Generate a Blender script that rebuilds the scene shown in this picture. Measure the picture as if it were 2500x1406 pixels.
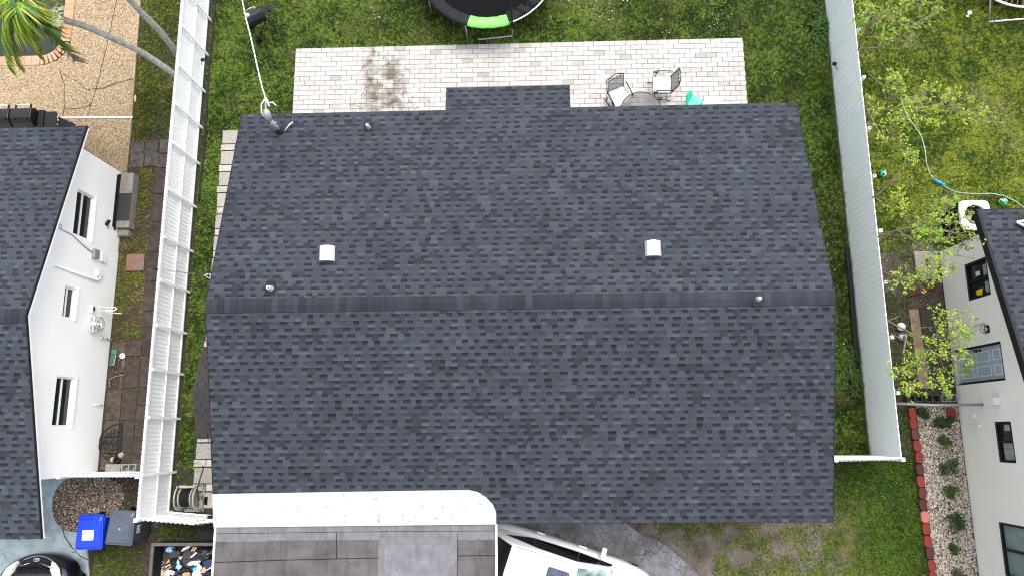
import bpy, math, random
import numpy as np
from mathutils import Vector, Matrix, Euler
random.seed(7); rng = np.random.default_rng(11)
R_ = math.radians
scene = bpy.context.scene
for o in list(bpy.data.objects): bpy.data.objects.remove(o)
COL = bpy.context.collection

# ------------------------------------------------------------------ camera
F, H = 1804.0, 19.5            # focal length in photo pixels (2500 wide), drone height in metres
_d = np.array([60.0, 355.0, F]); _d /= np.linalg.norm(_d)
_y = np.array([-75.0, -9153.0, F]); _y -= _d * (_y @ _d); _y /= np.linalg.norm(_y)
RW = np.array([np.cross(_y, -_d), _y, -_d])      # camera vector -> world vector
cam_d = bpy.data.cameras.new('camera'); cam = bpy.data.objects.new('camera', cam_d); COL.objects.link(cam)
cam_d.sensor_width = 36; cam_d.lens = F / 2500 * 36; cam_d.clip_start = .1; cam_d.clip_end = 2000
_r, _u, _b = RW @ [1, 0, 0], RW @ [0, -1, 0], RW @ [0, 0, -1]
cam.matrix_world = Matrix(((_r[0], _u[0], _b[0], 0), (_r[1], _u[1], _b[1], 0), (_r[2], _u[2], _b[2], H), (0, 0, 0, 1)))
scene.camera = cam

# ------------------------------------------------------------------ world, sun, exposure
SUN_EL, SUN_AZ = R_(66), R_(30)      # azimuth clockwise from +Y
wd_ = bpy.data.worlds.new('World'); scene.world = wd_; wd_.use_nodes = True
nt = wd_.node_tree; bg = nt.nodes['Background']
sky = nt.nodes.new('ShaderNodeTexSky'); sky.sky_type = 'NISHITA'; sky.sun_disc = False
sky.sun_elevation = SUN_EL; sky.sun_rotation = SUN_AZ; sky.air_density = 1.0; sky.dust_density = 4.0; sky.ozone_density = 1.0
hs_ = nt.nodes.new('ShaderNodeHueSaturation'); hs_.inputs['Saturation'].default_value = .36     # thin high cloud greys the blue
nt.links.new(sky.outputs[0], hs_.inputs['Color']); nt.links.new(hs_.outputs[0], bg.inputs[0]); bg.inputs[1].default_value = 0.15
sl = bpy.data.lights.new('sun', 'SUN'); sun = bpy.data.objects.new('sun', sl); COL.objects.link(sun)
sl.energy = 0.8; sl.angle = R_(36); sl.color = (1.0, .97, .93)
sdir = Vector((math.sin(SUN_AZ) * math.cos(SUN_EL), math.cos(SUN_AZ) * math.cos(SUN_EL), math.sin(SUN_EL)))
sun.rotation_euler = sdir.to_track_quat('Z', 'Y').to_euler(); sun.location = (0, 0, 40)
scene.view_settings.view_transform = 'Standard'; scene.view_settings.look = 'None'
scene.view_settings.exposure = 1.47; scene.view_settings.gamma = 1
scene.render.engine = 'CYCLES'; scene.cycles.pixel_filter_type = 'BLACKMAN_HARRIS'; scene.cycles.filter_width = 1.1; scene.cycles.use_denoising = True

# ------------------------------------------------------------------ helpers
def at(px, py, h=0.0):
    """photo pixel -> point on the horizontal plane z = h"""
    v = RW @ np.array([px - 1250, py - 703, F]); t = (h - H) / v[2]
    return Vector((v[0] * t, v[1] * t, h))
def lin(c):
    return tuple((x / 12.92 if x <= .04045 else ((x + .055) / 1.055) ** 2.4) for x in c)
def s8(r, g, b, k=1.0):
    return tuple(x * k for x in lin((r / 255, g / 255, b / 255)))

MATS = {}
def mk(name, col, rough=.8, col2=None, scale=6, bump=0, bscale=60, metal=0, attr=False, grain=0, spec=.5, trans=0, coat=0, detail=4):
    m = bpy.data.materials.new(name); m.use_nodes = True; n = m.node_tree.nodes; L = m.node_tree.links
    b = n['Principled BSDF']; b.inputs['Roughness'].default_value = rough; b.inputs['Metallic'].default_value = metal
    b.inputs['Specular IOR Level'].default_value = spec
    if coat: b.inputs['Coat Weight'].default_value = coat; b.inputs['Coat Roughness'].default_value = .05
    tc = n.new('ShaderNodeTexCoord'); src = None
    if attr:
        a = n.new('ShaderNodeAttribute'); a.attribute_name = 'Col'; src = a.outputs['Color']
    if col2 is not None:
        nz = n.new('ShaderNodeTexNoise'); nz.inputs['Scale'].default_value = scale; nz.inputs['Detail'].default_value = detail
        L.new(tc.outputs['Object'], nz.inputs['Vector'])
        rp = n.new('ShaderNodeValToRGB'); rp.color_ramp.elements[0].position = .32; rp.color_ramp.elements[1].position = .68
        rp.color_ramp.elements[0].color = (*col, 1); rp.color_ramp.elements[1].color = (*col2, 1)
        L.new(nz.outputs[0], rp.inputs[0])
        if src is None: src = rp.outputs[0]
        else:
            mx = n.new('ShaderNodeMix'); mx.data_type = 'RGBA'; mx.blend_type = 'MULTIPLY'; mx.inputs[0].default_value = 1
            L.new(src, mx.inputs[6]); L.new(rp.outputs[0], mx.inputs[7]); src = mx.outputs[2]
    if grain:
        nz = n.new('ShaderNodeTexNoise'); nz.inputs['Scale'].default_value = bscale; nz.inputs['Detail'].default_value = 2
        L.new(tc.outputs['Object'], nz.inputs['Vector'])
        mr = n.new('ShaderNodeMapRange'); mr.inputs[1].default_value = .3; mr.inputs[2].default_value = .7
        mr.inputs[3].default_value = 1 - grain; mr.inputs[4].default_value = 1 + grain; L.new(nz.outputs[0], mr.inputs[0])
        mx = n.new('ShaderNodeMix'); mx.data_type = 'RGBA'; mx.blend_type = 'MULTIPLY'; mx.inputs[0].default_value = 1
        if src is None: mx.inputs[6].default_value = (*col, 1)
        else: L.new(src, mx.inputs[6])
        L.new(mr.outputs[0], mx.inputs[7]); src = mx.outputs[2]
    if src is None: b.inputs['Base Color'].default_value = (*col, 1)
    else: L.new(src, b.inputs['Base Color'])
    if bump:
        nb = n.new('ShaderNodeTexNoise'); nb.inputs['Scale'].default_value = bscale; nb.inputs['Detail'].default_value = 3
        L.new(tc.outputs['Object'], nb.inputs['Vector'])
        bp = n.new('ShaderNodeBump'); bp.inputs['Strength'].default_value = bump; bp.inputs['Distance'].default_value = .02
        L.new(nb.outputs[0], bp.inputs['Height']); L.new(bp.outputs[0], b.inputs['Normal'])
    if trans:
        # leaf light coming through thin blades
        tr = n.new('ShaderNodeBsdfTranslucent'); ms = n.new('ShaderNodeMixShader'); ms.inputs[0].default_value = trans
        if src is not None: L.new(src, tr.inputs[0])
        else: tr.inputs[0].default_value = (*col, 1)
        L.new(b.outputs[0], ms.inputs[1]); L.new(tr.outputs[0], ms.inputs[2]); L.new(ms.outputs[0], n['Material Output'].inputs[0])
    MATS[name] = m; return m

class MB:
    def __init__(s): s.v = []; s.f = []; s.c = []; s.mi = []; s.cur = 0
    def add(s, vs, fs, col=None):
        o = len(s.v); s.v += [tuple(v) for v in vs]
        for f in fs: s.f.append(tuple(i + o for i in f)); s.c.append(col); s.mi.append(s.cur)
        return s
    def box(s, x0, x1, y0, y1, z0, z1, col=None, M=None):
        vs = [(x, y, z) for z in (z0, z1) for y in (y0, y1) for x in (x0, x1)]
        if M is not None: vs = [M @ Vector(v) for v in vs]
        return s.add(vs, [(0, 2, 3, 1), (4, 5, 7, 6), (0, 1, 5, 4), (2, 6, 7, 3), (0, 4, 6, 2), (1, 3, 7, 5)], col)
    def bar(s, p, q, wd, ht, up=(0, 0, 1), col=None):
        p, q = Vector(p), Vector(q); d = (q - p); L = d.length; d.normalize()
        up = Vector(up); sd = d.cross(up)
        if sd.length < 1e-4: sd = d.cross(Vector((1, 0, 0)))
        sd.normalize(); up = sd.cross(d)
        vs = [p + d * a * L + sd * b * wd / 2 + up * c * ht / 2 for c in (-1, 1) for b in (-1, 1) for a in (0, 1)]
        return s.add(vs, [(0, 2, 3, 1), (4, 5, 7, 6), (0, 1, 5, 4), (2, 6, 7, 3), (0, 4, 6, 2), (1, 3, 7, 5)], col)
    def tube(s, pts, r, n=8, col=None):
        pts = [Vector(p) for p in pts]; rs = r if isinstance(r, (list, tuple)) else [r] * len(pts)
        o = len(s.v); prev = None
        for i, p in enumerate(pts):
            d = (pts[min(i + 1, len(pts) - 1)] - pts[max(i - 1, 0)]).normalized()
            if prev is None:
                a = d.cross(Vector((0, 0, 1)))
                if a.length < 1e-3: a = d.cross(Vector((1, 0, 0)))
            else: a = prev - d * prev.dot(d)
            a.normalize(); b = d.cross(a); prev = a
            for k in range(n):
                t = 2 * math.pi * k / n; s.v.append(tuple(p + (a * math.cos(t) + b * math.sin(t)) * rs[i]))
        for i in range(len(pts) - 1):
            for k in range(n):
                s.f.append((o + i * n + k, o + i * n + (k + 1) % n, o + (i + 1) * n + (k + 1) % n, o + (i + 1) * n + k)); s.c.append(col); s.mi.append(s.cur)
        s.f.append(tuple(o + k for k in range(n))[::-1]); s.c.append(col); s.mi.append(s.cur)
        e = o + (len(pts) - 1) * n; s.f.append(tuple(e + k for k in range(n))); s.c.append(col); s.mi.append(s.cur)
        return s
    def cyl(s, p, q, r, r1=None, n=16, col=None): return s.tube([p, q], [r, r if r1 is None else r1], n, col)
    def ring(s, c, R, r, axis='z', n=32, m=8, col=None, a0=0, a1=360, rot=None):
        pts = []
        full = abs(a1 - a0) >= 360; N = n if full else n + 1
        for i in range(N):
            t = R_(a0 + (a1 - a0) * i / n); ct, st = math.cos(t) * R, math.sin(t) * R
            v = Vector({'z': (ct, st, 0), 'x': (0, ct, st), 'y': (ct, 0, st)}[axis])
            if rot is not None: v = rot @ v
            pts.append(Vector(c) + v)
        if full: pts = pts + [pts[0]]
        return s.tube(pts, r, m, col)
    def prism(s, poly, z0, z1, col=None):
        n = len(poly); vs = [(p[0], p[1], z0) for p in poly] + [(p[0], p[1], z1) for p in poly]
        a = sum(poly[i][0] * poly[(i + 1) % n][1] - poly[(i + 1) % n][0] * poly[i][1] for i in range(n))
        fs = [tuple(range(n))[::-1], tuple(range(n, 2 * n))] + [(i, (i + 1) % n, n + (i + 1) % n, n + i) for i in range(n)]
        if a < 0: fs = [f[::-1] for f in fs]
        return s.add(vs, fs, col)
    def disk(s, c, r, h, n=32, col=None):
        return s.prism([(c[0] + r * math.cos(2 * math.pi * i / n), c[1] + r * math.sin(2 * math.pi * i / n)) for i in range(n)], c[2], c[2] + h, col)
    def lathe(s, prof, c=(0, 0, 0), n=24, col=None, M=None):
        o = len(s.v)
        for r, z in prof:
            for k in range(n):
                t = 2 * math.pi * k / n; v = Vector((r * math.cos(t), r * math.sin(t), z))
                if M is not None: v = M @ v
                s.v.append(tuple(v + Vector(c)))
        for i in range(len(prof) - 1):
            for k in range(n):
                s.f.append((o + i * n + k, o + i * n + (k + 1) % n, o + (i + 1) * n + (k + 1) % n, o + (i + 1) * n + k)); s.c.append(col); s.mi.append(s.cur)
        return s
    def sphere(s, c, r, n=24, m=14, sc=(1, 1, 1), colf=None, jit=0):
        o = len(s.v)
        for j in range(m + 1):
            th = math.pi * j / m
            for k in range(n):
                ph = 2 * math.pi * k / n; q = r * (1 + (random.uniform(-jit, jit) if jit else 0))
                s.v.append((c[0] + q * sc[0] * math.sin(th) * math.cos(ph), c[1] + q * sc[1] * math.sin(th) * math.sin(ph), c[2] + q * sc[2] * math.cos(th)))
        for j in range(m):
            for k in range(n):
                th = math.pi * (j + .5) / m; ph = 2 * math.pi * (k + .5) / n
                cc = colf(Vector((math.sin(th) * math.cos(ph), math.sin(th) * math.sin(ph), math.cos(th)))) if colf else None
                s.f.append((o + j * n + k, o + (j + 1) * n + k, o + (j + 1) * n + (k + 1) % n, o + j * n + (k + 1) % n)); s.c.append(cc); s.mi.append(s.cur)
        return s

def wmat(o):
    M = Matrix.LocRotScale(o.location, o.rotation_euler, o.scale)
    return M if o.parent is None else wmat(o.parent) @ M
def part(name, mb, mat, parent=None, smooth=False, bevel=0, local=False, seg=2, origin=None):
    """link a MB as one mesh object; coordinates are world ones unless local"""
    me = bpy.data.meshes.new(name); vs = mb.v
    if parent is not None and not local:
        I = wmat(parent).inverted(); vs = [tuple(I @ Vector(v)) for v in vs]
    if origin is not None: vs = [(v[0] - origin[0], v[1] - origin[1], v[2] - origin[2]) for v in vs]
    me.from_pydata(vs, [], mb.f)
    for m in (mat if isinstance(mat, (list, tuple)) else [mat]): me.materials.append(MATS[m] if isinstance(m, str) else m)
    me.polygons.foreach_set('material_index', mb.mi)
    if any(c is not None for c in mb.c):
        ca = me.color_attributes.new('Col', 'FLOAT_COLOR', 'CORNER'); arr = []
        for f, c in zip(mb.f, mb.c):
            if c is None: c = (.5, .5, .5)
            if isinstance(c[0], (tuple, list)): arr += [x for q in c for x in (*q, 1)]
            else: arr += [*c, 1] * len(f)
        ca.data.foreach_set('color', arr)
    if smooth: me.polygons.foreach_set('use_smooth', [True] * len(mb.f))
    me.update(); o = bpy.data.objects.new(name, me); COL.objects.link(o)
    if parent is not None: o.parent = parent
    if origin is not None: o.location = origin
    if bevel:
        md = o.modifiers.new('bevel', 'BEVEL'); md.width = bevel; md.segments = seg; md.limit_method = 'ANGLE'; md.angle_limit = R_(35)
    return o
def tag(o, label, cat, group=None):
    o['label'] = label; o['category'] = cat
    if group: o['group'] = group
    return o
def thing(name, label, cat, loc=(0, 0, 0), rz=0, group=None):
    o = bpy.data.objects.new(name, None); COL.objects.link(o); o.empty_display_size = .2
    o.location = loc; o.rotation_euler = (0, 0, rz); return tag(o, label, cat, group)
def one(name, mb, mat, label, cat, group=None, **k):
    n = len(mb.v); org = (sum(v[0] for v in mb.v) / n, sum(v[1] for v in mb.v) / n, min(v[2] for v in mb.v))
    return tag(part(name, mb, mat, origin=org, **k), label, cat, group)
def struct(name, mb, mat, **k):
    o = part(name, mb, mat, **k); o['kind'] = 'structure'; return o
def copy_tree(o, parent=None):
    c = o.copy(); COL.objects.link(c); c.parent = parent
    for ch in list(o.children): copy_tree(ch, c)
    return c
def inpoly(x, y, poly):
    ins = np.zeros(x.shape, bool); n = len(poly)
    for i in range(n):
        x0, y0 = poly[i][0], poly[i][1]; x1, y1 = poly[(i + 1) % n][0], poly[(i + 1) % n][1]
        if y0 == y1: continue
        c = ((y0 > y) != (y1 > y)) & (x < (x1 - x0) * (y - y0) / (y1 - y0) + x0); ins ^= c
    return ins
_grids = {}
def vnoise(x, y, sc, seed=0):
    g = _grids.setdefault(seed, np.random.default_rng(100 + seed).random((256, 256)))
    X, Y = x * sc + 900, y * sc + 900; xi, yi = np.floor(X).astype(int), np.floor(Y).astype(int); fx, fy = X - xi, Y - yi
    fx = fx * fx * (3 - 2 * fx); fy = fy * fy * (3 - 2 * fy); G = lambda a, b: g[a % 256, b % 256]
    return (G(xi, yi) * (1 - fx) + G(xi + 1, yi) * fx) * (1 - fy) + (G(xi, yi + 1) * (1 - fx) + G(xi + 1, yi + 1) * fx) * fy
def fbm(x, y, sc, seed=0): return .5 * vnoise(x, y, sc, seed) + .3 * vnoise(x, y, sc * 2.1, seed + 1) + .2 * vnoise(x, y, sc * 4.3, seed + 2)
def nmesh(name, V, T, C, mat, per=3):
    """numpy mesh: V (n,3), T (m,per), C (m,3) face colours"""
    me = bpy.data.meshes.new(name); me.vertices.add(len(V)); me.vertices.foreach_set('co', V.astype(np.float32).ravel())
    me.loops.add(T.size); me.loops.foreach_set('vertex_index', T.astype(np.int32).ravel())
    me.polygons.add(len(T)); me.polygons.foreach_set('loop_start', np.arange(0, T.size, per, dtype=np.int32))
    me.polygons.foreach_set('loop_total', np.full(len(T), per, np.int32))
    ca = me.color_attributes.new('Col', 'FLOAT_COLOR', 'CORNER')
    ca.data.foreach_set('color', np.repeat(np.c_[C, np.ones(len(C))], per, axis=0).astype(np.float32).ravel())
    me.materials.append(MATS[mat]); me.update(calc_edges=True)
    o = bpy.data.objects.new(name, me); COL.objects.link(o); return o

# ------------------------------------------------------------------ materials
mk('soil', s8(70, 62, 40, .8), .95, s8(60, 78, 30, .8), 3, .6, 40, grain=.35)
mk('dirt', s8(98, 88, 76), .95, s8(66, 58, 46), 5, .6, 50, grain=.35)
mk('front_soil', s8(124, 114, 106, .62), .95, s8(82, 70, 60, .6), 2.2, .8, 30, grain=.45)
mk('mulch', s8(74, 60, 46), .95, s8(50, 42, 34), 7, .8, 60, grain=.4)
mk('blade', (1, 1, 1), .62, attr=True, spec=.2, trans=.3)
mk('stone_col', (1, 1, 1), .85, attr=True, grain=.12, bscale=60)
mk('shingle', (.86, .91, .93), .88, (1.02, 1.08, 1.10), .7, attr=True, grain=.3, bscale=170, bump=.25, spec=.2)
mk('white_paint', (.86, .87, .87), .42, (.80, .82, .83), 1.3)
mk('fence_white', (.88, .89, .89), .4, (.82, .84, .85), 2.2, spec=.5)
mk('fence_blue', (.86, .90, .90), .55, (.82, .87, .88), 1.2, spec=.5)
mk('wall_white', (.88, .875, .85), .8, (.84, .835, .81), .9, .15, 90)
mk('wall_cream', (.86, .83, .75), .85, (.82, .795, .715), .8, .15, 90)
mk('wall_house', (.6, .6, .6), .85)
mk('black_metal', (.006, .006, .007), .6, spec=.25)
mk('black_paint', (.006, .006, .008), .38, (.009, .009, .011), 5, spec=.35)
mk('black_plastic', (.010, .010, .012), .7, (.016, .016, .018), 8, spec=.25)
mk('grey_metal', (.30, .31, .33), .45, metal=.4)
mk('bare_metal', (.50, .51, .53), .42, metal=.2)
mk('mast_grey', (.34, .35, .37), .5)
mk('silver', (.75, .76, .78), .25, (.6, .61, .63), 9, metal=.6)
mk('fascia_dark', (.009, .009, .011), .75, spec=.25)
mk('glass_dark', (.006, .010, .011), .08, (.010, .018, .018), 2, spec=.35)
mk('glass_teal', (.14, .20, .20), .08, (.18, .26, .25), 3, spec=.6)
mk('curtain', (.30, .34, .34), .8, (.18, .22, .22), 8)
mk('membrane', s8(97, 92, 92, .54), .92, s8(116, 110, 110, .64), 1.7, .3, 120, grain=.28)
mk('membrane_light', s8(120, 118, 122, .7), .9, s8(138, 136, 140, .7), 5, .3, 120, grain=.16)
mk('membrane_patch', s8(146, 147, 154, .72), .9, s8(126, 126, 132, .72), 4, .2, 90, grain=.14)
mk('coating', (.53, .55, .565), .6, (.48, .50, .52), 3, .1, 60)
mk('mark', (.012, .011, .011), .95, spec=.1)
mk('cushion', (.80, .80, .80), .9, (.74, .74, .745), 9)
mk('mesh_grey', (.16, .15, .15), .8)
mk('tan_lumber', s8(150, 128, 104), .85, s8(118, 100, 82), 9)
mk('wood_tan', s8(190, 160, 110), .8, s8(168, 138, 92), 14)
mk('cardboard', s8(184, 156, 122), .9, s8(160, 134, 104), 5)
mk('tramp_mat', (.004, .0042, .005), .95, spec=.1)
mk('tramp_pad', (.009, .009, .012), .75, (.016, .016, .019), 4, spec=.15)
mk('tramp_green', s8(120, 232, 90), .5, s8(96, 205, 70), 6)
mk('teal', s8(40, 200, 165), .45, s8(30, 182, 150), 6)
mk('mint', s8(160, 226, 210), .5)
mk('bin_blue', s8(8, 62, 214), .38, s8(6, 54, 196), 5, spec=.5)
mk('bin_grey', s8(78, 86, 98), .42, s8(68, 76, 88), 5, spec=.5)
mk('label_white', (.82, .82, .83), .6)
mk('sticker_ink', (.08, .12, .22), .7)
mk('sticker_blue', (.05, .25, .5), .7)
mk('reel_plastic', s8(150, 146, 138), .6, s8(126, 122, 116), 6)
mk('rubber', (.008, .008, .008), .85, spec=.2)
mk('rim', (.35, .36, .38), .3, metal=.8)
mk('car_white', (.82, .83, .85), .22, coat=1)
mk('car_black', (.003, .003, .004), .25, coat=.7, spec=.3)
mk('car_glass', (.003, .004, .005), .08, spec=.35)
mk('windshield', (.05, .09, .085), .06, (.42, .50, .48), 3.4, spec=.8)
mk('sunroof', (.012, .018, .04), .05, (.04, .055, .09), 5, spec=.8)
mk('headlight', (.72, .74, .74), .12, (.45, .47, .48), 12, coat=1)
mk('chrome', (.8, .8, .82), .12, metal=1)
mk('amber', (.75, .28, .08), .3)
mk('bark_palm', s8(176, 173, 166), .9, s8(136, 132, 125), 12, .5, 40)
mk('bark', s8(128, 114, 94), .9, s8(96, 84, 68), 12)
mk('leaf', (1, 1, 1), .5, attr=True, spec=.35, trans=.35)
mk('flower_cream', (.72, .70, .40), .7, (.60, .60, .30), 20)
mk('pool_water', (.020, .026, .022), .12, (.028, .034, .028), 1.5, spec=.2)
mk('coping', (1, 1, 1), .8, attr=True, grain=.08, bscale=40)
mk('concrete', s8(150, 146, 138), .9, s8(122, 116, 108), 5, .3, 70, grain=.15)
mk('concrete_dark', s8(84, 76, 68), .95, s8(60, 54, 48), 6, .3, 70, grain=.2)
mk('rust_slab', s8(150, 92, 72), .9, s8(132, 122, 118), 5, .3, 60, grain=.2)
mk('edge_red', (1, 1, 1), .8, attr=True, grain=.12, bscale=30)
mk('doormat', (.012, .012, .012), .9)
mk('mat_black', (.035, .035, .036), .95, (.02, .02, .02), 30, .4, 120)
mk('hose_green', s8(60, 110, 90), .5)
mk('hose_pale', s8(140, 165, 150), .5)
mk('toy_blue', s8(50, 160, 215), .5)
mk('red_paint', s8(140, 30, 34), .6)
mk('door_grey', s8(158, 168, 178), .5, s8(150, 160, 171), 2)
mk('door_line', s8(205, 212, 218), .5)
mk('yellow', s8(220, 200, 30), .7)
mk('tool_green', s8(60, 110, 84), .6)
mk('bag_white', (.75, .78, .82), .45, (.6, .66, .74), 12)
mk('bag_black', (.006, .006, .007), .4, (.012, .012, .013), 8)
mk('fabric_dark', (.028, .028, .031), .8, (.03, .03, .033), 9)
mk('navy', (.006, .014, .06), .5, (.01, .025, .09), 8)
mk('cloth_blue', s8(150, 185, 215), .7, s8(120, 160, 200), 14)
mk('cyan', s8(60, 200, 220), .5)
mk('red', s8(190, 30, 40), .5)
mk('trailer_floor', s8(62, 48, 42), .9, s8(44, 36, 32), 6, grain=.3)
mk('trailer_steel', s8(84, 76, 76), .7, s8(66, 58, 58), 8)
mk('ball_c', (1, 1, 1), .4, attr=True)
mk('rock', s8(170, 158, 138), .9, s8(140, 126, 108), 20)

def specks(name, scale, lo, hi, dark):
    m = MATS[name]; n = m.node_tree.nodes; L = m.node_tree.links; b = n['Principled BSDF']; src = b.inputs['Base Color'].links[0].from_socket; tc = n.new('ShaderNodeTexCoord')
    for sc, (sx, sy), off in ((scale, (1, 2.4), 0), (scale * .55, (2.6, .8), .012)):
        mp = n.new('ShaderNodeMapping'); mp.inputs['Scale'].default_value = (sx, sy, 1); L.new(tc.outputs['Object'], mp.inputs[0])
        nz = n.new('ShaderNodeTexNoise'); nz.inputs['Scale'].default_value = sc; nz.inputs['Detail'].default_value = 3; L.new(mp.outputs[0], nz.inputs[0])
        mr = n.new('ShaderNodeMapRange'); mr.inputs[1].default_value = lo + off; mr.inputs[2].default_value = hi + off; L.new(nz.outputs[0], mr.inputs[0])
        mx = n.new('ShaderNodeMix'); mx.data_type = 'RGBA'; L.new(mr.outputs[0], mx.inputs[0]); L.new(src, mx.inputs[6]); mx.inputs[7].default_value = (*dark, 1); src = mx.outputs[2]
    L.new(src, b.inputs['Base Color'])
specks('coating', 7, .665, .71, (.30, .31, .34)); specks('membrane', 9, .68, .76, (.04, .038, .04)); specks('membrane_patch', 9, .68, .76, (.10, .10, .11)); specks('drive_concrete', 6, .66, .78, (.12, .13, .14)) if 'drive_concrete' in MATS else None
def streaks(name, sc, sx, sy, lo, hi, dark, zmax=None):
    m = MATS[name]; n = m.node_tree.nodes; L = m.node_tree.links; b = n['Principled BSDF']; src = b.inputs['Base Color'].links[0].from_socket; tc = n.new('ShaderNodeTexCoord')
    mp = n.new('ShaderNodeMapping'); mp.inputs['Scale'].default_value = (sx, sy, 1); L.new(tc.outputs['Object'], mp.inputs[0])
    nz = n.new('ShaderNodeTexNoise'); nz.inputs['Scale'].default_value = sc; nz.inputs['Detail'].default_value = 6; nz.inputs['Roughness'].default_value = .65; L.new(mp.outputs[0], nz.inputs[0]); val = nz.outputs[0]
    if zmax:       # splash dirt only near the foot of the panel
        sp = n.new('ShaderNodeSeparateXYZ'); L.new(tc.outputs['Object'], sp.inputs[0]); mz = n.new('ShaderNodeMapRange'); mz.inputs[1].default_value = .05; mz.inputs[2].default_value = zmax; mz.inputs[3].default_value = .22; mz.inputs[4].default_value = -.3; L.new(sp.outputs[2], mz.inputs[0])
        ad = n.new('ShaderNodeMath'); ad.operation = 'ADD'; L.new(val, ad.inputs[0]); L.new(mz.outputs[0], ad.inputs[1]); val = ad.outputs[0]
    mr = n.new('ShaderNodeMapRange'); mr.inputs[1].default_value = lo; mr.inputs[2].default_value = hi; L.new(val, mr.inputs[0])
    mx = n.new('ShaderNodeMix'); mx.data_type = 'RGBA'; mx.blend_type = 'MULTIPLY'; L.new(mr.outputs[0], mx.inputs[0]); L.new(src, mx.inputs[6]); mx.inputs[7].default_value = (*dark, 1); L.new(mx.outputs[2], b.inputs['Base Color'])
streaks('membrane', 2.2, 2.5, .5, .46, .70, (.64, .63, .64)); streaks('membrane', 3.5, .4, 2.2, .52, .7, (.75, .74, .76)); streaks('membrane_light', 3, 2, .6, .5, .7, (.7, .68, .68)); streaks('membrane_patch', 3, 2.5, .5, .5, .7, (.78, .78, .80))
streaks('fence_blue', 5, 1, 1, .58, .80, (.50, .50, .38), .42); streaks('fence_white', 5, 1, 1, .66, .86, (.62, .62, .5), .35)
def deck_material():      # exposed tan aggregate: pebbles of many tans, fine cracks
    m = bpy.data.materials.new('pebble_deck'); m.use_nodes = True; n = m.node_tree.nodes; L = m.node_tree.links; b = n['Principled BSDF']
    tc = n.new('ShaderNodeTexCoord'); v = n.new('ShaderNodeTexVoronoi'); v.inputs['Scale'].default_value = 46; L.new(tc.outputs['Object'], v.inputs[0])
    rp = n.new('ShaderNodeValToRGB'); e = rp.color_ramp.elements; e[0].color = (*s8(130, 105, 76, .62), 1); e[1].color = (*s8(216, 200, 168, .62), 1); e[0].position = .1; e[1].position = .9
    x = e.new(.45); x.color = (*s8(180, 153, 116, .62), 1); x = e.new(.7); x.color = (*s8(196, 172, 134, .62), 1)
    sp = n.new('ShaderNodeSeparateColor'); L.new(v.outputs['Color'], sp.inputs[0]); L.new(sp.outputs[0], rp.inputs[0])
    nz = n.new('ShaderNodeTexNoise'); nz.inputs['Scale'].default_value = .9; nz.inputs['Detail'].default_value = 4; L.new(tc.outputs['Object'], nz.inputs[0])
    # browner and darker towards the house, broken up by noise
    sx = n.new('ShaderNodeSeparateXYZ'); L.new(tc.outputs['Object'], sx.inputs[0])
    g = n.new('ShaderNodeMapRange'); g.inputs[1].default_value = 9.4; g.inputs[2].default_value = 7.6; g.inputs[3].default_value = -.35; g.inputs[4].default_value = .45; L.new(sx.outputs[1], g.inputs[0])
    ad = n.new('ShaderNodeMath'); ad.operation = 'ADD'; L.new(g.outputs[0], ad.inputs[0]); L.new(nz.outputs[0], ad.inputs[1])
    mr = n.new('ShaderNodeMapRange'); mr.inputs[1].default_value = .5; mr.inputs[2].default_value = 1.0; mr.inputs[3].default_value = 0; mr.inputs[4].default_value = .8; L.new(ad.outputs[0], mr.inputs[0])
    mx = n.new('ShaderNodeMix'); mx.data_type = 'RGBA'; mx.blend_type = 'MULTIPLY'; L.new(mr.outputs[0], mx.inputs[0]); L.new(rp.outputs[0], mx.inputs[6]); mx.inputs[7].default_value = (.42, .36, .32, 1)
    L.new(mx.outputs[2], b.inputs['Base Color']); b.inputs['Roughness'].default_value = .85
    bp = n.new('ShaderNodeBump'); bp.inputs['Strength'].default_value = .6; bp.inputs['Distance'].default_value = .01; L.new(v.outputs['Distance'], bp.inputs['Height']); bp.invert = True; L.new(bp.outputs[0], b.inputs['Normal'])
    MATS['pebble_deck'] = m
deck_material()
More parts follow.
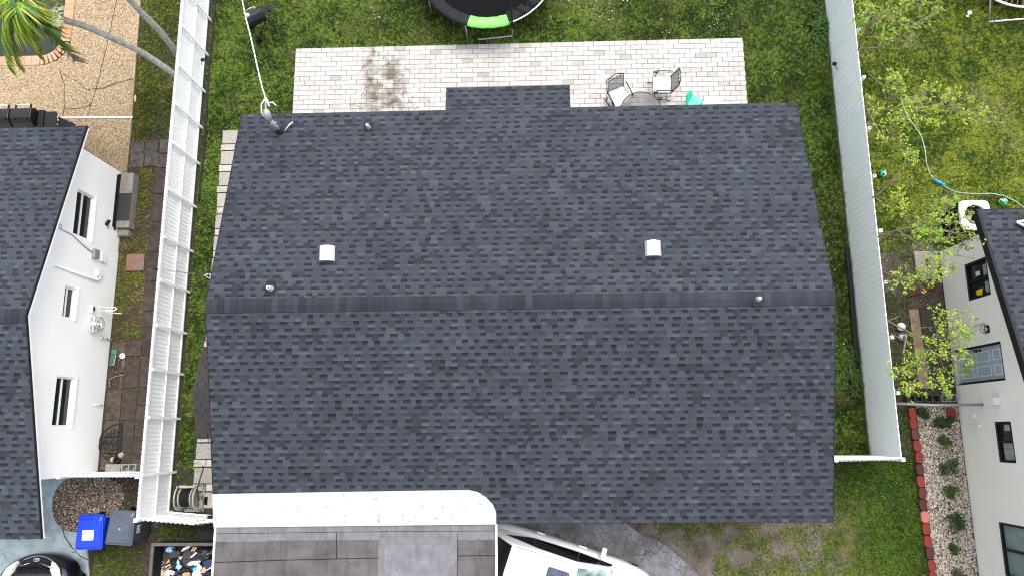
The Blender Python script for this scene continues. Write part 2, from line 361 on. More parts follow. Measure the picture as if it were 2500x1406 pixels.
def cracked_material(name, c1, c2, crackcol, cs, thr, patch, stain=None):
    m = bpy.data.materials.new(name); m.use_nodes = True; n = m.node_tree.nodes; L = m.node_tree.links; b = n['Principled BSDF']
    tc = n.new('ShaderNodeTexCoord'); nz = n.new('ShaderNodeTexNoise'); nz.inputs['Scale'].default_value = 3.5; nz.inputs['Detail'].default_value = 5; L.new(tc.outputs['Object'], nz.inputs[0])
    mv = n.new('ShaderNodeMix'); mv.data_type = 'RGBA'; mv.blend_type = 'LINEAR_LIGHT'; mv.inputs[0].default_value = .20
    L.new(tc.outputs['Object'], mv.inputs[6]); L.new(nz.outputs['Color'], mv.inputs[7])
    col = n.new('ShaderNodeValToRGB'); col.color_ramp.elements[0].position = .36; col.color_ramp.elements[1].position = .62
    col.color_ramp.elements[0].color = (*c1, 1); col.color_ramp.elements[1].color = (*c2, 1)
    nl = n.new('ShaderNodeTexNoise'); nl.inputs['Scale'].default_value = 1.6; nl.inputs['Detail'].default_value = 6; nl.inputs['Roughness'].default_value = .65; L.new(tc.outputs['Object'], nl.inputs[0]); L.new(nl.outputs[0], col.inputs[0])
    gr = n.new('ShaderNodeTexNoise'); gr.inputs['Scale'].default_value = 90; L.new(tc.outputs['Object'], gr.inputs[0])
    gm = n.new('ShaderNodeMapRange'); gm.inputs[1].default_value = .3; gm.inputs[2].default_value = .7; gm.inputs[3].default_value = .75; gm.inputs[4].default_value = 1.22; L.new(gr.outputs[0], gm.inputs[0])
    mg = n.new('ShaderNodeMix'); mg.data_type = 'RGBA'; mg.blend_type = 'MULTIPLY'; mg.inputs[0].default_value = 1; L.new(col.outputs[0], mg.inputs[6]); L.new(gm.outputs[0], mg.inputs[7])
    src = mg.outputs[2]; hs = []
    for sc, th in ((cs, thr), (cs * 2.7, thr * .8)):
        v = n.new('ShaderNodeTexVoronoi'); v.feature = 'DISTANCE_TO_EDGE'; v.inputs['Scale'].default_value = sc; L.new(mv.outputs[2], v.inputs[0])
        r = n.new('ShaderNodeMapRange'); r.inputs[1].default_value = 0; r.inputs[2].default_value = th; r.inputs[3].default_value = 1; r.inputs[4].default_value = 0; L.new(v.outputs['Distance'], r.inputs[0])
        pm = n.new('ShaderNodeTexNoise'); pm.inputs['Scale'].default_value = .9 if sc == cs else 1.7; L.new(tc.outputs['Object'], pm.inputs[0])
        pr = n.new('ShaderNodeMapRange'); pr.inputs[1].default_value = patch if sc == cs else patch + .07; pr.inputs[2].default_value = pr.inputs[1].default_value + .12; L.new(pm.outputs[0], pr.inputs[0])
        mu = n.new('ShaderNodeMath'); mu.operation = 'MULTIPLY'; L.new(r.outputs[0], mu.inputs[0]); L.new(pr.outputs[0], mu.inputs[1])
        mx = n.new('ShaderNodeMix'); mx.data_type = 'RGBA'; L.new(mu.outputs[0], mx.inputs[0]); L.new(src, mx.inputs[6]); mx.inputs[7].default_value = (*crackcol, 1); src = mx.outputs[2]
    L.new(src, b.inputs['Base Color']); b.inputs['Roughness'].default_value = .9; MATS[name] = m
cracked_material('asphalt', s8(104, 98, 98), s8(146, 148, 156), s8(22, 19, 19), 4.2, .034, .44)
cracked_material('drive_concrete', s8(128, 140, 144), s8(168, 184, 188), s8(66, 70, 72), .45, .006, .62)

def dim(name, k):
    """scale a material's base colour"""
    m = MATS[name]; n = m.node_tree.nodes; L = m.node_tree.links; b = n['Principled BSDF']; i = b.inputs['Base Color']
    if not i.links: c = i.default_value; i.default_value = (c[0] * k, c[1] * k, c[2] * k, 1); return
    src = i.links[0].from_socket; mx = n.new('ShaderNodeMix'); mx.data_type = 'RGBA'; mx.blend_type = 'MULTIPLY'; mx.inputs[0].default_value = 1; mx.inputs[7].default_value = (k, k, k, 1)
    L.new(src, mx.inputs[6]); L.new(mx.outputs[2], i)
    for t in n:
        if t.type == 'BSDF_TRANSLUCENT': L.new(mx.outputs[2], t.inputs[0])
for a_, k_ in dict(blade=.80, leaf=.9, shingle=.74, stone_col=.95, coping=.78, pebble_deck=.86, membrane=.86, membrane_light=.78, membrane_patch=.70, coating=.70, drive_concrete=1.0, asphalt=.66, concrete=.8, concrete_dark=.75,
                   white_paint=.93, fence_white=.95, bin_blue=.8, bin_grey=.8, tramp_green=.85, mint=.8, teal=.85, cushion=.80, rust_slab=.6, car_white=.93, bark_palm=.95, red_paint=.7, soil=.5, dirt=.75, mulch=.75, mesh_grey=.7, ball_c=.85, toy_blue=.7).items(): dim(a_, k_)
specks('drive_concrete', 5, .64, .76, (.10, .11, .115)); specks('asphalt', 8, .66, .8, (.02, .02, .02))
# ------------------------------------------------------------------ setting: ground sheets
g = MB(); g.add([(-300, -300, 0), (300, -300, 0), (300, 300, 0), (-300, 300, 0)], [(0, 1, 2, 3)]); struct('ground', g, 'soil')
def sheet(name, poly, z, mat, thick=.02):
    m = MB(); m.prism([(p[0], p[1]) for p in poly], z - thick, z); return struct(name, m, mat)
DECK = [(-20, 5), (-11.46, 5), (-11.44, 8.45), (-11.6, 16), (-20, 16)]
pool_in = []
for a in range(0, 91, 10): pool_in.append((-14.35 + .55 * math.sin(R_(a)), 11.50 - .55 * math.cos(R_(a))))   # rounded corner
pool_poly = [(-20, 10.95)] + pool_in + [(-13.78, 16), (-20, 16)]
# deck is built in pieces round the pool
m = MB(); m.prism([(-20, 5), (-11.46, 5), (-11.44, 8.45), (-11.5, 10.65), (-20, 10.65)], -.02, .05)
m.prism([(-11.5, 10.65), (-11.6, 16), (-13.5, 16), (-13.5, 11.3), (-13.62, 11.02), (-13.85, 10.78), (-14.2, 10.65)][::-1], -.02, .05); struct('pool_deck', m, 'pebble_deck')
sheet('pool_water', [(-20, 10.9), (-14.35, 10.9), (-13.95, 11.05), (-13.72, 11.5), (-13.72, 16), (-20, 16)], .012, 'pool_water', .005)
cp = MB(); inner = [(-20 + .2 * i, 10.95) for i in range(28)] + pool_in + [(-13.8, 11.6 + .2 * i) for i in range(22)]
for i in range(len(inner) - 1):
    a, b = Vector(inner[i]), Vector(inner[i + 1]); d = (b - a).normalized(); nn = Vector((d.y, -d.x))
    c = random.choice([s8(222, 172, 132, .62), s8(210, 158, 118, .62), s8(228, 182, 146, .62)]); e = d * .004
    cp.prism([a + e, b - e, b - e + nn * .29, a + e + nn * .29], .0, .062, c)
struct('pool_coping', cp, 'coping')
# cracks and joints of the deck
dk = MB()
def crack(mb, pts, wd, z=.052):
    q = []
    for i in range(len(pts) - 1):
        a, b = at(*pts[i]), at(*pts[i + 1]); k = max(2, int((b - a).length / .12))
        for j in range(k):
            p = a.lerp(b, j / k); q.append(Vector((p.x + random.uniform(-.012, .012), p.y + random.uniform(-.012, .012), z)))
    q.append(Vector((*at(*pts[-1]).xy, z)))
    for i in range(len(q) - 1): mb.bar(q[i], q[i + 1], wd * random.uniform(.6, 1.2), .004)
for pts, wd in (([(288, 0), (262, 120), (238, 220), (212, 300)], .012), ([(148, 168), (160, 210), (161, 255), (155, 300)], .01), ([(155, 183), (190, 202), (215, 222)], .01),
                ([(326, 196), (290, 204), (255, 218), (215, 222)], .012), ([(161, 268), (200, 268), (226, 258)], .01), ([(213, 225), (210, 245), (226, 258)], .008)):
    crack(dk, pts, wd * 1.7, .056)
mk('joint', s8(84, 62, 44, .6), .9); struct('deck_joints', dk, 'joint')
ch = MB(); p, q = at(-300, 292, .06), at(324, 287, .06); ch.bar((p.x, p.y, .058), (q.x, q.y, .058), .045, .03); struct('drain_channel', ch, 'white_paint')

def arc_pts(P_, k=6):
    out = []
    for i in range(len(P_) - 1):
        a, b, c, d = [Vector(P_[min(max(j, 0), len(P_) - 1)]) for j in (i - 1, i, i + 1, i + 2)]
        for j in range(k): f = j / k; v = .5 * ((2 * b) + (c - a) * f + (2 * a - 5 * b + 4 * c - d) * f * f + (3 * b - a - 3 * c + d) * f ** 3); out.append((v.x, v.y))
    return out + [tuple(P_[-1])]
BARC = arc_pts([(-11.60, -2.38), (-11.95, -2.38), (-12.28, -2.27), (-12.51, -1.98), (-12.57, -1.54), (-12.42, -1.18), (-12.15, -1.0)])
DRIVE_L = [(-13.9, -14), (-11.36, -14), (-11.42, -3.4), *BARC, (-20, -1.0), (-20, -14)]
sheet('driveway', DRIVE_L, .045, 'drive_concrete', .1)
ed = MB(); crack(ed, [(155, 1287), (160, 1308), (178, 1335), (200, 1356), (217, 1364)], .022, .047); struct('driveway_crack', ed, 'mark')
BED_L = [*BARC, (-11.2, -.98), (-9.5, -.98), (-9.6, -2.3)]
sheet('planting_bed', BED_L, .012, 'mulch', .01)
ASPH = [(-.95, -1.7), (2.05, -1.7), (2.22, -2.22), (2.55, -2.48), (2.94, -2.60), (3.3, -2.85), (3.7, -3.2), (4.1, -3.6), (5.0, -5), (5.4, -14), (-7.1, -14), (-7.1, -1.7)]
sheet('asphalt_driveway', ASPH, .03, 'asphalt', .05)
DIRT_L = [(-11.45, -1.0), (-11.45, 5), (-11.43, 8.3), (-9.5, 8.3), (-9.5, -1.0)]
sheet('side_yard_soil', DIRT_L, .006, 'mulch', .004)
DIRT_R = [(8.5, -.6), (10.75, -.6), (10.75, 4.7), (9.8, 5.2), (8.5, 5.2)]
sheet('side_yard_dirt', DIRT_R, .006, 'dirt', .004)
sheet('front_dirt', [(1.0, -1.6), (8.2, -1.6), (8.2, -9), (1.0, -9)], .005, 'front_soil', .003)
sheet('trailer_ground', [(-11.36, -2.4), (-7, -2.4), (-7, -12), (-11.36, -12)], .004, 'mulch', .003)
GRAVEL = [(9.72, .62), (10.76, .62), (10.76, -9), (9.72, -9)]
sheet('gravel_bed', GRAVEL, .02, 'mulch', .01)

# patio of small pale pavers, one structure
def patio():
    m = MB(); x0, x1, y1, y0 = -6.82, 6.03, 10.99, 6.9; rh, rl = .1465, .302; row = 0; y = y1
    while y > y0:
        x = x0 - (0 if row % 2 else rl / 2); a = True
        while x < x1:
            xa, xb = max(x, x0), min(x + rl, x1)
            if xb - xa > .03:
                t = random.random(); base = s8(216, 212, 206) if t < .70 else (s8(207, 201, 195) if t < .88 else (s8(224, 221, 216) if t < .96 else s8(190, 186, 181)))
                k = random.uniform(.90, 1.05) * .545
                cx, cy = (xa + xb) / 2, y - rh / 2
                c = tuple(v * k for v in base); dz = random.uniform(-.0015, .0015)
                m.box(xa + .006, xb - .006, y - rh + .006 + random.uniform(0, .003), y - .0045, .0, .035 + dz, c)
            x += rl
        y -= rh; row += 1
    return m
def patio_material():
    m = mk('paver', (1, 1, 1), .85, attr=True, grain=.1, bscale=45); n = m.node_tree.nodes; L = m.node_tree.links; b = n['Principled BSDF']
    src = b.inputs['Base Color'].links[0].from_socket; tc = n.new('ShaderNodeTexCoord')
    nz = n.new('ShaderNodeTexNoise'); nz.inputs['Scale'].default_value = 2.6; nz.inputs['Detail'].default_value = 7; nz.inputs['Roughness'].default_value = .7; L.new(tc.outputs['Object'], nz.inputs[0])
    tot = None   # water stains: a ragged pair of runs
    for (cx, cy, rx, ry) in ((-4.62, 10.05, .2, .75), (-4.45, 9.35, .3, .55), (-4.0, 10.1, .28, .4), (-3.95, 9.3, .26, .45), (-4.3, 9.15, .6, .2)):
        mp = n.new('ShaderNodeMapping'); mp.inputs['Location'].default_value = (-cx / rx, -cy / ry, 0); mp.inputs['Scale'].default_value = (1 / rx, 1 / ry, 0); L.new(tc.outputs['Object'], mp.inputs[0])
        ln = n.new('ShaderNodeVectorMath'); ln.operation = 'LENGTH'; L.new(mp.outputs[0], ln.inputs[0])
        mr = n.new('ShaderNodeMapRange'); mr.inputs[1].default_value = 0; mr.inputs[2].default_value = 2.6; mr.inputs[3].default_value = .68; mr.inputs[4].default_value = 0; L.new(ln.outputs['Value'], mr.inputs[0])
        if tot is None: tot = mr.outputs[0]
        else:
            mm = n.new('ShaderNodeMath'); mm.operation = 'MAXIMUM'; L.new(tot, mm.inputs[0]); L.new(mr.outputs[0], mm.inputs[1]); tot = mm.outputs[0]
    nz.inputs['Scale'].default_value = 3.4; nz.inputs['Distortion'].default_value = .8; am = n.new('ShaderNodeMath'); am.operation = 'MULTIPLY_ADD'; am.inputs[1].default_value = 2.1; am.inputs[2].default_value = -.55; L.new(nz.outputs[0], am.inputs[0])
    ad = n.new('ShaderNodeMath'); ad.operation = 'ADD'; L.new(tot, ad.inputs[0]); L.new(am.outputs[0], ad.inputs[1])
    tk = n.new('ShaderNodeMath'); tk.operation = 'MULTIPLY_ADD'; tk.inputs[1].default_value = 3.0; L.new(tot, tk.inputs[0]); tk.use_clamp = True
    r2 = n.new('ShaderNodeMapRange'); r2.inputs[1].default_value = .72; r2.inputs[2].default_value = 1.25; r2.inputs[4].default_value = .95; L.new(ad.outputs[0], r2.inputs[0])
    rm = n.new('ShaderNodeMath'); rm.operation = 'MULTIPLY'; L.new(r2.outputs[0], rm.inputs[0]); L.new(tk.outputs[0], rm.inputs[1])
    mx = n.new('ShaderNodeMix'); mx.data_type = 'RGBA'; mx.blend_type = 'MULTIPLY'; L.new(rm.outputs[0], mx.inputs[0]); L.new(src, mx.inputs[6]); mx.inputs[7].default_value = (.26, .22, .16, 1)
    sp = n.new('ShaderNodeTexNoise'); sp.inputs['Scale'].default_value = 22; sp.inputs['Detail'].default_value = 3; L.new(tc.outputs['Object'], sp.inputs[0])
    sr = n.new('ShaderNodeMapRange'); sr.inputs[1].default_value = .69; sr.inputs[2].default_value = .76; sr.inputs[4].default_value = .6; L.new(sp.outputs[0], sr.inputs[0])
    m2 = n.new('ShaderNodeMix'); m2.data_type = 'RGBA'; m2.blend_type = 'MULTIPLY'; L.new(sr.outputs[0], m2.inputs[0]); L.new(mx.outputs[2], m2.inputs[6]); m2.inputs[7].default_value = (.3, .28, .26, 1)
    L.new(m2.outputs[2], b.inputs['Base Color'])
patio_material()
m = MB(); m.box(-6.82, 6.03, 6.9, 10.99, -.02, .012, s8(96, 88, 76)); struct('patio_bed', m, 'stone_col'); struct('patio', patio(), 'paver')

# stepping-slab path along the left side of the house; dark slab walk of the neighbour
m = MB(); y = 8.50
while y > -1.85:
    big = True
    for hgt in ((.40, .19) if random.random() < 2 else ()):
        if y - hgt < -1.9: y = -9; break
        x0 = -8.78 + (8.5 - y) * -.012
        if hgt > .3: kk = random.uniform(.85, 1.1); m.box(x0, x0 + .66, y - hgt + .012, y, .0, .045, tuple(v * kk for v in s8(182, 176, 170)))
        else:
            k = random.uniform(.26, .38)
            for xa, xb in ((x0 + random.uniform(-.04, .02), x0 + k), (x0 + k + .02, x0 + .66)): kk = random.uniform(.85, 1.15); m.box(xa, xb, y - hgt + .02, y, .0, .04, tuple(v * kk for v in s8(204, 196, 186)))
        y -= hgt + .015
mk('slab_rough', (1, 1, 1), .95, attr=True, grain=.3, bscale=38, bump=.5); dim('slab_rough', .62); struct('path', m, 'slab_rough')
m = MB()
def slab(x, y, sx, sy, c=None):
    k = random.uniform(.5, .85); c = c or s8(84, 76, 70); m.box(x + .008, x + sx - .008, y - sy + .008, y - .008, 0, .03 + random.uniform(0, .008), tuple(v * k for v in c), Matrix.Rotation(random.uniform(-.004, .004), 4, 'Z'))
for i in range(3):
    for j in range(2): slab(-11.40 + i * .40, 8.24 - j * .40, .40, .40, s8(108, 102, 98))
y = 7.44
while y > 2.6: slab(-10.66, y, .40, .40); slab(-10.26, y, .40, .40); y -= .41
y = 2.52
while y > -.5:
    slab(-11.40 if y > 2.3 or y < 1.4 else -11.1, y, .40 if y > 2.3 or y < 1.4 else .1, .41, s8(104, 96, 86)); slab(-11.0, y, .42, .41, s8(88, 78, 68)); slab(-10.58, y, .44, .41); slab(-10.14, y, .44, .41); y -= .42
mk('slab_dark', (1, 1, 1), .95, s8(235, 230, 225), 7, attr=True, grain=.3, bscale=30, bump=.4); MATS['slab_dark'].node_tree.nodes['Color Ramp'].color_ramp.elements[0].color = (.38, .35, .33, 1)
struct('walkway', m, 'slab_dark')

# ------------------------------------------------------------------ shingle roofs
SH = [s8(84, 89, 99, .50), s8(90, 95, 105, .50), s8(79, 84, 94, .50), s8(96, 101, 110, .50), s8(74, 74, 80, .50), s8(68, 70, 77, .50)]
def shingles(m, x0, x1, ye, ze, yr, zr, seed=1, dk=1.0):
    """laminated shingle courses from the eave (ye,ze) up to the ridge (yr,zr); x0/x1 the rakes"""
    r = random.Random(seed); d = Vector((0, yr - ye, zr - ze)); L = d.length; d.normalize(); n = Vector((1, 0, 0)).cross(d)
    if n.z < 0: n = -n
    flip = (yr - ye) < 0; E = .1435; rows = int(L / E) + 1
    fx = (lambda f: f[::-1]) if flip else (lambda f: f)
    for k in range(rows):
        s0, s1 = k * E, min((k + 1) * E, L)
        if s1 - s0 < .01: continue
        x = x0 - r.uniform(0, .15); tooth = r.random() < .5
        while x < x1:
            wd = (r.choice((.11, .13, .15, .17, .22)) if tooth else r.choice((.11, .13, .14, .17))) * r.uniform(.92, 1.08); xa, xb = max(x, x0), min(x + wd, x1); x += wd
            tt = tooth; tooth = not tooth
            if xb - xa < .01: continue
            t = .012 if tt else .004
            c = SH[0] if r.random() < .55 else r.choice(SH[:4])
            if r.random() < (.16 if tt else .07): c = r.choice(SH[4:])
            v_ = r.uniform(.95, 1.05) * dk; c = tuple(q * v_ for q in c)
            P_ = lambda X, s, off: Vector((X, ye, ze)) + d * s + n * off
            if tt:
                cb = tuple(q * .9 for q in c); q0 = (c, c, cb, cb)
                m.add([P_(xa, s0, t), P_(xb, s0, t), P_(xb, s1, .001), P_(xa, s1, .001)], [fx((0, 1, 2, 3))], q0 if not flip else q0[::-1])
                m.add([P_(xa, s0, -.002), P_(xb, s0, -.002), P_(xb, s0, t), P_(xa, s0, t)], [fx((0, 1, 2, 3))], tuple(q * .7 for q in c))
                m.add([P_(xa, s0, 0), P_(xa, s0, t), P_(xa, s1, .001), P_(xa, s1, 0)], [fx((0, 1, 2, 3))], c)
                m.add([P_(xb, s0, 0), P_(xb, s0, t), P_(xb, s1, .001), P_(xb, s1, 0)], [fx((3, 2, 1, 0))], c)
            else:
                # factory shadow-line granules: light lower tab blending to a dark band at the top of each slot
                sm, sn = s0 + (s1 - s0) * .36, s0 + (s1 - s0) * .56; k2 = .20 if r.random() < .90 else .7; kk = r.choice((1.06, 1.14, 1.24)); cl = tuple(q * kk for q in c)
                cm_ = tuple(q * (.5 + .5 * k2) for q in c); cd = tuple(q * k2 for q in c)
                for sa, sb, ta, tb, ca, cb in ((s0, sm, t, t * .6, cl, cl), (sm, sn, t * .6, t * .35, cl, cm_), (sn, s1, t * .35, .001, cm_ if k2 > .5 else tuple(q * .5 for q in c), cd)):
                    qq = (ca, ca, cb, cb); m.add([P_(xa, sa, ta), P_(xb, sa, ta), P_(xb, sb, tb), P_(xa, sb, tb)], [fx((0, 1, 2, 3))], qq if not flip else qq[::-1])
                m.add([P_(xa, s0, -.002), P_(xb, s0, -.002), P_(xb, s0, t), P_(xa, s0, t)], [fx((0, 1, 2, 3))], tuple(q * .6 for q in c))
def slopebox(m, x0, x1, ya, za, yb, zb, th, col=None):
    """thin deck under a slope from (ya,za) to (yb,zb)"""
    m.add([(x0, ya, za), (x1, ya, za), (x1, yb, zb), (x0, yb, zb), (x0, ya, za - th), (x1, ya, za - th), (x1, yb, zb - th), (x0, yb, zb - th)],
          [(0, 1, 2, 3), (7, 6, 5, 4), (0, 4, 5, 1), (1, 5, 6, 2), (2, 6, 7, 3), (3, 7, 4, 0)], col)
def ridge_cap(m, x0, x1, y, z, sl, wd=.155, seed=3):
    r = random.Random(seed); x = x1
    while x > x0:
        xa = max(x - .148, x0); kk = r.uniform(.50, .72); c = tuple(q * kk for q in r.choice(SH[:4])); t = .026
        for sg in (-1, 1):
            v = [(xa, y, z + .016), (x, y, z + t), (x, y + sg * wd, z + t - wd * sl), (xa, y + sg * wd, z + .014 - wd * sl)]
            m.add(v, [(0, 1, 2, 3) if sg < 0 else (3, 2, 1, 0)], c)
            m.add([(x, y, z - .01), (x, y + sg * wd, z - .01 - wd * sl), (x, y + sg * wd, z + t - wd * sl), (x, y, z + t)], [(0, 1, 2, 3) if sg > 0 else (3, 2, 1, 0)], c)
            m.add([(xa, y + sg * wd, z - .005 - wd * sl), (x, y + sg * wd, z - .005 - wd * sl), (x, y + sg * wd, z + t - wd * sl), (xa, y + sg * wd, z + .014 - wd * sl)], [(0, 1, 2, 3) if sg < 0 else (3, 2, 1, 0)], tuple(q * .6 for q in c))
        x -= .148
def wall_x(m, X, y0, y1, z1, holes, depth, sgn, z0=0):
    """wall plane x = X facing sgn, with rectangular holes (ya,yb,za,zb) and reveals of the given depth"""
    ys = sorted({y0, y1, *[h[0] for h in holes], *[h[1] for h in holes]}); zs = sorted({z0, z1, *[h[2] for h in holes], *[h[3] for h in holes]})
    for i in range(len(ys) - 1):
        for j in range(len(zs) - 1):
            cy, cz = (ys[i] + ys[i + 1]) / 2, (zs[j] + zs[j + 1]) / 2
            if any(h[0] < cy < h[1] and h[2] < cz < h[3] for h in holes): continue
            q = [(X, ys[i], zs[j]), (X, ys[i + 1], zs[j]), (X, ys[i + 1], zs[j + 1]), (X, ys[i], zs[j + 1])]; m.add(q, [(0, 1, 2, 3) if sgn > 0 else (3, 2, 1, 0)])
    for a, b, c, d in holes:
        Xi = X - sgn * depth
        for p, q in (((a, c), (b, c)), ((b, c), (b, d)), ((b, d), (a, d)), ((a, d), (a, c))):
            m.add([(X, p[0], p[1]), (X, q[0], q[1]), (Xi, q[0], q[1]), (Xi, p[0], p[1])], [(0, 1, 2, 3) if sgn < 0 else (3, 2, 1, 0)])

# ---- main house
RX0, RX1, RY, RZ, BY, FY, EZ = -7.10, 6.32, 2.76, 4.0, 7.70, -1.90, 2.80
SB, SF = (RZ - EZ) / (BY - RY), (RZ - EZ) / (RY - FY)
house = thing('house', 'low white house under the large dark grey shingle roof in the middle', 'house', (0, 2.9, 0))
m = MB(); m.box(-6.7, 5.95, -1.45, 7.25, 0, 2.62)
for X in (-6.7, 5.95): m.add([(X, -1.45, 2.62), (X, 7.25, 2.62), (X, RY, RZ - .12)], [(0, 1, 2)])
m.box(-1.9, .75, 7.25, 7.95, 0, 2.45); part('wall', m, 'wall_house', house)
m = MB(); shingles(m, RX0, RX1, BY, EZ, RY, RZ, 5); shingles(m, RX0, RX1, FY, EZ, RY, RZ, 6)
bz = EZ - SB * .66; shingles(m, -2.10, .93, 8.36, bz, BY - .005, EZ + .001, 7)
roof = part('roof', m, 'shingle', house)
m = MB(); slopebox(m, RX0 + .02, RX1 - .02, BY - .01, EZ - .012, RY, RZ - .012, .05); slopebox(m, RX0 + .02, RX1 - .02, FY + .01, EZ - .012, RY, RZ - .012, .05)
slopebox(m, -2.09, .92, 8.35, bz - .014, BY - .0, EZ - .016, .05); part('roof_deck', m, 'fascia_dark', roof)
m = MB(); ridge_cap(m, RX0, RX1, RY, RZ, .25); part('ridge_cap', m, 'shingle', roof)
m = MB()      # metal drip edge and fascia
for X in (RX0, RX1):
    for ya, za, yb, zb in ((BY, EZ, RY, RZ), (FY, EZ, RY, RZ)): m.bar((X, ya, za - .07), (X, yb, zb - .07), .022, .15)
m.box(RX0, RX1, BY - .01, BY + .012, EZ - .16, EZ - .008); m.box(RX0, RX1, FY - .012, FY + .01, EZ - .16, EZ - .008); m.box(-2.11, .94, 8.35, 8.372, bz - .14, bz - .008)
part('fascia', m, 'fascia_dark', house)
def on_roof(px, py):
    """point of the roof surface seen at a photo pixel"""
    h = 3.4
    for _ in range(12):
        p = at(px, py, h); h = RZ - (p.y - RY) * SB if p.y > RY else RZ - (RY - p.y) * SF
    return at(px, py, h)
for (px, py) in ((800, 622), (1592, 610)):     # hooded attic vents
    p = on_roof(px, py); v = MB(); o_ = p
    prof = [(-.17, 0), (-.17, .07), (-.13, .15), (-.05, .19), (.06, .19), (.14, .15), (.18, .08)]
    for yy in (0,):
        pts = prof; W2 = .17
        for i in range(len(pts) - 1):
            (xa, za), (xb, zb) = pts[i], pts[i + 1]
            for d2 in (0, .006):
                v.add([(p.x + xa, p.y - W2, p.z + za - d2), (p.x + xb, p.y - W2, p.z + zb - d2), (p.x + xb, p.y + W2, p.z + zb - d2), (p.x + xa, p.y + W2, p.z + za - d2)], [(0, 1, 2, 3) if d2 == 0 else (3, 2, 1, 0)])
        for sg in (-1, 1): v.add([(p.x + a, p.y + sg * W2, p.z + b - (.06 if b < .01 else 0)) for a, b in pts] + [(p.x + .18, p.y + sg * W2, p.z - .04)], [tuple(range(8)) if sg < 0 else tuple(range(8))[::-1]])
    vt = part('roof_vent', v, 'bare_white' if 'bare_white' in MATS else mk('bare_white', (.50, .51, .53), .3, (.44, .46, .49), 4, metal=.25), roof, bevel=.008)
    f = MB(); f.add([(p.x - .24, p.y - .22, p.z + .016 + .22 * SB), (p.x + .24, p.y - .22, p.z + .016 + .22 * SB), (p.x + .24, p.y + .22, p.z + .016 - .22 * SB), (p.x - .24, p.y + .22, p.z + .016 - .22 * SB)], [(0, 1, 2, 3)], SH[0]); part('flashing', f, 'shingle', roof)
for (px, py, r) in ((661, 705, .044), (1850, 731, .038), (900, 312, .036)):     # plumbing pipes
    p = on_roof(px, py); v = MB(); v.lathe([(r * 1.7, -.02), (r * 1.5, .03), (r * 1.1, .07), (r, .08), (r, .17), (r * .72, .175), (r * .7, .05)], p, 20); part('vent_pipe', v, 'silver' if py != 313 else 'grey_metal', roof, smooth=True)
    f = MB(); f.add([(p.x - .12, p.y - .14, p.z + .014 - (.14 * -SB)), (p.x + .12, p.y - .14, p.z + .014 + .14 * SB), (p.x + .12, p.y + .14, p.z + .014 - .14 * SB), (p.x - .12, p.y + .14, p.z + .014 - .14 * SB)], [(0, 1, 2, 3)]); part('flashing', f, 'fascia_dark', roof)
# service mast with weatherhead
p = on_roof(684, 322); v = MB(); v.cyl(p, p + Vector((0, 0, .78)), .042, n=14); v.tube([p + Vector((0, 0, .70)), p + Vector((0, .02, .84)), p + Vector((.02, .05, .97)), p + Vector((.01, .10, 1.02))], [.055, .085, .08, .05], 14)
v.cyl(p + Vector((-.07, -.03, .48)), p + Vector((.07, .03, .48)), .016, n=8); v.cyl(p + Vector((-.05, .0, .3)), p + Vector((.06, .0, .3)), .012, n=8)
mast = part('service_mast', v, 'mast_grey', roof, smooth=True)
v = MB(); v.lathe([(.13, -.02), (.10, .05), (.05, .12), (.044, .16)], p, 18); part('boot', v, 'black_plastic', mast, smooth=True)
v = MB(); q = on_roof(706, 312); v.tube([q + Vector((-.11, -.12, .03)), q + Vector((.03, .04, .07)), q + Vector((.1, .12, .05))], .018, 8); part('strap', v, 'silver', mast, smooth=True)
MT = p + Vector((0, 0, .98))
# side entry canopy
pr, pe = at(470, 955, 2.5), at(483, 1070, 2.15)
mk("canopy_shingle", s8(66, 61, 62, .6), .95, s8(58, 54, 55, .6), 4, .3, 120, grain=.2)
m = MB(); ry, rz = pr.y, 2.5
for sg in (-1, 1):
    ye = ry + sg * 1.08; slopebox(m, pr.x, -6.7, ye, 2.15, ry, rz, .06)
m.cur = 1
for sg in (-1, 1):
    for k in range(7):
        for j in range(6):
            X = pr.x + .08 + j * .2 + (k % 2) * .1; t0, t1 = k / 7.5 + .02, (k + 1) / 7.5 - .03
            if X > -6.8: continue
            A, B = Vector((X, ry + sg * 1.08 * (1 - t0), 2.153 + .35 * t0)), Vector((X, ry + sg * 1.08 * (1 - t1), 2.153 + .35 * t1)); m.bar(A, B, .012, .006)
part('canopy', m, ['canopy_shingle', 'mark'], house)
# carport: flat membrane roof and the white coated strip that joins it to the shingles
cpz = 2.78
m = MB(); m.box(-7.06, -.92, -9.0, FY - .02, cpz - .12, cpz); carport = part('carport_roof', m, 'membrane', house)
for q_ in ((-7.09, -7.055, .035), (-.925, -.885, .045)): m = MB(); m.box(q_[0], q_[1], -9, FY - .01, cpz - .2, cpz + q_[2]); part('carport_edge', m, 'white_paint', house)
m = MB()
for X in (-6.95, -1.05):
    for Y in (-8.5, -5.2): m = MB(); m.box(X - .06, X + .06, Y - .06, Y + .06, 0, cpz - .121); part('carport_post', m, 'white_paint', house)
m = MB()      # lighter lap strip beside the seam, sheet laps and the patched rectangle
m.box(-7.05, -5.9, FY - .36, FY - .03, cpz, cpz + .004); m.box(-5.89, -3.1, FY - .34, FY - .03, cpz, cpz + .005); m.box(-3.09, -.93, FY - .345, FY - .03, cpz, cpz + .004)
part('lap_strip', m, 'membrane_light', carport)
pa, pb = at(940, 1325, cpz), at(1098, 1325, cpz)
m = MB(); m.prism([(pa.x - .14, -6), (pa.x - .14, pa.y + .04), (pa.x - .04, pa.y + .12), (pb.x + .1, pb.y + .14), (pb.x + .16, pb.y + .05), (pb.x + .14, -6)], cpz, cpz + .006); part('patch_border', m, 'membrane_light', carport)
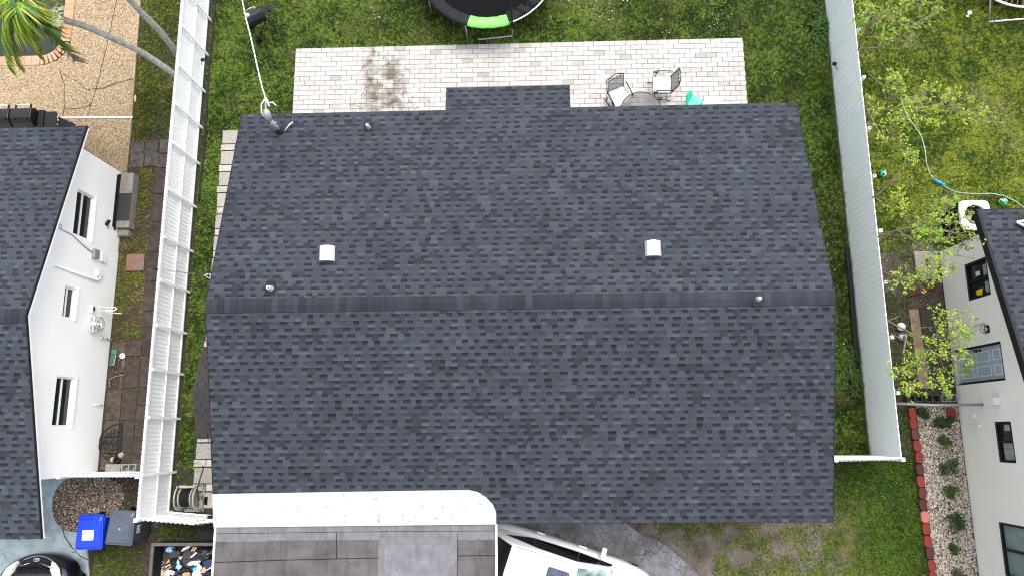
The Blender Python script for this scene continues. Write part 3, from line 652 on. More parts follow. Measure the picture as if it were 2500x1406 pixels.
m = MB(); m.prism([(pa.x, -6), (pa.x, pa.y - .08), (pa.x + .04, pa.y - .03), (pb.x - .08, pb.y - .02), (pb.x - .04, pb.y - .08), (pb.x - .07, -6)], cpz, cpz + .011); part('roof_patch', m, 'membrane_patch', carport)
m = MB()
def line(pts, wd=.012, h=cpz + .006):
    for i in range(len(pts) - 1): m.bar(at(*pts[i], h), at(*pts[i + 1], h), wd, .006)
line([(525, 1372), (700, 1366), (925, 1361)]); line([(822, 1299), (822, 1364)], .014); line([(1117, 1356), (1208, 1355)]); line([(1117, 1300), (1117, 1406)], .008); line([(525, 1302), (900, 1297), (1208, 1295)], .008)
part('seam', m, 'mark', carport)
m = MB(); S0 = [(-7.09, FY - .05), (-.90, FY - .0)]; poly = [(-7.10, FY - .04), (-.92, FY + .02)]
cr = [(-.90, -1.66), (-.96, -1.50), (-1.12, -1.33), (-1.30, -1.22), (-1.5, -1.18)]
top = cr + [(-4.2, -1.205), (-7.11, -1.235)]
ring_ = [(-7.11, FY - .06), (-.90, FY - .02)] + top
zz = lambda y: RZ - (RY - y) * SF + (.026 if y > FY else .026)
n_ = len(ring_); m.add([(x, y, zz(y)) for x, y in ring_] + [(x, y, zz(y) - .02) for x, y in ring_], [tuple(range(n_)), tuple(range(n_, 2 * n_))[::-1]] + [(i, n_ + i, n_ + (i + 1) % n_, (i + 1) % n_) for i in range(n_)])
strip = part('coated_strip', m, 'coating', roof)

# ---- left neighbour house
lh = thing('neighbour_house', 'white stucco house with grey shingle gable roof, at the left beyond the slab walk', 'house', (-15, 2.6, 0))
LX, LY0, LY1 = -11.48, -.95, 7.22
holes = [(4.98, 6.15, 1.3, 2.06), (2.88, 3.65, 1.65, 2.12), (.26, 1.45, 1.33, 2.06), (5.75, 7.05, .32, 2.3) if False else (4.98, 6.15, 1.3, 2.06)]
holes = list(dict.fromkeys(holes))
m = MB(); wall_x(m, LX, LY0, LY1, 2.5, holes, .10, 1)
m.add([(LX, LY0, 0), (-19, LY0, 0), (-19, LY0, 2.5), (LX, LY0, 2.5)], [(0, 1, 2, 3)]); m.add([(LX, LY1, 0), (-19, LY1, 0), (-19, LY1, 2.5), (LX, LY1, 2.5)], [(3, 2, 1, 0)])
m.add([(LX, LY0, 2.5), (LX, LY1, 2.5), (LX, 2.6, 3.95)], [(0, 1, 2)]); part('wall', m, 'wall_white', lh)
LR, LYR, LZR, LYB, LYF, LZE = -11.02, 2.6, 4.05, 7.52, -2.2, 2.7
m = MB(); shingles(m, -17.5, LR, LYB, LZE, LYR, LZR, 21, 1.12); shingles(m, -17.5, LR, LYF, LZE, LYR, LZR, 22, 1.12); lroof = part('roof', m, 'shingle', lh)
m = MB(); ridge_cap(m, -17.5, LR, LYR, LZR, .27, seed=8); part('ridge_cap', m, 'shingle', lroof)
m = MB()
for ya in (LYB, LYF): m.bar((LR + .012, ya, LZE - .02), (LR + .012, LYR, LZR - .02), .024, .06)
m.box(-17.5, LR + .02, LYB, LYB + .02, LZE - .1, LZE + .01); part('drip_edge', m, 'fascia_dark', lh)
m = MB()
for ya in (LYB, LYF): m.bar((LR - .005, ya, LZE - .085), (LR - .005, LYR, LZR - .085), .03, .07)
m.box(-17.5, LR, LYF + .001, LYF + .02, LZE - .18, LZE - .03); slopebox(m, -17.5, LR - .02, LYB, LZE - .06, LYR, LZR - .06, .03); slopebox(m, -17.5, LR - .02, LYF, LZE - .06, LYR, LZR - .06, .03); part('fascia', m, 'wall_white', lh)
for (a, b, c, d) in ((4.98, 6.15, 1.3, 2.06), (2.88, 3.65, 1.65, 2.12), (.26, 1.45, 1.33, 2.06)):
    m = MB(); X = LX - .10
    m.box(X, X + .03, a, b, c, c + .05); m.box(X, X + .03, a, b, d - .04, d); m.box(X, X + .03, a, a + .04, c + .05, d - .04); m.box(X, X + .03, b - .04, b, c + .05, d - .04)
    m.box(X + .0, X + .035, a + .04, b - .04, (c + d) / 2 + .02 + .0, (c + d) / 2 + .06)
    wn = part('window', m, 'white_paint', lh)
    g1 = MB(); g1.add([(X + .008, a, c), (X + .008, b, c), (X + .008, b, d), (X + .008, a, d)], [(0, 1, 2, 3)]); part('pane', g1, 'glass_dark', wn)
    g1 = MB(); g1.box(LX + .001, LX + .035, a - .03, b + .03, c - .05, c - .012); part('sill', g1, 'white_paint', wn)
def wallbox(y, z, sy, sz, dx, name, mat, bevel=.006, X=LX, sg=1, par=lh):
    m = MB(); a, b = sorted((X + sg * .002, X + sg * dx)); m.box(a, b, y - sy / 2, y + sy / 2, z - sz / 2, z + sz / 2); return part(name, m, mat, par, bevel=bevel)
wallbox(4.68, 1.11, .24, .22, .09, 'meter_box', 'grey_metal'); wallbox(4.66, .77, .22, .2, .07, 'junction_box', 'white_paint'); wallbox(4.22, .84, .16, .2, .06, 'junction_box', 'white_paint')
m = MB(); m.tube([(LX + .03, 4.04, 2.62), (LX + .03, 4.02, 1.2), (LX + .035, 4.02, .92), (LX + .035, 4.08, .82), (LX + .035, 4.2, .8)], .028, 10); m.sphere((LX + .03, 4.04, 2.64), .05, 12, 8); part('conduit', m, 'white_paint', lh, smooth=True)
m = MB(); m.tube([(LX + .01, 4.95, 2.55), (LX + .01, 4.93, 2.1), (LX + .02, 4.78, 1.6), (LX + .02, 4.70, 1.24)], .012, 6); m.ring((LX + .03, 5.0, 2.60), .055, .008, 'x', 20, 6); part('wire', m, 'grey_metal', lh, smooth=True)
cm = MB(); cm.cyl((LX, 5.6, .72), (LX + .06, 5.62, .74), .05); cm.sphere((LX + .08, 5.67, .74), .05, 14, 8); cm.tube([(LX, 5.5, .6), (LX + .03, 5.55, .66), (LX + .05, 5.62, .72)], .008, 6); part('camera', cm, 'black_plastic', lh, smooth=True)
wallbox(3.27, .94, .1, .1, .05, 'outlet_box', 'black_plastic'); wallbox(3.27, .99, .2, .05, .05, 'outlet_cover', 'white_paint')
m = MB(); m.tube([(LX + .03, 2.58, .42), (LX + .12, 2.58, .42), (LX + .14, 2.58, .36)], .016, 8); m.cyl((LX, 2.58, .45), (LX + .05, 2.58, .45), .03); m.tube([(LX + .02, 2.57, .4), (LX + .02, 2.57, .03)], .012, 6); part('faucet', m, 'silver', lh, smooth=True)
m = MB(); m.tube([(LX + .03, .83, .5), (LX + .03, .83, .1)], .012, 6); part('pipe', m, 'white_paint', lh, smooth=True)
m = MB(); m.box(LX, LX + .03, 5.55, 7.15, .30, .36); m.box(LX + .001, LX + .02, 5.62, 7.1, .36, .44); part('threshold', m, 'fascia_dark', lh)

# wall hose reel, towel rail and step of the left house
hr = thing('hose_reel', 'empty white hose reel mounted on the white wall', 'hose reel', (LX, 2.88, .8))
for X, nm in ((LX + .06, 'wheel'), (LX + .22, 'wheel')):
    m = MB(); R0 = .21 if X < LX + .1 else .17; m.ring((X, 2.88, .95 - (X - LX) * .3), R0, .014, 'x', 32, 8); m.ring((X, 2.88, .95 - (X - LX) * .3), .06, .012, 'x', 18, 6)
    for k in range(6): t = k * math.pi / 3; m.bar((X, 2.88 + .05 * math.cos(t), .95 - (X - LX) * .3 + .05 * math.sin(t)), (X, 2.88 + R0 * math.cos(t), .95 - (X - LX) * .3 + R0 * math.sin(t)), .035, .008)
    part(nm, m, 'reel_plastic' if X > LX + .1 else 'fence_white', hr, smooth=False)
m = MB(); m.cyl((LX, 2.88, .93), (LX + .24, 2.88, .87), .05); m.tube([(LX + .24, 2.88, .88), (LX + .26, 2.8, .88), (LX + .32, 2.8, .86)], .012, 6); part('drum', m, 'fence_white', hr, smooth=True)
m = MB(); Y = 3.3
m.tube([(LX + .02, Y + .06, .60), (LX + .38, Y + .06, .60), (LX + .45, Y + .03, .58), (LX + .38, Y - .03, .60), (LX + .02, Y - .03, .60)], .014, 8); m.cyl((LX + .12, Y - .06, .52), (LX + .5, Y - .08, .45), .014); m.cyl((LX + .1, Y, .5), (LX + .16, Y, .5), .035)
one('towel_rail', m, 'fence_white', 'white looped bracket rail sticking out of the wall above the hose reel', 'rail', smooth=True)
st = thing('door_step', 'concrete doorstep against the white wall with a lower ledge', 'step', (-11.3, 6.4, 0))
m = MB(); m.box(-11.47, -11.10, 5.62, 7.2, 0, .30); part('tread', m, 'concrete', st, bevel=.012)
m = MB(); m.box(-11.47, -11.16, 5.42, 5.61, 0, .18); part('ledge', m, 'concrete', st, bevel=.012)
m = MB(); m.box(-11.455, -11.095, 5.82, 6.6, .302, .318); one('door_mat', m, 'mat_black', 'plain black rubber mat lying on the concrete doorstep', 'mat', bevel=.004)

# ---- right neighbour house
rh = thing('neighbour_house', 'cream stucco house with black trim and dark shingle roof, at the right edge', 'house', (14, .5, 0))
WX = 10.79; RHY1 = 4.64
holes = [(3.14, 4.06, 1.04, 1.96), (1.12, 2.02, .12, 2.07), (-.74, .19, 1.43, 2.05), (-3.32, -2.11, 1.08, 2.03)]
m = MB(); wall_x(m, WX, -9, RHY1, 2.45, holes, .09, -1)
m.add([(WX, RHY1, 0), (19, RHY1, 0), (19, RHY1, 2.45), (WX, RHY1, 2.45)], [(0, 1, 2, 3)]); m.add([(WX, RHY1, 2.45), (WX, -9, 2.45), (WX, -.5, 4.0)], [(0, 1, 2)]); part('wall', m, 'wall_cream', rh)
RRX, RRYB, RRZE, RRYR, RRZR, RRYF = 10.28, 4.99, 2.7, 1.0 - 1.4, 4.05, -5.8
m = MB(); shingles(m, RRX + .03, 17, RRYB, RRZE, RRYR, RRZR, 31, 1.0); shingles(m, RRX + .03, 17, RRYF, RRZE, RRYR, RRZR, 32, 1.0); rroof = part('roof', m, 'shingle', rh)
m = MB(); ridge_cap(m, RRX + .03, 17, RRYR, RRZR, .25, seed=9); part('ridge_cap', m, 'shingle', rroof)
p = at(2489, 549, 2.9); m = MB(); m.bar((p.x - .05, p.y + .06, p.z), (p.x + .25, p.y - .16, p.z + .06), .035, .05); m.bar((p.x - .05, p.y + .07, p.z), (p.x + .4, p.y + .12, p.z), .035, .05); part('skylight', m, 'white_paint', rroof); m = MB(); m.add([(p.x - .02, p.y + .06, p.z + .01), (p.x + .25, p.y - .14, p.z + .06), (p.x + .45, p.y + .1, p.z + .03)], [(0, 1, 2)]); part('skylight_glass', m, 'glass_dark', rroof)
m = MB()
for ya in (RRYB, RRYF): m.bar((RRX, ya, RRZE - .07), (RRX, RRYR, RRZR - .07), .06, .19)
m.box(RRX, 17, RRYB - .005, RRYB + .03, RRZE - .16, RRZE - .005); slopebox(m, RRX, 17, RRYB, RRZE - .03, RRYR, RRZR - .03, .05); slopebox(m, RRX, 17, RRYF, RRZE - .03, RRYR, RRZR - .03, .05); part('fascia', m, 'fascia_dark', rh)
def rwin(a, b, c, d, panes):
    X = WX + .09; m = MB(); t = .055
    for (y0, y1, z0, z1) in ((a, b, c, c + t), (a, b, d - t, d), (a, a + t, c + t, d - t), (b - t, b, c + t, d - t)): m.box(WX + .01, X, y0, y1, z0, z1)
    mid = (a + b) / 2; m.box(WX + .03, X, mid - .025, mid + .025, c + t, d - t)
    wn = part('window', m, 'black_paint', rh)
    g1 = MB(); g1.add([(X - .012, a, c), (X - .012, b, c), (X - .012, b, d), (X - .012, a, d)], [(3, 2, 1, 0)]); part('pane', g1, panes, wn)
    g1 = MB(); g1.box(WX - .03, WX + .05, a - .0, b + .0, c - .05, c - .003); part('sill', g1, 'wall_cream', wn)
    return wn
w1 = rwin(3.14, 4.06, 1.04, 1.96, 'glass_dark'); w2 = rwin(-.74, .19, 1.43, 2.05, 'glass_dark'); w3 = rwin(-3.32, -2.11, 1.08, 2.03, 'glass_teal')
m = MB(); X = WX + .076
for (y0, y1) in ((3.24, 3.50), (3.66, 3.92)): m = MB(); m.add([(X, y0, 1.66), (X, y1, 1.66), (X, y1, 1.82), (X, y0, 1.82)], [(3, 2, 1, 0)]); part('blind', m, 'curtain', w1)
m = MB(); m.add([(X, 3.24, 1.28), (X, 3.36, 1.26), (X, 3.38, 1.55), (X, 3.22, 1.5)], [(3, 2, 1, 0)]); part('yellow_patch', m, 'yellow', w1)  # flat yellow patch on the face of the pane
m = MB(); m.add([(X, 3.70, 1.34), (X, 3.81, 1.34), (X, 3.81, 1.52), (X, 3.70, 1.52)], [(3, 2, 1, 0)]); part('window_fan', m, 'door_line', w1)
m = MB(); m.add([(X, -.68, 1.54), (X, -.30, 1.54), (X, -.30, 1.95), (X, -.68, 1.95)], [(3, 2, 1, 0)]); part('blind', m, 'curtain', w2)
m = MB(); m.add([(X, -.02, 1.66), (X, .12, 1.66), (X, .12, 1.86), (X, -.02, 1.86)], [(3, 2, 1, 0)]); part('curtain', m, 'door_grey', w2)
# door
m = MB(); X = WX + .06; m.box(X, X + .05, 1.17, 1.97, .17, 2.03); dr = part('door', m, 'door_grey', rh)
m = MB(); m.box(WX + .005, X + .05, 1.12, 1.17, .12, 2.07); m.box(WX + .005, X + .05, 1.97, 2.02, .12, 2.07); m.box(WX + .005, X + .05, 1.17, 1.97, 2.03, 2.07); part('door_frame', m, 'black_paint', rh)
m = MB(); m.box(WX - .06, X + .05, 1.13, 2.01, .08, .165); part('threshold', m, 'silver', rh)
for (ya, yb) in ((1.27, 1.52), (1.62, 1.87)):
    for (za, zb) in ((.3, .78), (.92, 1.5), (1.62, 1.92)):
        m = MB()
        for t in ((ya, yb, za, za + .02), (ya, yb, zb - .02, zb), (ya, ya + .02, za + .02, zb - .02), (yb - .02, yb, za + .02, zb - .02)): m.box(X - .008, X - .001, *t)
        part('door_panel', m, 'door_line', dr)
m = MB(); m.cyl((X, 1.9, 1.02), (X - .06, 1.9, 1.02), .028); m.sphere((X - .07, 1.9, 1.02), .035, 12, 8); part('door_handle', m, 'black_metal', dr, smooth=True); m = MB(); m.cyl((X, 1.9, 1.16), (X - .03, 1.9, 1.16), .03); part('door_lock', m, 'black_metal', dr, smooth=True)
m = MB(); m.sphere((WX - .03, 2.36, 1.65), .06, 14, 8); m.lathe([(.09, 0), (.11, .03), (.08, .05)], (WX - .06, 2.36, 1.60), 18); m.tube([(WX - .01, 2.4, 1.7), (WX - .012, 2.52, 1.55), (WX - .012, 2.5, 1.2), (WX - .012, 2.35, .9)], .008, 6); part('wall_lamp', m, 'rim', rh, smooth=True)
m = MB(); m.box(WX - .03, WX - .002, 2.27, 2.45, 1.58, 1.74); part('lamp_plate', m, 'fascia_dark', rh, bevel=.01)
wallbox(.66, 1.69, .17, .17, .16, 'flood_lamp', 'white_paint', X=WX, sg=-1, par=rh)
m = MB(); m.cyl((WX, .34, .64), (WX - .05, .34, .64), .045); part('vent_cap', m, 'white_paint', rh); m = MB(); m.box(WX - .06, WX - .002, .07, .12, .62, .86); m.cyl((WX - .03, .12, .55), (WX - .03, .12, .3), .01); part('outlet_box', m, 'white_paint', rh)

# ------------------------------------------------------------------ fences
def corr(m, p, q, z0, z1, amp, period, wave='sin', th=.0):
    """corrugated sheet standing between p and q"""
    p, q = Vector(p), Vector(q); d = q - p; L = d.length; d.normalize(); nn = Vector((d.y, -d.x))
    n = int(L / period); pts = []
    for i in range(n):
        if wave == 'sin':
            for k in range(6): pts.append(((i + k / 6) * L / n, amp * math.sin(2 * math.pi * k / 6)))
        else:
            for t, a in ((0, 0), (.44, 0), (.47, amp), (.53, amp), (.56, 0), (.90, 0), (.93, amp), (.97, amp)): pts.append(((i + t) * L / n, a * (1.5 if t > .8 else .5)))
    pts.append((L, 0)); o = len(m.v)
    for s, a in pts:
        b = p + d * s + nn * a; m.v += [(b.x, b.y, z0), (b.x, b.y, z1)]
    for i in range(len(pts) - 1): m.f.append((o + 2 * i, o + 2 * i + 2, o + 2 * i + 3, o + 2 * i + 1)); m.c.append(None); m.mi.append(0)
FLX = -9.47
lf = thing('metal_fence', 'long white corrugated metal fence with posts and rails, left of the middle house', 'fence', (FLX, 5, 0))
m = MB(); corr(m, (FLX, -1.90), (FLX, 15), .06, 1.66, .0055, .105); part('panel', m, 'fence_white', lf, smooth=True)
m = MB(); m.box(FLX - .02, FLX + .03, -1.93, 15, 1.60, 1.685) if False else m.box(FLX + .016, FLX + .058, -1.93, 15, 1.57, 1.665); part('rail', m, 'white_paint', lf)
m = MB(); m.box(FLX + .016, FLX + .05, -1.93, 15, .80, .85); part('rail', m, 'white_paint', lf)
m = MB(); m.box(FLX + .016, FLX + .05, -1.93, 15, .14, .19); part('rail', m, 'white_paint', lf)
pys = [14.3, 13.15, 11.97, 10.85, 9.7, 8.6, 7.52, 6.25, 4.98, 3.85, 2.72, 1.62, .46, -.90]
for y in pys:
    m = MB(); m.box(FLX + .052, FLX + .098, y - .03, y + .03, 0, 1.62 if y > -.5 else 1.70); part('post', m, 'fence_white', lf)
m = MB(); m.box(FLX - .03, FLX + .06, -1.97, -1.88, 0, 1.72); part('post', m, 'white_paint', lf)
# front leaf + gate closing the left passage
A, B, C = Vector((-9.42, -1.92)), Vector((-8.10, -2.03)), Vector((-7.10, -1.93))
gt = thing('metal_gate', 'white metal gate with black latch closing the passage beside the carport', 'gate', (-8.3, -2, 0))
m = MB(); corr(m, A, B, .06, 1.66, .014, .105); corr(m, B, C, .06, 1.66, .014, .105); part('panel', m, 'fence_white', gt, smooth=True)
for z in (.2, .95, 1.6):
    m = MB()
    for a, b in ((A, B), (B, C)): o2 = Vector((0, .035)); m.bar((*(a + o2), z), (*(b + o2), z), .035, .06)
    part('rail', m, 'white_paint', gt)
for a in (A, B, C): m = MB(); m.box(a.x - .03, a.x + .03, a.y + .0, a.y + .06, 0, 1.69); part('post', m, 'white_paint', gt)
m = MB(); q = at(512, 1262, 1.3); m.box(q.x - .05, q.x + .05, -1.94, -1.86, 1.24, 1.32); m.cyl((q.x, -1.88, 1.2), (q.x, -1.88, 1.38), .012); m.box(-7.95, -7.85, -2.06, -2.02, 1.665, 1.68); part('latch', m, 'black_metal', gt)
ff = thing('metal_fence', 'short white metal fence section joining the left house to the long fence', 'fence', (-10.4, -.95, 0))
m = MB(); corr(m, (-11.46, -.93), (-9.5, -.93), .06, 1.66, .014, .105); part('panel', m, 'fence_white', ff, smooth=True)
for z in (.2, 1.6): m = MB(); m.box(-11.46, -9.5, -.91, -.875, z, z + .06); part('rail', m, 'white_paint', ff)
for x_ in (-11.47, -9.56): m = MB(); m.box(x_, x_ + .07, -.97, -.9, 0, 1.7); part('post', m, 'white_paint', ff)
FRX = 8.43
rf = thing('metal_fence', 'long pale blue-white ribbed metal fence, right of the middle house', 'fence', (FRX, 5, 0))
m = MB(); corr(m, (FRX, -.62), (FRX, 15), .05, 1.66, -.012, .146, 'rib'); part('panel', m, 'fence_blue', rf)
m = MB(); m.box(FRX - .001, FRX + .018, -.62, 15, 1.648, 1.664); part('rail', m, 'white_paint', rf)
for z in (.3, 1.2): m = MB(); m.box(FRX + .02, FRX + .05, -.6, 15, z, z + .05); part('rail', m, 'white_paint', rf)
for y in (13.5, 12.0, 10.23, 8.89, 7.5, 6.23, 4.81, 3.53, 2.19, .87):
    m = MB(); X0, X1 = FRX + .05, FRX + .125
    m.box(X0, X1, y - .04, y + .04, 0, 1.70) if random.random() < .5 else [m.box(X0, X0 + .01, y - .035, y + .035, 0, 1.69), m.box(X1 - .01, X1, y - .035, y + .035, 0, 1.69), m.box(X0, X1, y - .036, y - .026, 0, 1.69), m.box(X0, X1, y + .026, y + .036, 0, 1.69)]
    part('post', m, 'white_paint', rf)
fr = thing('metal_fence', 'white metal fence return across the passage at the front right corner', 'fence', (7.2, -.65, 0))
m = MB(); corr(m, (8.43, -.66), (5.98, -.70), .06, 1.66, .014, .105); part('panel', m, 'fence_white', fr, smooth=True)
for z in (.2, .95, 1.6): m = MB(); m.box(5.98, 8.43, -.64, -.60, z, z + .055); part('rail', m, 'white_paint', fr)
for x_ in (8.43, 6.9): m = MB(); m.box(x_, x_ + .08, -.7, -.61, 0, 1.69); part('post', m, 'white_paint', fr)
m = MB()
yy = np.arange(1.7, 4.9, .1)
m.tube([(8.335 + .015 * math.sin(y * 2), y, .07) for y in yy], .06, 8); one('drain_pipe', m, 'black_plastic', 'black corrugated drain pipe lying along the foot of the right fence', 'pipe', smooth=True)
m = MB(); m.tube([(-9.30 + .015 * math.sin(y * 1.7), y, .05) for y in np.arange(6.4, 14, .25)], .03, 8); one('black_hose', m, 'black_plastic', 'black hose lying along the foot of the left fence', 'hose', smooth=True)
for nm, p, X, sg, lab in (('solar_lamp', at(499, 157, .42), FLX + .06, 1, 'small dark solar lamp fixed to the inner side of the left fence'), ('solar_lamp', at(2034, 166, .45), FRX, -1, 'small black solar lamp fixed low on the right fence')):
    t = thing(nm, lab, 'lamp', (X, p.y, .5))
    m = MB(); m.cyl((X + sg * .02, p.y, .38), (X + sg * .10, p.y + .03, .52), .022); part('arm', m, 'silver', t, smooth=True)
    m = MB(); m.sphere((X + sg * .14, p.y + .05, .57), .065, 14, 8, (1, 1, .5)); part('lamp_head', m, 'black_plastic', t, smooth=True)

# ------------------------------------------------------------------ objects: back yard
# power cable from the mast
pts = [MT + Vector((0, .06, 0))]
for (px, py, h) in ((648, 240, 4.25), (640, 215, 4.4), (625, 150, 4.75), (613, 95, 5.1), (600, 45, 5.45), (591, 0, 5.8), (575, -90, 6.6)): pts.append(at(px, py, h))
cb = thing('power_cable', 'white twisted service cable running from the roof mast up out of view', 'cable', tuple(MT))
m = MB(); fine = []
for i in range(len(pts) - 1):
    for k in range(14): p = pts[i].lerp(pts[i + 1], k / 14); fine.append(p)
for ph in (0, math.pi):
    m.tube([p + Vector((.009 * math.cos(j * .9 + ph), .006 * math.sin(j * .9 + ph), .009 * math.sin(j * .9 + ph))) for j, p in enumerate(fine)], .0105, 6)
part('conductor', m, 'label_white', cb, smooth=True)
a = pts[1]; m = MB(); m.tube([a, a + Vector((-.13, -.09, -.12)), a + Vector((-.17, -.22, -.25)), a + Vector((-.15, -.28, -.35))], .016, 8); m.tube([a, a + Vector((.05, -.1, -.05)), a + Vector((.06, -.16, -.1))], .024, 8); m.tube([a + Vector((.04, -.1, -.05)), a + Vector((.16, -.1, -.02)), a + Vector((.22, -.15, -.1))], .015, 8); part('connector', m, 'label_white', cb, smooth=True)

# trampoline
TC = (-1.19, 12.99); TR = 1.93
tr = thing('trampoline', 'large round black trampoline with a green pad section and enclosure poles', 'trampoline', (*TC, 0))
m = MB(); m.ring((*TC, .84), TR, .024, 'z', 64, 8); part('rim', m, 'bare_metal', tr, smooth=True)
m = MB(); m.disk((*TC, .83), TR - .24, .006, 64); part('jumping_mat', m, 'tramp_mat', tr)
def pad(a0, a1, mat):
    m = MB(); N = max(2, int((a1 - a0) / 3)); rr_ = [(TR - .28, .842), (TR - .25, .865), (TR - .12, .878), (TR - .02, .882), (TR + .035, .868), (TR + .05, .83)]; o = len(m.v)
    for i in range(N + 1):
        t = R_(a0 + (a1 - a0) * i / N)
        for r, z in rr_: w_ = .012 * math.sin(i * 2.3 + r * 9); m.v.append((TC[0] + (r + w_) * math.cos(t), TC[1] + (r + w_) * math.sin(t), z + w_ * .5))
    K = len(rr_)
    for i in range(N):
        for k in range(K - 1): m.f.append((o + i * K + k, o + (i + 1) * K + k, o + (i + 1) * K + k + 1, o + i * K + k + 1)[::-1]); m.c.append(None); m.mi.append(0)
    part('pad', m, mat, tr, smooth=True)
pad(-100, -70, 'tramp_green') if False else None
for a0, a1, mt in ((-158, -107, 'tramp_pad'), (-107, -72, 'tramp_green'), (-72, -71, 'tramp_pad'), (-172, -158, 'tramp_green'), (-226, -172, 'tramp_pad'), (-240, -226, 'tramp_green'), (-286, -240, 'tramp_pad')): pad(a0, a1, mt)
m = MB()   # slack net gathered on the right side
for j in range(26):
    t = R_(-72 + j * 3.2); r0 = TR - .34 + .03 * math.sin(j * 2.1); r1 = TR - .04 + .02 * math.sin(j * 1.3)
    t2 = R_(-72 + (j + 1) * 3.2); z0, z1 = .86 + .05 * math.sin(j * 1.7), .90 + .05 * math.cos(j * 2.3)
    m.add([(TC[0] + r0 * math.cos(t), TC[1] + r0 * math.sin(t), z0), (TC[0] + r1 * math.cos(t), TC[1] + r1 * math.sin(t), z1), (TC[0] + r1 * math.cos(t2), TC[1] + r1 * math.sin(t2), .90 + .05 * math.cos((j + 1) * 2.3)), (TC[0] + r0 * math.cos(t2), TC[1] + r0 * math.sin(t2), .86 + .05 * math.sin((j + 1) * 1.7))], [(0, 1, 2, 3)])
part('net', m, 'tramp_pad', tr)
for a in (-109, -70, -150, -28, 20, 70, 115, 160):
    m = MB(); t = R_(a); m.tube([(TC[0] + TR * math.cos(t), TC[1] + TR * math.sin(t), .84), (TC[0] + (TR + .03) * math.cos(t), TC[1] + (TR + .03) * math.sin(t), .04)], .02, 8); part('leg', m, 'grey_metal', tr, smooth=True)
m = MB(); t0, t1 = R_(-100), R_(-70); m.tube([(TC[0] + (TR - .04) * math.cos(t0), TC[1] + (TR - .04) * math.sin(t0), .04), (TC[0] + (TR - .04) * math.cos(t1), TC[1] + (TR - .04) * math.sin(t1), .04)], .02, 8); part('foot_bar', m, 'bare_metal', tr, smooth=True)
for a in (-70, -28, 20, 115, 160):
    m = MB(); t = R_(a); m.tube([(TC[0] + (TR + .04) * math.cos(t), TC[1] + (TR + .04) * math.sin(t), .6), (TC[0] + (TR + .05) * math.cos(t), TC[1] + (TR + .05) * math.sin(t), 2.5)], .03, 8); part('enclosure_pole', m, 'tramp_pad', tr, smooth=True)

# portable barbecue on the lawn (local frame: x along the grill, +x towards the shelf)
gp = at(623, 41, 0.78); gc = Vector((gp.x, gp.y, 0))
bb = thing('barbecue', 'small black folding barbecue with a side shelf standing on the back lawn', 'barbecue', tuple(gc), R_(30)); bb.scale = (1.1, 1.1, 1.05)
def lidprof(m, x0, x1, prof):
    n = len(prof); m.add([(x0, a, b) for a, b in prof] + [(x1, a, b) for a, b in prof], [tuple(range(n))[::-1], tuple(range(n, 2 * n))] + [(i, (i + 1) % n, n + (i + 1) % n, n + i) for i in range(n)])
m = MB(); lidprof(m, -.24, .24, [(.17, .72), (.14, .84), (.06, .92), (-.07, .92), (-.16, .83), (-.18, .72)][::-1]); lid = part('lid', m, 'black_paint', bb, bevel=.02, local=True)
m = MB(); m.lathe([(.001, .0), (.045, .0), (.05, -.008)], (0, 0, 0), 20, M=Matrix.Translation((-.14, .02, .928))); m.v = [tuple(v) for v in m.v]; part('badge', m, 'label_white', lid, local=True)
m = MB(); [m.bar((-.14 + .01 * math.cos(t), .02 + .01 * math.sin(t), .93), (-.14 + .035 * math.cos(t), .02 + .035 * math.sin(t), .93), .006, .003) for t in (0, 1.05, 2.1, 3.14, 4.2, 5.25)]; part('badge_mark', m, 'black_metal', lid, local=True)
m = MB(); lidprof(m, -.22, .22, [(.16, .71), (-.17, .71), (-.15, .6), (-.06, .54), (.06, .54), (.14, .6)]); part('firebox', m, 'black_metal', bb, bevel=.015, local=True)
m = MB()
for x in (-.2, .1): m.tube([(x, .16, .76), (x, .22, .78), (x + .03 * (1 if x < 0 else -1), .25, .78)], .012, 8)
m.tube([(-.17, .25, .78), (.07, .25, .78)], .009, 8); part('handle', m, 'silver', bb, smooth=True, local=True)
m = MB(); m.prism([(.27, -.15), (.44, -.15), (.52, -.06), (.52, .08), (.46, .17), (.27, .17)], .70, .725); part('shelf', m, 'black_plastic', bb, bevel=.01, local=True)
m = MB(); m.box(.36, .43, -.06, .08, .726, .77); part('gas_knob', m, 'black_metal', bb, bevel=.012, local=True)
for (a, b) in (((-.2, -.12, .6), (.26, -.2, .03)), ((.2, -.12, .6), (-.26, -.2, .08)), ((-.2, .12, .6), (.26, .2, .03)), ((.2, .12, .6), (-.26, .2, .08))):
    m = MB(); m.tube([a, b], .014, 8); part('leg', m, 'black_metal', bb, smooth=True, local=True)
for q_ in ([(.26, -.2, .04), (.26, .2, .04)], [(-.26, -.22, .08), (-.26, .22, .08)]): m = MB(); m.tube(q_, .014, 8); part('cross_bar', m, 'black_metal', bb, smooth=True, local=True)
for y in (-.24, .22): m = MB(); m.cyl((-.26, y, .08), (-.26, y + .04, .08), .08, n=20); part('wheel', m, 'rubber', bb, local=True)

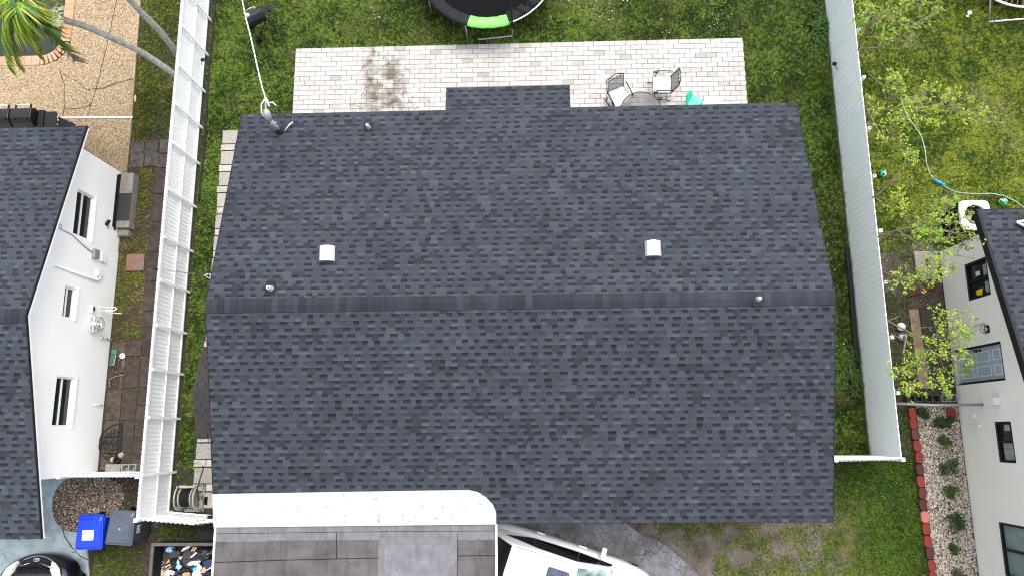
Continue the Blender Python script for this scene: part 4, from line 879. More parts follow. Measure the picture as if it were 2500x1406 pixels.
# patio dining set
def iron_chair(label, loc, rz):
    """faces +x; seat centre over the origin"""
    t = thing('patio_chair', label, 'chair', loc, rz, 'wrought iron patio chairs')
    m = MB(); m.box(-.24, .24, -.23, .23, .42, .475); part('cushion', m, 'cushion', t, bevel=.018, local=True)
    m = MB(); m.tube([(-.24, -.24, .41), (.24, -.24, .41), (.24, .24, .41), (-.24, .24, .41), (-.24, -.24, .41)], .010, 8); part('seat_frame', m, 'black_metal', t, smooth=True, local=True)
    for s in (-1, 1):
        m = MB(); y = s * .27
        m.tube([(-.26, y, .40), (-.20, y, .22), (-.22, y, .1)], .009, 6) ; m.tube([(-.30, y, .03), (-.2, y, .07), (0, y, .10), (.2, y, .07), (.29, y, .02), (.32, y, .035)], .013, 8)
        m.tube([(.18, y, .41), (.17, y, .09)], .010, 8); m.tube([(-.16, y, .41), (-.16, y, .09)], .010, 8); m.ring((0, y, .18), .06, .009, 'y', 18, 6); part('leg', m, 'black_metal', t, smooth=True, local=True)
        m = MB(); y = s * .29; m.tube([(-.27, y, .68), (-.1, y, .69), (.1, y, .69), (.2, y, .67), (.24, y, .62), (.2, y, .57), (.15, y, .60)], .014, 8); m.tube([(.12, y, .66), (.16, y * .95, .5), (.16, y * .9, .41)], .011, 8); m.sphere((.15, y, .60), .022, 10, 6); part('armrest', m, 'black_metal', t, smooth=True, local=True)
    xb = lambda z: -.24 - (z - .42) * .28
    m = MB(); pts = [(xb(.42), -.25, .42), (xb(.95), -.25, .95), (xb(1.02), -.12, 1.02), (xb(1.05), 0, 1.05), (xb(1.02), .12, 1.02), (xb(.95), .25, .95), (xb(.42), .25, .42)]
    m.tube(pts, .012, 8); m.tube([(xb(.9), -.24, .9), (xb(.9), .24, .9)], .009, 6); m.tube([(xb(.5), -.24, .5), (xb(.5), .24, .5)], .009, 6)
    for k in range(4): y = -.16 + k * .105; m.ring((xb(.95), y, .95), .036, .006, 'x', 14, 5)
    m.tube([(xb(.9), -.215, .9), (xb(.5), -.215, .5)], .007, 6); m.tube([(xb(.9), .215, .9), (xb(.5), .215, .5)], .007, 6); bf = part('back_frame', m, 'black_metal', t, smooth=True, local=True)
    m = MB()     # woven wire mesh of the back
    for k in range(28): y = -.205 + k * .0152; m.bar((xb(.9), y, .9), (xb(.5), y, .5), .0055, .003)
    for k in range(26): z = .5 + k * .016; m.bar((xb(z), -.21, z), (xb(z), .21, z), .0055, .003, (1, 0, 0))
    part('back_mesh', m, 'mesh_grey', bf, local=True)
    return t
c1 = at(1512, 237, .46); c2 = at(1613, 209, .46)
iron_chair('wrought iron patio chair with white seat pad, overlapping the round table', (c1.x, c1.y - .03, .035), R_(-66))
iron_chair('wrought iron patio chair with white seat pad, standing to the right of the other', (c2.x + .02, c2.y, .035), R_(178))
tb = thing('patio_table', 'round grey mesh patio table half under the roof edge', 'table', (2.95, 8.53, .035))
m = MB(); m.ring((2.95, 8.53, .70), .55, .012, 'z', 48, 8)
for k in range(8): t = k * math.pi / 4 + .3; m.bar((2.95, 8.53, .69), (2.95 + .55 * math.cos(t), 8.53 + .55 * math.sin(t), .69), .012, .01)
part('frame', m, 'black_metal', tb, smooth=True)
m = MB()
for k in range(-32, 33):
    o2 = k * .017; L2 = math.sqrt(max(0, .545 ** 2 - o2 * o2)); m.bar((2.95 + o2, 8.53 - L2, .705), (2.95 + o2, 8.53 + L2, .705), .0085, .002); m.bar((2.95 - L2, 8.53 + o2, .703), (2.95 + L2, 8.53 + o2, .703), .0085, .002)
part('tabletop', m, 'mesh_grey', tb)
for k in range(4):
    t = k * math.pi / 2 + .5; m = MB(); m.tube([(2.95 + .1 * math.cos(t), 8.53 + .1 * math.sin(t), .69), (2.95 + .16 * math.cos(t), 8.53 + .16 * math.sin(t), .35), (2.95 + .36 * math.cos(t), 8.53 + .36 * math.sin(t), .045)], .014, 8); m.sphere((2.95 + .36 * math.cos(t), 8.53 + .36 * math.sin(t), .055), .024, 10, 6); part('leg', m, 'black_metal', tb, smooth=True)
# child chair
kc = thing('child_chair', 'turquoise plastic child chair at the edge of the roof', 'chair', (4.5, 8.93, .035), R_(-28))
m = MB(); m.prism([(-.15, -.19), (.17, -.14), (.17, .14), (-.15, .19)], .27, .30); m.add([], [])
seat = part('seat', m, 'teal', kc, bevel=.012, local=True)
m = MB(); Vb = [(-.15, -.19, .29), (-.15, .19, .29), (-.23, .17, .46), (-.27, .07, .60), (-.27, -.07, .60), (-.23, -.17, .46)]; m.add(Vb + [(x - .025, y, z) for x, y, z in Vb], [(0, 1, 2, 3, 4, 5)[::-1], (6, 7, 8, 9, 10, 11)] + [(i, (i + 1) % 6, 6 + (i + 1) % 6, 6 + i) for i in range(6)]); part('backrest', m, 'teal', kc, bevel=.008, local=True)
for (x, y) in ((-.13, -.16), (-.13, .16), (.15, -.12), (.15, .12)): m = MB(); m.cyl((x, y, .27), (x * 1.2, y * 1.2, 0), .03, .025, n=10); part('leg', m, 'teal', kc, local=True, smooth=True)
m = MB()
for t in range(9): a = t * .7; m.bar((.01 + .03 * math.cos(a), .03 * math.sin(a), .3015), (.01 + .075 * math.cos(a + .3), .075 * math.sin(a + .3), .3015), .008, .002)
part('seat_pattern', m, 'fascia_dark', seat, local=True)
kt = thing('side_table', 'pale mint round low table beside the turquoise chair', 'table', (4.96, 8.60, .035))
m = MB(); m.disk((4.96, 8.60, .46), .37, .025, 48); part('tabletop', m, 'mint', kt, bevel=.008)
for k in range(4): t = k * math.pi / 2 + .78; m = MB(); m.cyl((4.96 + .2 * math.cos(t), 8.6 + .2 * math.sin(t), .46), (4.96 + .27 * math.cos(t), 8.6 + .27 * math.sin(t), .035), .02); part('leg', m, 'mint', kt)

# hose reel cart at the passage
rc = thing('hose_cart', 'grey plastic hose reel cart with black handle behind the gate', 'hose cart', (-8.85, -1.6, 0))
for X in (-9.08, -8.60):
    m = MB(); m.ring((X, -1.52, .36), .30, .022, 'x', 22, 8, a0=-10, a1=190); m.tube([(X, -1.24, .32), (X, -1.22, .05)], .022, 8); m.tube([(X, -1.80, .32), (X, -1.86, .05)], .022, 8); m.bar((X, -1.86, .05), (X, -1.2, .05), .04, .04); m.bar((X, -1.52, .36), (X, -1.52, .06), .05, .02); m.bar((X, -1.75, .5), (X, -1.9, .04), .03, .05)
    part('side_frame', m, 'reel_plastic', rc, smooth=True)
for q_ in ((-9.12, -8.56, -1.90, -1.82, .04, .08), (-9.08, -8.60, -1.27, -1.21, .52, .58), (-9.0, -8.7, -1.80, -1.73, .06, .14)): m = MB(); m.box(*q_); part('cross_bar', m, 'reel_plastic', rc, bevel=.01)
for X in (-9.02, -8.72): m = MB(); m.cyl((X, -1.52, .36), (X + .025, -1.52, .36), .25, n=28); m.ring((X + .012, -1.52, .36), .25, .018, 'x', 28, 6); part('reel_flange', m, 'reel_plastic', rc)
m = MB()
for k in range(9): m.ring((-8.98 + k * .03, -1.52, .36), .20 + .01 * math.sin(k * 3), .019, 'x', 26, 6)
m.cyl((-9.0, -1.52, .36), (-8.7, -1.52, .36), .18); part('wound_hose', m, 'rubber', rc, smooth=True)
q1, q2 = at(467, 1151, .95), at(497, 1141, .98); m = MB(); m.tube([(-9.06, -1.35, .45), (-9.0, -1.15, .7), tuple(q1)], .014, 8); m.tube([(-8.60, -1.6, .3), (-8.56, -1.3, .55), tuple(q2)], .014, 8); m.tube([tuple(q1), (q1.x + .03, q1.y + .05, .96)], .014, 8); m.tube([tuple(q2), (q2.x - .02, q2.y + .05, 1)], .016, 8); part('handle', m, 'black_metal', rc, smooth=True)
for X in (-9.16, -8.53): m = MB(); m.cyl((X, -1.62, .1), (X + .04, -1.62, .1), .1, n=22); part('wheel', m, 'rubber', rc)
# long-handled tool leaning on the left fence
a, b = at(497, 671, .1), at(403, 657, 1.72); b = Vector((FLX + .02, b.y, 1.70)); a = Vector((-8.98, 4.3, .12)); a2 = at(490, 671, .2)
tl = thing('mop', 'long grey handled mop with triangular head leaning on the left fence', 'tool', (-8.98, 4.3, 0))
m = MB(); m.tube([a, b], .012, 8); part('pole', m, 'grey_metal', tl, smooth=True)
d2 = (b - a).normalized(); m = MB(); m.cyl(b - d2 * .02, b + d2 * .14, .018); part('grip', m, 'black_metal', tl, smooth=True)
m = MB(); m.tube([a, (-8.84, 4.36, .03), (-8.82, 4.18, .03), a], .014, 8); m.tube([a, (-8.90, 4.33, .07), (-8.89, 4.24, .07), a], .01, 8); part('mop_head', m, 'silver', tl, smooth=True)
# green coiled hose beside the front right fence return
m = MB()
for k in range(7): m.ring((6.95 + k * .03, -.42, .14 + .0 * k), .17, .016, 'x', 20, 6)
gh = thing('hose_reel', 'green hose reel lying behind the white front fence on the right', 'hose reel', (7.1, -.4, 0)); part('wound_hose', m, 'hose_green', gh, smooth=True)
for x_ in (6.9, 7.16): m = MB(); m.cyl((x_, -.42, .14), (x_ + .02, -.42, .14), .2, n=24); part('reel_flange', m, 'tool_green', gh)
for k in range(4): m = MB(); m.bar((7.2 + k * .05, -.52 + k * .02, .2), (7.36 + k * .06, -.40, .05), .03, .015); part('reel_fin', m, 'tool_green', gh)

# ------------------------------------------------------------------ front left: bins, trailer, cars
def wheelie_bin(name, label, cx, cy, rz, mat, sticker):
    t = thing(name, label, 'bin', (cx, cy, .02), rz)
    W, D = .335, .395
    m = MB(); lo = [(-W * .72, -D * .70), (W * .72, -D * .70), (W * .72, D * .62), (-W * .72, D * .62)]; hi = [(-W * .95, -D * .93), (W * .95, -D * .93), (W * .95, D * .90), (-W * .95, D * .90)]
    m.add([(x, y, .06) for x, y in lo] + [(x, y, 1.0) for x, y in hi], [(3, 2, 1, 0), (4, 5, 6, 7), (0, 1, 5, 4), (1, 2, 6, 5), (2, 3, 7, 6), (3, 0, 4, 7)]); body = part('body', m, mat, t, bevel=.03, local=True)
    def rrect(w0, d0, w1, r, y_off=0):
        q = []
        for (sx, sy, a) in ((1, -1, -90), (1, 1, 0), (-1, 1, 90), (-1, -1, 180)):
            ww = w0 if sy < 0 else w1
            for k in range(5): tt = R_(a + k * 22.5); q.append((sx * (ww - r) + r * math.cos(tt), sy * (d0 - r) + r * math.sin(tt) + y_off))
        return q
    m = MB(); m.prism(rrect(W, D, W * .9, .05), 1.0, 1.04); o = len(m.v); a = rrect(W * .93, D * .93, W * .84, .05); b = rrect(W * .86, D * .80, W * .76, .05, -.02); n = len(a)
    m.add([(x, y, 1.04) for x, y in a] + [(x, y, 1.075) for x, y in b], [(i, (i + 1) % n, n + (i + 1) % n, n + i) for i in range(n)] + [tuple(range(n, 2 * n))]); [m.box(k - .008, k + .008, D * .55, D * .78, 1.05, 1.085) for k in (-.14, -.05, .05, .14)]; lid = part('lid', m, mat, t, bevel=.006, local=True)
    m = MB(); q = rrect(W * .72, D * .50, W * .68, .04, -.08); m.prism(q, 1.076, 1.09); part('lid_panel', m, mat, lid, bevel=.01, local=True)
    m = MB(); m.cyl((-W * .85, D * 1.02, .99), (W * .85, D * 1.02, .99), .016); m.box(-W * .9, -W * .8, D * .85, D * 1.04, .95, 1.01); m.box(W * .8, W * .9, D * .85, D * 1.04, .95, 1.01); part('handle', m, mat, t, local=True)
    for s in (-1, 1): m = MB(); m.cyl((s * W * .70, D * .72, .125), (s * W * .88, D * .72, .125), .125, n=22); part('wheel', m, 'rubber', t, local=True)
    if sticker:
        m = MB(); m.box(-.15, .13, -.17, .06, 1.091, 1.0935); sk = part('sticker', m, 'label_white', lid, local=True)
        m = MB()
        for k, x in enumerate((-.12, -.075, -.03)): m.disk((x, -.02, 1.094), .019, .001, 12)
        m.add([(.01, -.035, 1.095), (.11, -.035, 1.095), (.09, -.016, 1.095), (.065, -.008, 1.095), (.045, -.016, 1.095), (.02, -.018, 1.095)], [(0, 1, 2, 3, 4, 5)])
        for k in range(4): m.box(-.13 + k * .06, -.13 + k * .06 + .035, -.075, -.068, 1.094, 1.0948); 
        part('sticker_print', m, 'sticker_ink', sk, local=True)
        m = MB(); m.disk((.06, -.125, 1.094), .024, .001, 16); part('sticker_mark', m, 'sticker_blue', sk, local=True)
    else:
        m = MB()
        for k in range(4):
            for j in range(7): z = .86 - j * .028; m.box(W * (.95 - .0) + .004 - (1 - z) * .08, W * .95 + .008 - (1 - z) * .08, -.12 + k * .05, -.12 + k * .05 + .03 * (1 if (j * 3 + k) % 4 else .4), z, z + .012)
        part('side_print', m, 'label_white', body, local=True)
        m = MB(); m.ring((-.0, -.02, 1.094), .016, .004, 'z', 16, 5); part('lid_mark', m, 'label_white', lid, local=True)
    return t
wheelie_bin('wheelie_bin', 'bright blue wheeled bin with a white sticker on its lid', -10.90, -2.27, R_(1), 'bin_blue', True)
wheelie_bin('wheelie_bin', 'dark grey wheeled bin next to the blue one', -10.14, -2.17, R_(-3.5), 'bin_grey', False)

tl = thing('dump_trailer', 'rusty steel trailer heaped with rubbish beside the carport', 'trailer', (-7.5, -3.8, 0))
TX0, TX1, TY0, TY1, TZ = -9.37, -5.6, -4.6, -2.55, .92
m = MB(); m.box(TX0 + .05, TX1, TY0 + .05, TY1 - .05, .42, .48); part('floor', m, 'trailer_floor', tl)
m = MB(); m.box(TX0, TX1, TY1 - .03, TY1, .40, TZ - .001); m.box(TX0, TX1, TY0, TY0 + .03, .40, TZ - .001); m.box(TX0, TX0 + .03, TY0 + .03, TY1 - .03, .40, TZ - .001); m.box(TX1 - .03, TX1, TY0 + .03, TY1 - .03, .40, TZ - .001); part('side_wall', m, 'black_plastic', tl)
m = MB(); m.box(TX0 - .03, TX1, TY1 - .055, TY1 + .02, TZ, TZ + .05); m.box(TX0 - .03, TX1, TY0 - .02, TY0 + .055, TZ, TZ + .05); m.box(TX0 - .035, TX0 + .04, TY0 + .055, TY1 - .056, TZ, TZ + .05); part('rim', m, 'trailer_steel', tl, bevel=.006)
for y in (TY1 + .12, TY0 - .12): m = MB(); m.cyl((-7.2, y - .09, .33), (-7.2, y + .09, .33), .33, n=26); part('wheel', m, 'rubber', tl)
m = MB(); m.bar((-8.4, TY1 + .1, .62), (-6, TY1 + .34, .62), .3, .02); m.tube([(-8.9, TY1 + .03, .7), (-7.9, TY1 + .07, .75), (-7, TY1 + .22, .75)], .02, 6); part('fender', m, 'black_plastic', tl)
rt = random.Random(9)
def crumple(px, py, h, rx, ry, rz_, jit, seed, n=16, mm=10, rot=0):
    r = random.Random(seed); p = at(px, py, h); m = MB(); o = []
    for j in range(mm + 1):
        for k in range(n):
            th, ph = math.pi * j / mm, 2 * math.pi * k / n; q = 1 + r.uniform(-jit, jit)
            x, y, z = rx * q * math.sin(th) * math.cos(ph), ry * q * math.sin(th) * math.sin(ph), rz_ * q * math.cos(th)
            o.append((p.x + x * math.cos(rot) - y * math.sin(rot), p.y + x * math.sin(rot) + y * math.cos(rot), max(.485, p.z + z)))
    m.add(o, [(j * n + k, (j + 1) * n + k, (j + 1) * n + (k + 1) % n, j * n + (k + 1) % n) for j in range(mm) for k in range(n)]); return m
def sheet3(pxs, hs, th=.008):
    m = MB(); v = [at(*p, h) for p, h in zip(pxs, hs)]; n = len(v); m.add([tuple(q) for q in v] + [(q.x, q.y, q.z - th) for q in v], [tuple(range(n))[::-1], tuple(range(n, 2 * n))] + [(i, (i + 1) % n, n + (i + 1) % n, n + i) for i in range(n)]); return m
T_ = 'in the trailer'
one('plastic_bag', crumple(416, 1340, .72, .11, .07, .08, .22, 1), 'cloth_blue', 'crumpled pale blue bag in the top left corner of the trailer load', 'bag')
one('fabric_scrap', crumple(425, 1341, .74, .06, .035, .06, .2, 2, rot=-.5), 'navy', 'dark navy scrap beside the pale blue bag in the trailer', 'scrap')
one('plastic_bag', crumple(455, 1337, .74, .13, .035, .07, .2, 3, rot=.5), 'bag_white', 'white crumpled bag under the upper rim of the trailer', 'bag')
one('black_sheet', sheet3([(413, 1347), (438, 1344), (440, 1358), (413, 1362)], [.72, .78, .74, .70]), 'fabric_dark', 'charcoal sheet left of the white bags in the trailer', 'sheet')
one('felt_roll', crumple(460, 1362, .72, .16, .2, .12, .12, 4), 'fabric_dark', 'heap of charcoal felt in the middle of the trailer load', 'felt')
one('rubbish_bag', crumple(497, 1352, .74, .30, .16, .14, .1, 5, rot=.3), 'bag_black', 'large black rubbish bag at the right of the trailer by the carport', 'bag')
one('rubbish_bag', crumple(423, 1378, .70, .13, .14, .12, .15, 6), 'bag_black', 'black rubbish bag at the left middle of the trailer load', 'bag')
one('rubbish_bag', crumple(510, 1402, .70, .22, .14, .14, .1, 7), 'bag_black', 'black rubbish bag at the lower right of the trailer load', 'bag')
one('rubbish_bag', crumple(442, 1398, .66, .22, .14, .12, .14, 17), 'bag_black', 'black rubbish bag at the bottom middle of the trailer load', 'bag')
one('white_cup', sheet3([(464, 1359), (478, 1347), (481, 1349), (468, 1360)], [.85, .9, .9, .85]), 'label_white', 'narrow white paper strip on the charcoal felt', 'paper')
for i, (a, b, lab) in enumerate((((468, 1344), (474, 1334), 'pale wood stick leaning on the upper rim of the trailer, left one'), ((473, 1345), (480, 1335), 'pale wood stick leaning on the upper rim of the trailer, right one'), ((403, 1384), (416, 1377), 'yellow wood offcut on the trailer load near the left rim'), ((405, 1391), (418, 1383), 'brown wood offcut just below the yellow one in the trailer'))):
    m = MB(); m.bar(at(*a, .78), at(*b, .86), .035, .02); one('wood_offcut', m, 'wood_tan' if i != 3 else 'tan_lumber', lab, 'wood', 'wood offcuts in the trailer')
for a, h, lab in (([(397, 1395), (411, 1393), (412, 1408), (396, 1408)], [.62, .64, .62, .6], 'flat tan cardboard piece at the bottom left of the trailer load'), ([(404, 1376), (412, 1364), (414, 1371)], [.76, .8, .78], 'small triangular cardboard flap left of the black bag in the trailer'),
                  ([(435, 1360), (446, 1356), (441, 1367)], [.82, .84, .82], 'cardboard flap between the charcoal sheet and the felt heap'), ([(490, 1394), (498, 1381), (504, 1390), (499, 1402)], [.8, .84, .82, .8], 'cardboard piece below the navy box in the trailer')):
    one('cardboard', sheet3(a, h), 'cardboard', lab, 'cardboard', 'cardboard pieces in the trailer')
m = sheet3([(493, 1371), (504, 1366), (524, 1362), (524, 1378), (504, 1389)], [.8, .82, .84, .84, .82], .1); one('navy_box', m, 'navy', 'dark navy printed box under the carport edge in the trailer', 'box')
m = MB(); m.tube([at(505, 1391, .9), at(514, 1385, .92), at(524, 1379, .94)], .012, 6); one('plastic_strip', m, 'label_white', 'white strip along the lower edge of the navy box', 'strip')
one('white_cushion', crumple(473, 1373, .8, .17, .05, .05, .05, 8, rot=.25), 'label_white', 'bright white oblong cushion in the middle of the trailer load', 'cushion')
one('plastic_bag', crumple(482, 1386, .78, .10, .10, .09, .2, 9), 'bag_white', 'white bag just below the white cushion in the trailer', 'bag')
one('plastic_bag', crumple(482, 1402, .74, .14, .09, .09, .2, 10), 'bag_white', 'white bag at the bottom edge of the trailer load', 'bag')
m = sheet3([(462, 1383), (479, 1379), (478, 1391), (466, 1390)], [.88, .9, .88, .88], .03); one('blue_packet', m, 'navy', 'royal blue packet with a cyan patch beside the white bag', 'packet')
m = sheet3([(471, 1386), (478, 1384), (477, 1390), (471, 1391)], [.905, .905, .905, .905], .01); one('cyan_packet', m, 'cyan', 'small cyan packet on the royal blue one', 'packet')
m = sheet3([(433, 1363), (438, 1371), (438, 1377), (433, 1377)], [.84, .84, .84, .84]); one('blue_paper', m, 'cloth_blue', 'light blue paper strip standing between the black bags', 'paper')
cn = thing('striped_can', 'white can with a red band on the rag in the trailer', 'can', tuple(at(420, 1397, .78))); m = MB(); m.cyl(at(416, 1395, .78), at(424, 1399, .80), .05, n=16); part('can_body', m, 'label_white', cn); m = MB(); m.cyl(at(418, 1396, .785), at(420, 1397, .79), .0515, n=16); part('can_band', m, 'red', cn)
one('plastic_bag', crumple(411, 1397, .74, .07, .09, .06, .2, 12), 'bag_white', 'white rag around the striped cylinder in the trailer', 'bag')
one('blue_jug', crumple(437, 1383, .8, .07, .06, .05, .1, 13), 'cloth_blue', 'pale blue jug on the black bag in the trailer', 'jug')
one('brown_bag', crumple(456, 1401, .78, .10, .05, .06, .2, 14), 'cardboard', 'crumpled brown paper bag at the bottom of the trailer load', 'bag')
V = []; Tt = []; Cc = []
rg = np.random.default_rng(5)
for k in range(420):
    if rg.random() < .75: p = at(390 + rg.normal(0, 6) , 1397 + rg.normal(0, 6), .487)
    else: p = at(390 + rg.normal(0, 6), 1375 + rg.normal(0, 9), .487)
    a = rg.uniform(0, 6.28); L_ = rg.uniform(.01, .035); i0 = len(V); V += [(p.x, p.y, .49), (p.x + L_ * math.cos(a), p.y + L_ * math.sin(a), .50), (p.x - .015 * math.sin(a), p.y + .015 * math.cos(a), .498)]; Tt.append((i0, i0 + 1, i0 + 2)); Cc.append((.6, .58, .55))
o = nmesh('paint_flakes', np.array(V), np.array(Tt), np.array(Cc), 'stone_col'); tag(o, 'pale paint flakes strewn on the trailer floor', 'flakes'); o['kind'] = 'stuff'

def loft(m, secs, close_ends=True):
    n = len(secs[0]); o = len(m.v)
    for s in secs: m.v += [tuple(p) for p in s]
    for i in range(len(secs) - 1):
        for k in range(n - 1): m.f.append((o + i * n + k, o + i * n + k + 1, o + (i + 1) * n + k + 1, o + (i + 1) * n + k)); m.c.append(None); m.mi.append(0)
    if close_ends:
        m.f.append(tuple(o + k for k in range(n))[::-1]); m.c.append(None); m.mi.append(0)
        e = o + (len(secs) - 1) * n; m.f.append(tuple(e + k for k in range(n))); m.c.append(None); m.mi.append(0)
def interp(x, tab):
    for (a, va), (b, vb) in zip(tab, tab[1:]):
        if a <= x <= b: t = (x - a) / (b - a); t = t * t * (3 - 2 * t) if False else t; return va + (vb - va) * t
    return tab[-1][1] if x > tab[-1][0] else tab[0][1]
def car(name, label, loc, rz, paint, cfg):
    t = thing(name, label, 'car', loc, rz); w = cfg['w']; L0, L1 = cfg['rear'], cfg['front']
    xs = sorted(set([L0, L0 + .06, L0 + .2, L0 + .45] + [L0 + .45 + i * (L1 - .5 - L0 - .45) / 12 for i in range(13)] + [L1 - .35, L1 - .22, L1 - .12, L1 - .04, L1]))
    secs = []
    for x in xs:
        hw = w * interp(x, cfg['plan']); zt = interp(x, cfg['top']); zb = interp(x, cfg['bot']); belt = min(zt - .02, interp(x, cfg['belt']))
        half = [(hw * .90, zb), (hw * .985, zb + (belt - zb) * .30), (hw, zb + (belt - zb) * .52), (hw * .985, zb + (belt - zb) * .80), (hw * .94, belt), (hw * .80, zt), (hw * .4, zt + .022), (0, zt + .028)]
        secs.append([(x, -y, z) for y, z in half] + [(x, y, z) for y, z in half[::-1][1:]])
    m = MB(); loft(m, secs); body = part('body', m, paint, t, smooth=True, local=True)
    md = body.modifiers.new('sub', 'SUBSURF'); md.levels = md.render_levels = 1
    # cabin: belt outline to roof outline
    cab = cfg['cabin']; N = 7; secs = []
    for (x, hwb, zb, xr, hwr, zr) in cab:
        secs.append([(x, -hwb, zb), (xr, -hwr, zr - .05), (xr, -hwr * .86, zr), (xr, 0, zr + .03), (xr, hwr * .86, zr), (xr, hwr, zr - .05), (x, hwb, zb)])
    m = MB(); loft(m, secs); part('cabin', m, paint, t, smooth=False, local=True, bevel=.03)
    def P3(u, side, v):   # u along the cabin (index float), v 0 belt..1 roof
        i = min(int(u), len(cab) - 2); f = u - i; a, b = cab[i], cab[i + 1]; q = [a[j] + (b[j] - a[j]) * f for j in range(6)]
        x = q[0] + (q[3] - q[0]) * v; y = q[1] + (q[4] - q[1]) * v; z = q[2] + (q[5] - .05 - q[2]) * v; return Vector((x, side * (y + .012), z + .004))
    for s in (-1, 1):
        for (ua, ub, va0, va1, vb0, vb1) in cfg['glass']:
            m = MB(); K = 6; o = 0
            for i in range(K + 1):
                f = i / K; u = ua + (ub - ua) * f; m.v += [tuple(P3(u, s, va0 + (vb0 - va0) * f)), tuple(P3(u, s, va1 + (vb1 - va1) * f))]
            for i in range(K): q = (2 * i, 2 * i + 1, 2 * i + 3, 2 * i + 2); m.f.append(q if s < 0 else q[::-1]); m.c.append(None); m.mi.append(0)
            part('side_window', m, 'car_glass', t, local=True)
    def quad(name, q, mat, par=t, off=.012):
        m = MB(); v = [Vector(p) for p in q]; nn = (v[1] - v[0]).cross(v[2] - v[0]).normalized()
        if nn.z < 0: nn = -nn
        m.add([p + nn * off for p in v] + [p - nn * .004 for p in v], [tuple(range(len(v))), tuple(range(len(v), 2 * len(v)))[::-1]] + [(i, len(v) + i, len(v) + (i + 1) % len(v), (i + 1) % len(v)) for i in range(len(v))])
        return part(name, m, mat, par, local=True)
    f_, l_ = cab[-2], cab[-1]
    ya, yb = l_[1] * .90, f_[4] * .88
    bl = lambda p, q, k: tuple(p[i] + (q[i] - p[i]) * k for i in range(3))
    A0, A1, B1, B0 = (l_[0], -ya, l_[2]), (l_[0], ya, l_[2]), (f_[3], yb, f_[5]), (f_[3], -yb, f_[5])
    quad('windshield', [bl(A0, B0, .10), bl(A1, B1, .10), bl(A1, B1, .96), bl(A0, B0, .96)], cfg.get('wsmat', 'windshield'), off=.03)
    r_, q_ = cab[0], cab[1]; ya, yb = r_[1] * .92, q_[4] * .92
    A0, A1, B1, B0 = (r_[0], -ya, r_[2]), (r_[0], ya, r_[2]), (q_[3], yb, q_[5]), (q_[3], -yb, q_[5])
    quad('rear_window', [bl(A0, B0, .06), bl(A1, B1, .06), bl(A1, B1, .95), bl(A0, B0, .95)], 'car_glass', off=.03)
    if 'sunroof' in cfg:
        x0, x1, y0, z = cfg['sunroof']; m = MB(); q = []
        for (sx, sy, a) in ((x1, y0, 0), (x0, y0, 90), (x0, -y0, 180), (x1, -y0, 270)):
            for k in range(5): tt = R_(a + k * 22.5); cx = sx + (-.06 if sx == x1 else .06); cy = sy + (-.06 if sy > 0 else .06); q.append((cx + .06 * math.cos(tt), cy + .06 * math.sin(tt)))
        m.prism(q, z, z + .012); part('sunroof', m, 'sunroof', t, local=True)
    for s in (-1, 1):
        m = MB(); X = cfg['mirror'][0]; Z = cfg['mirror'][1]; Y = s * w
        m.box(X - .06, X + .06, min(Y * .90, Y * 1.17), max(Y * .90, Y * 1.17), Z, Z + .15); part('mirror', m, paint, t, local=True, bevel=.035, seg=3)
        for hx in cfg['handles']:
            m = MB(); m.box(hx - .1, hx + .1, min(s * w * .985, s * w * 1.02), max(s * w * .985, s * w * 1.02), cfg['hz'], cfg['hz'] + .03); part('door_handle', m, paint, t, local=True, bevel=.01)
        m = MB()
        for dx in cfg['seams']:
            for k in range(4):
                z0 = .35 + k * .14; m.bar((dx, s * (w * 1.004), z0), (dx, s * (w * 1.004), z0 + .14), .004, .006, (0, 1, 0))
        part('door_seam', m, 'mark', body, local=True)
        for wx in cfg['wheels']:
            m = MB(); yo = s * (w + .012); yo = s * (w - .08); m.cyl((wx, s * (w - .25), .34), (wx, yo, .34), .34, n=30); wh = part('wheel', m, 'rubber', t, local=True, bevel=.02)
            m = MB(); m.cyl((wx, yo, .34), (wx, yo + s * .006, .34), .07, n=16); m.ring((wx, yo, .34), .215, .014, 'y', 28, 6)
            for k in range(7): a = k * 2 * math.pi / 7; m.bar((wx, yo, .34), (wx + .21 * math.cos(a), yo, .34 + .21 * math.sin(a)), .045, .014, (0, 1, 0))
            part('rim', m, 'rim', wh, local=True)
            m = MB(); m.ring((wx, s * (w * .925), .36), .365, .025, 'y', 24, 6, a0=0, a1=180); part('wheel_arch', m, 'fascia_dark', t, local=True, smooth=True)
        m = MB(); hl = cfg['headlight']; v = [(x, s * y, z) for x, y, z in hl]; m.add(v + [(x - .05, y * .97, z - .06) for x, y, z in v], [tuple(range(len(v))) if s > 0 else tuple(range(len(v)))[::-1], tuple(range(len(v), 2 * len(v)))] + [(i, (i + 1) % len(v), len(v) + (i + 1) % len(v), len(v) + i) for i in range(len(v))]); part('headlight', m, 'headlight', t, local=True, bevel=.008)
    return t, quad
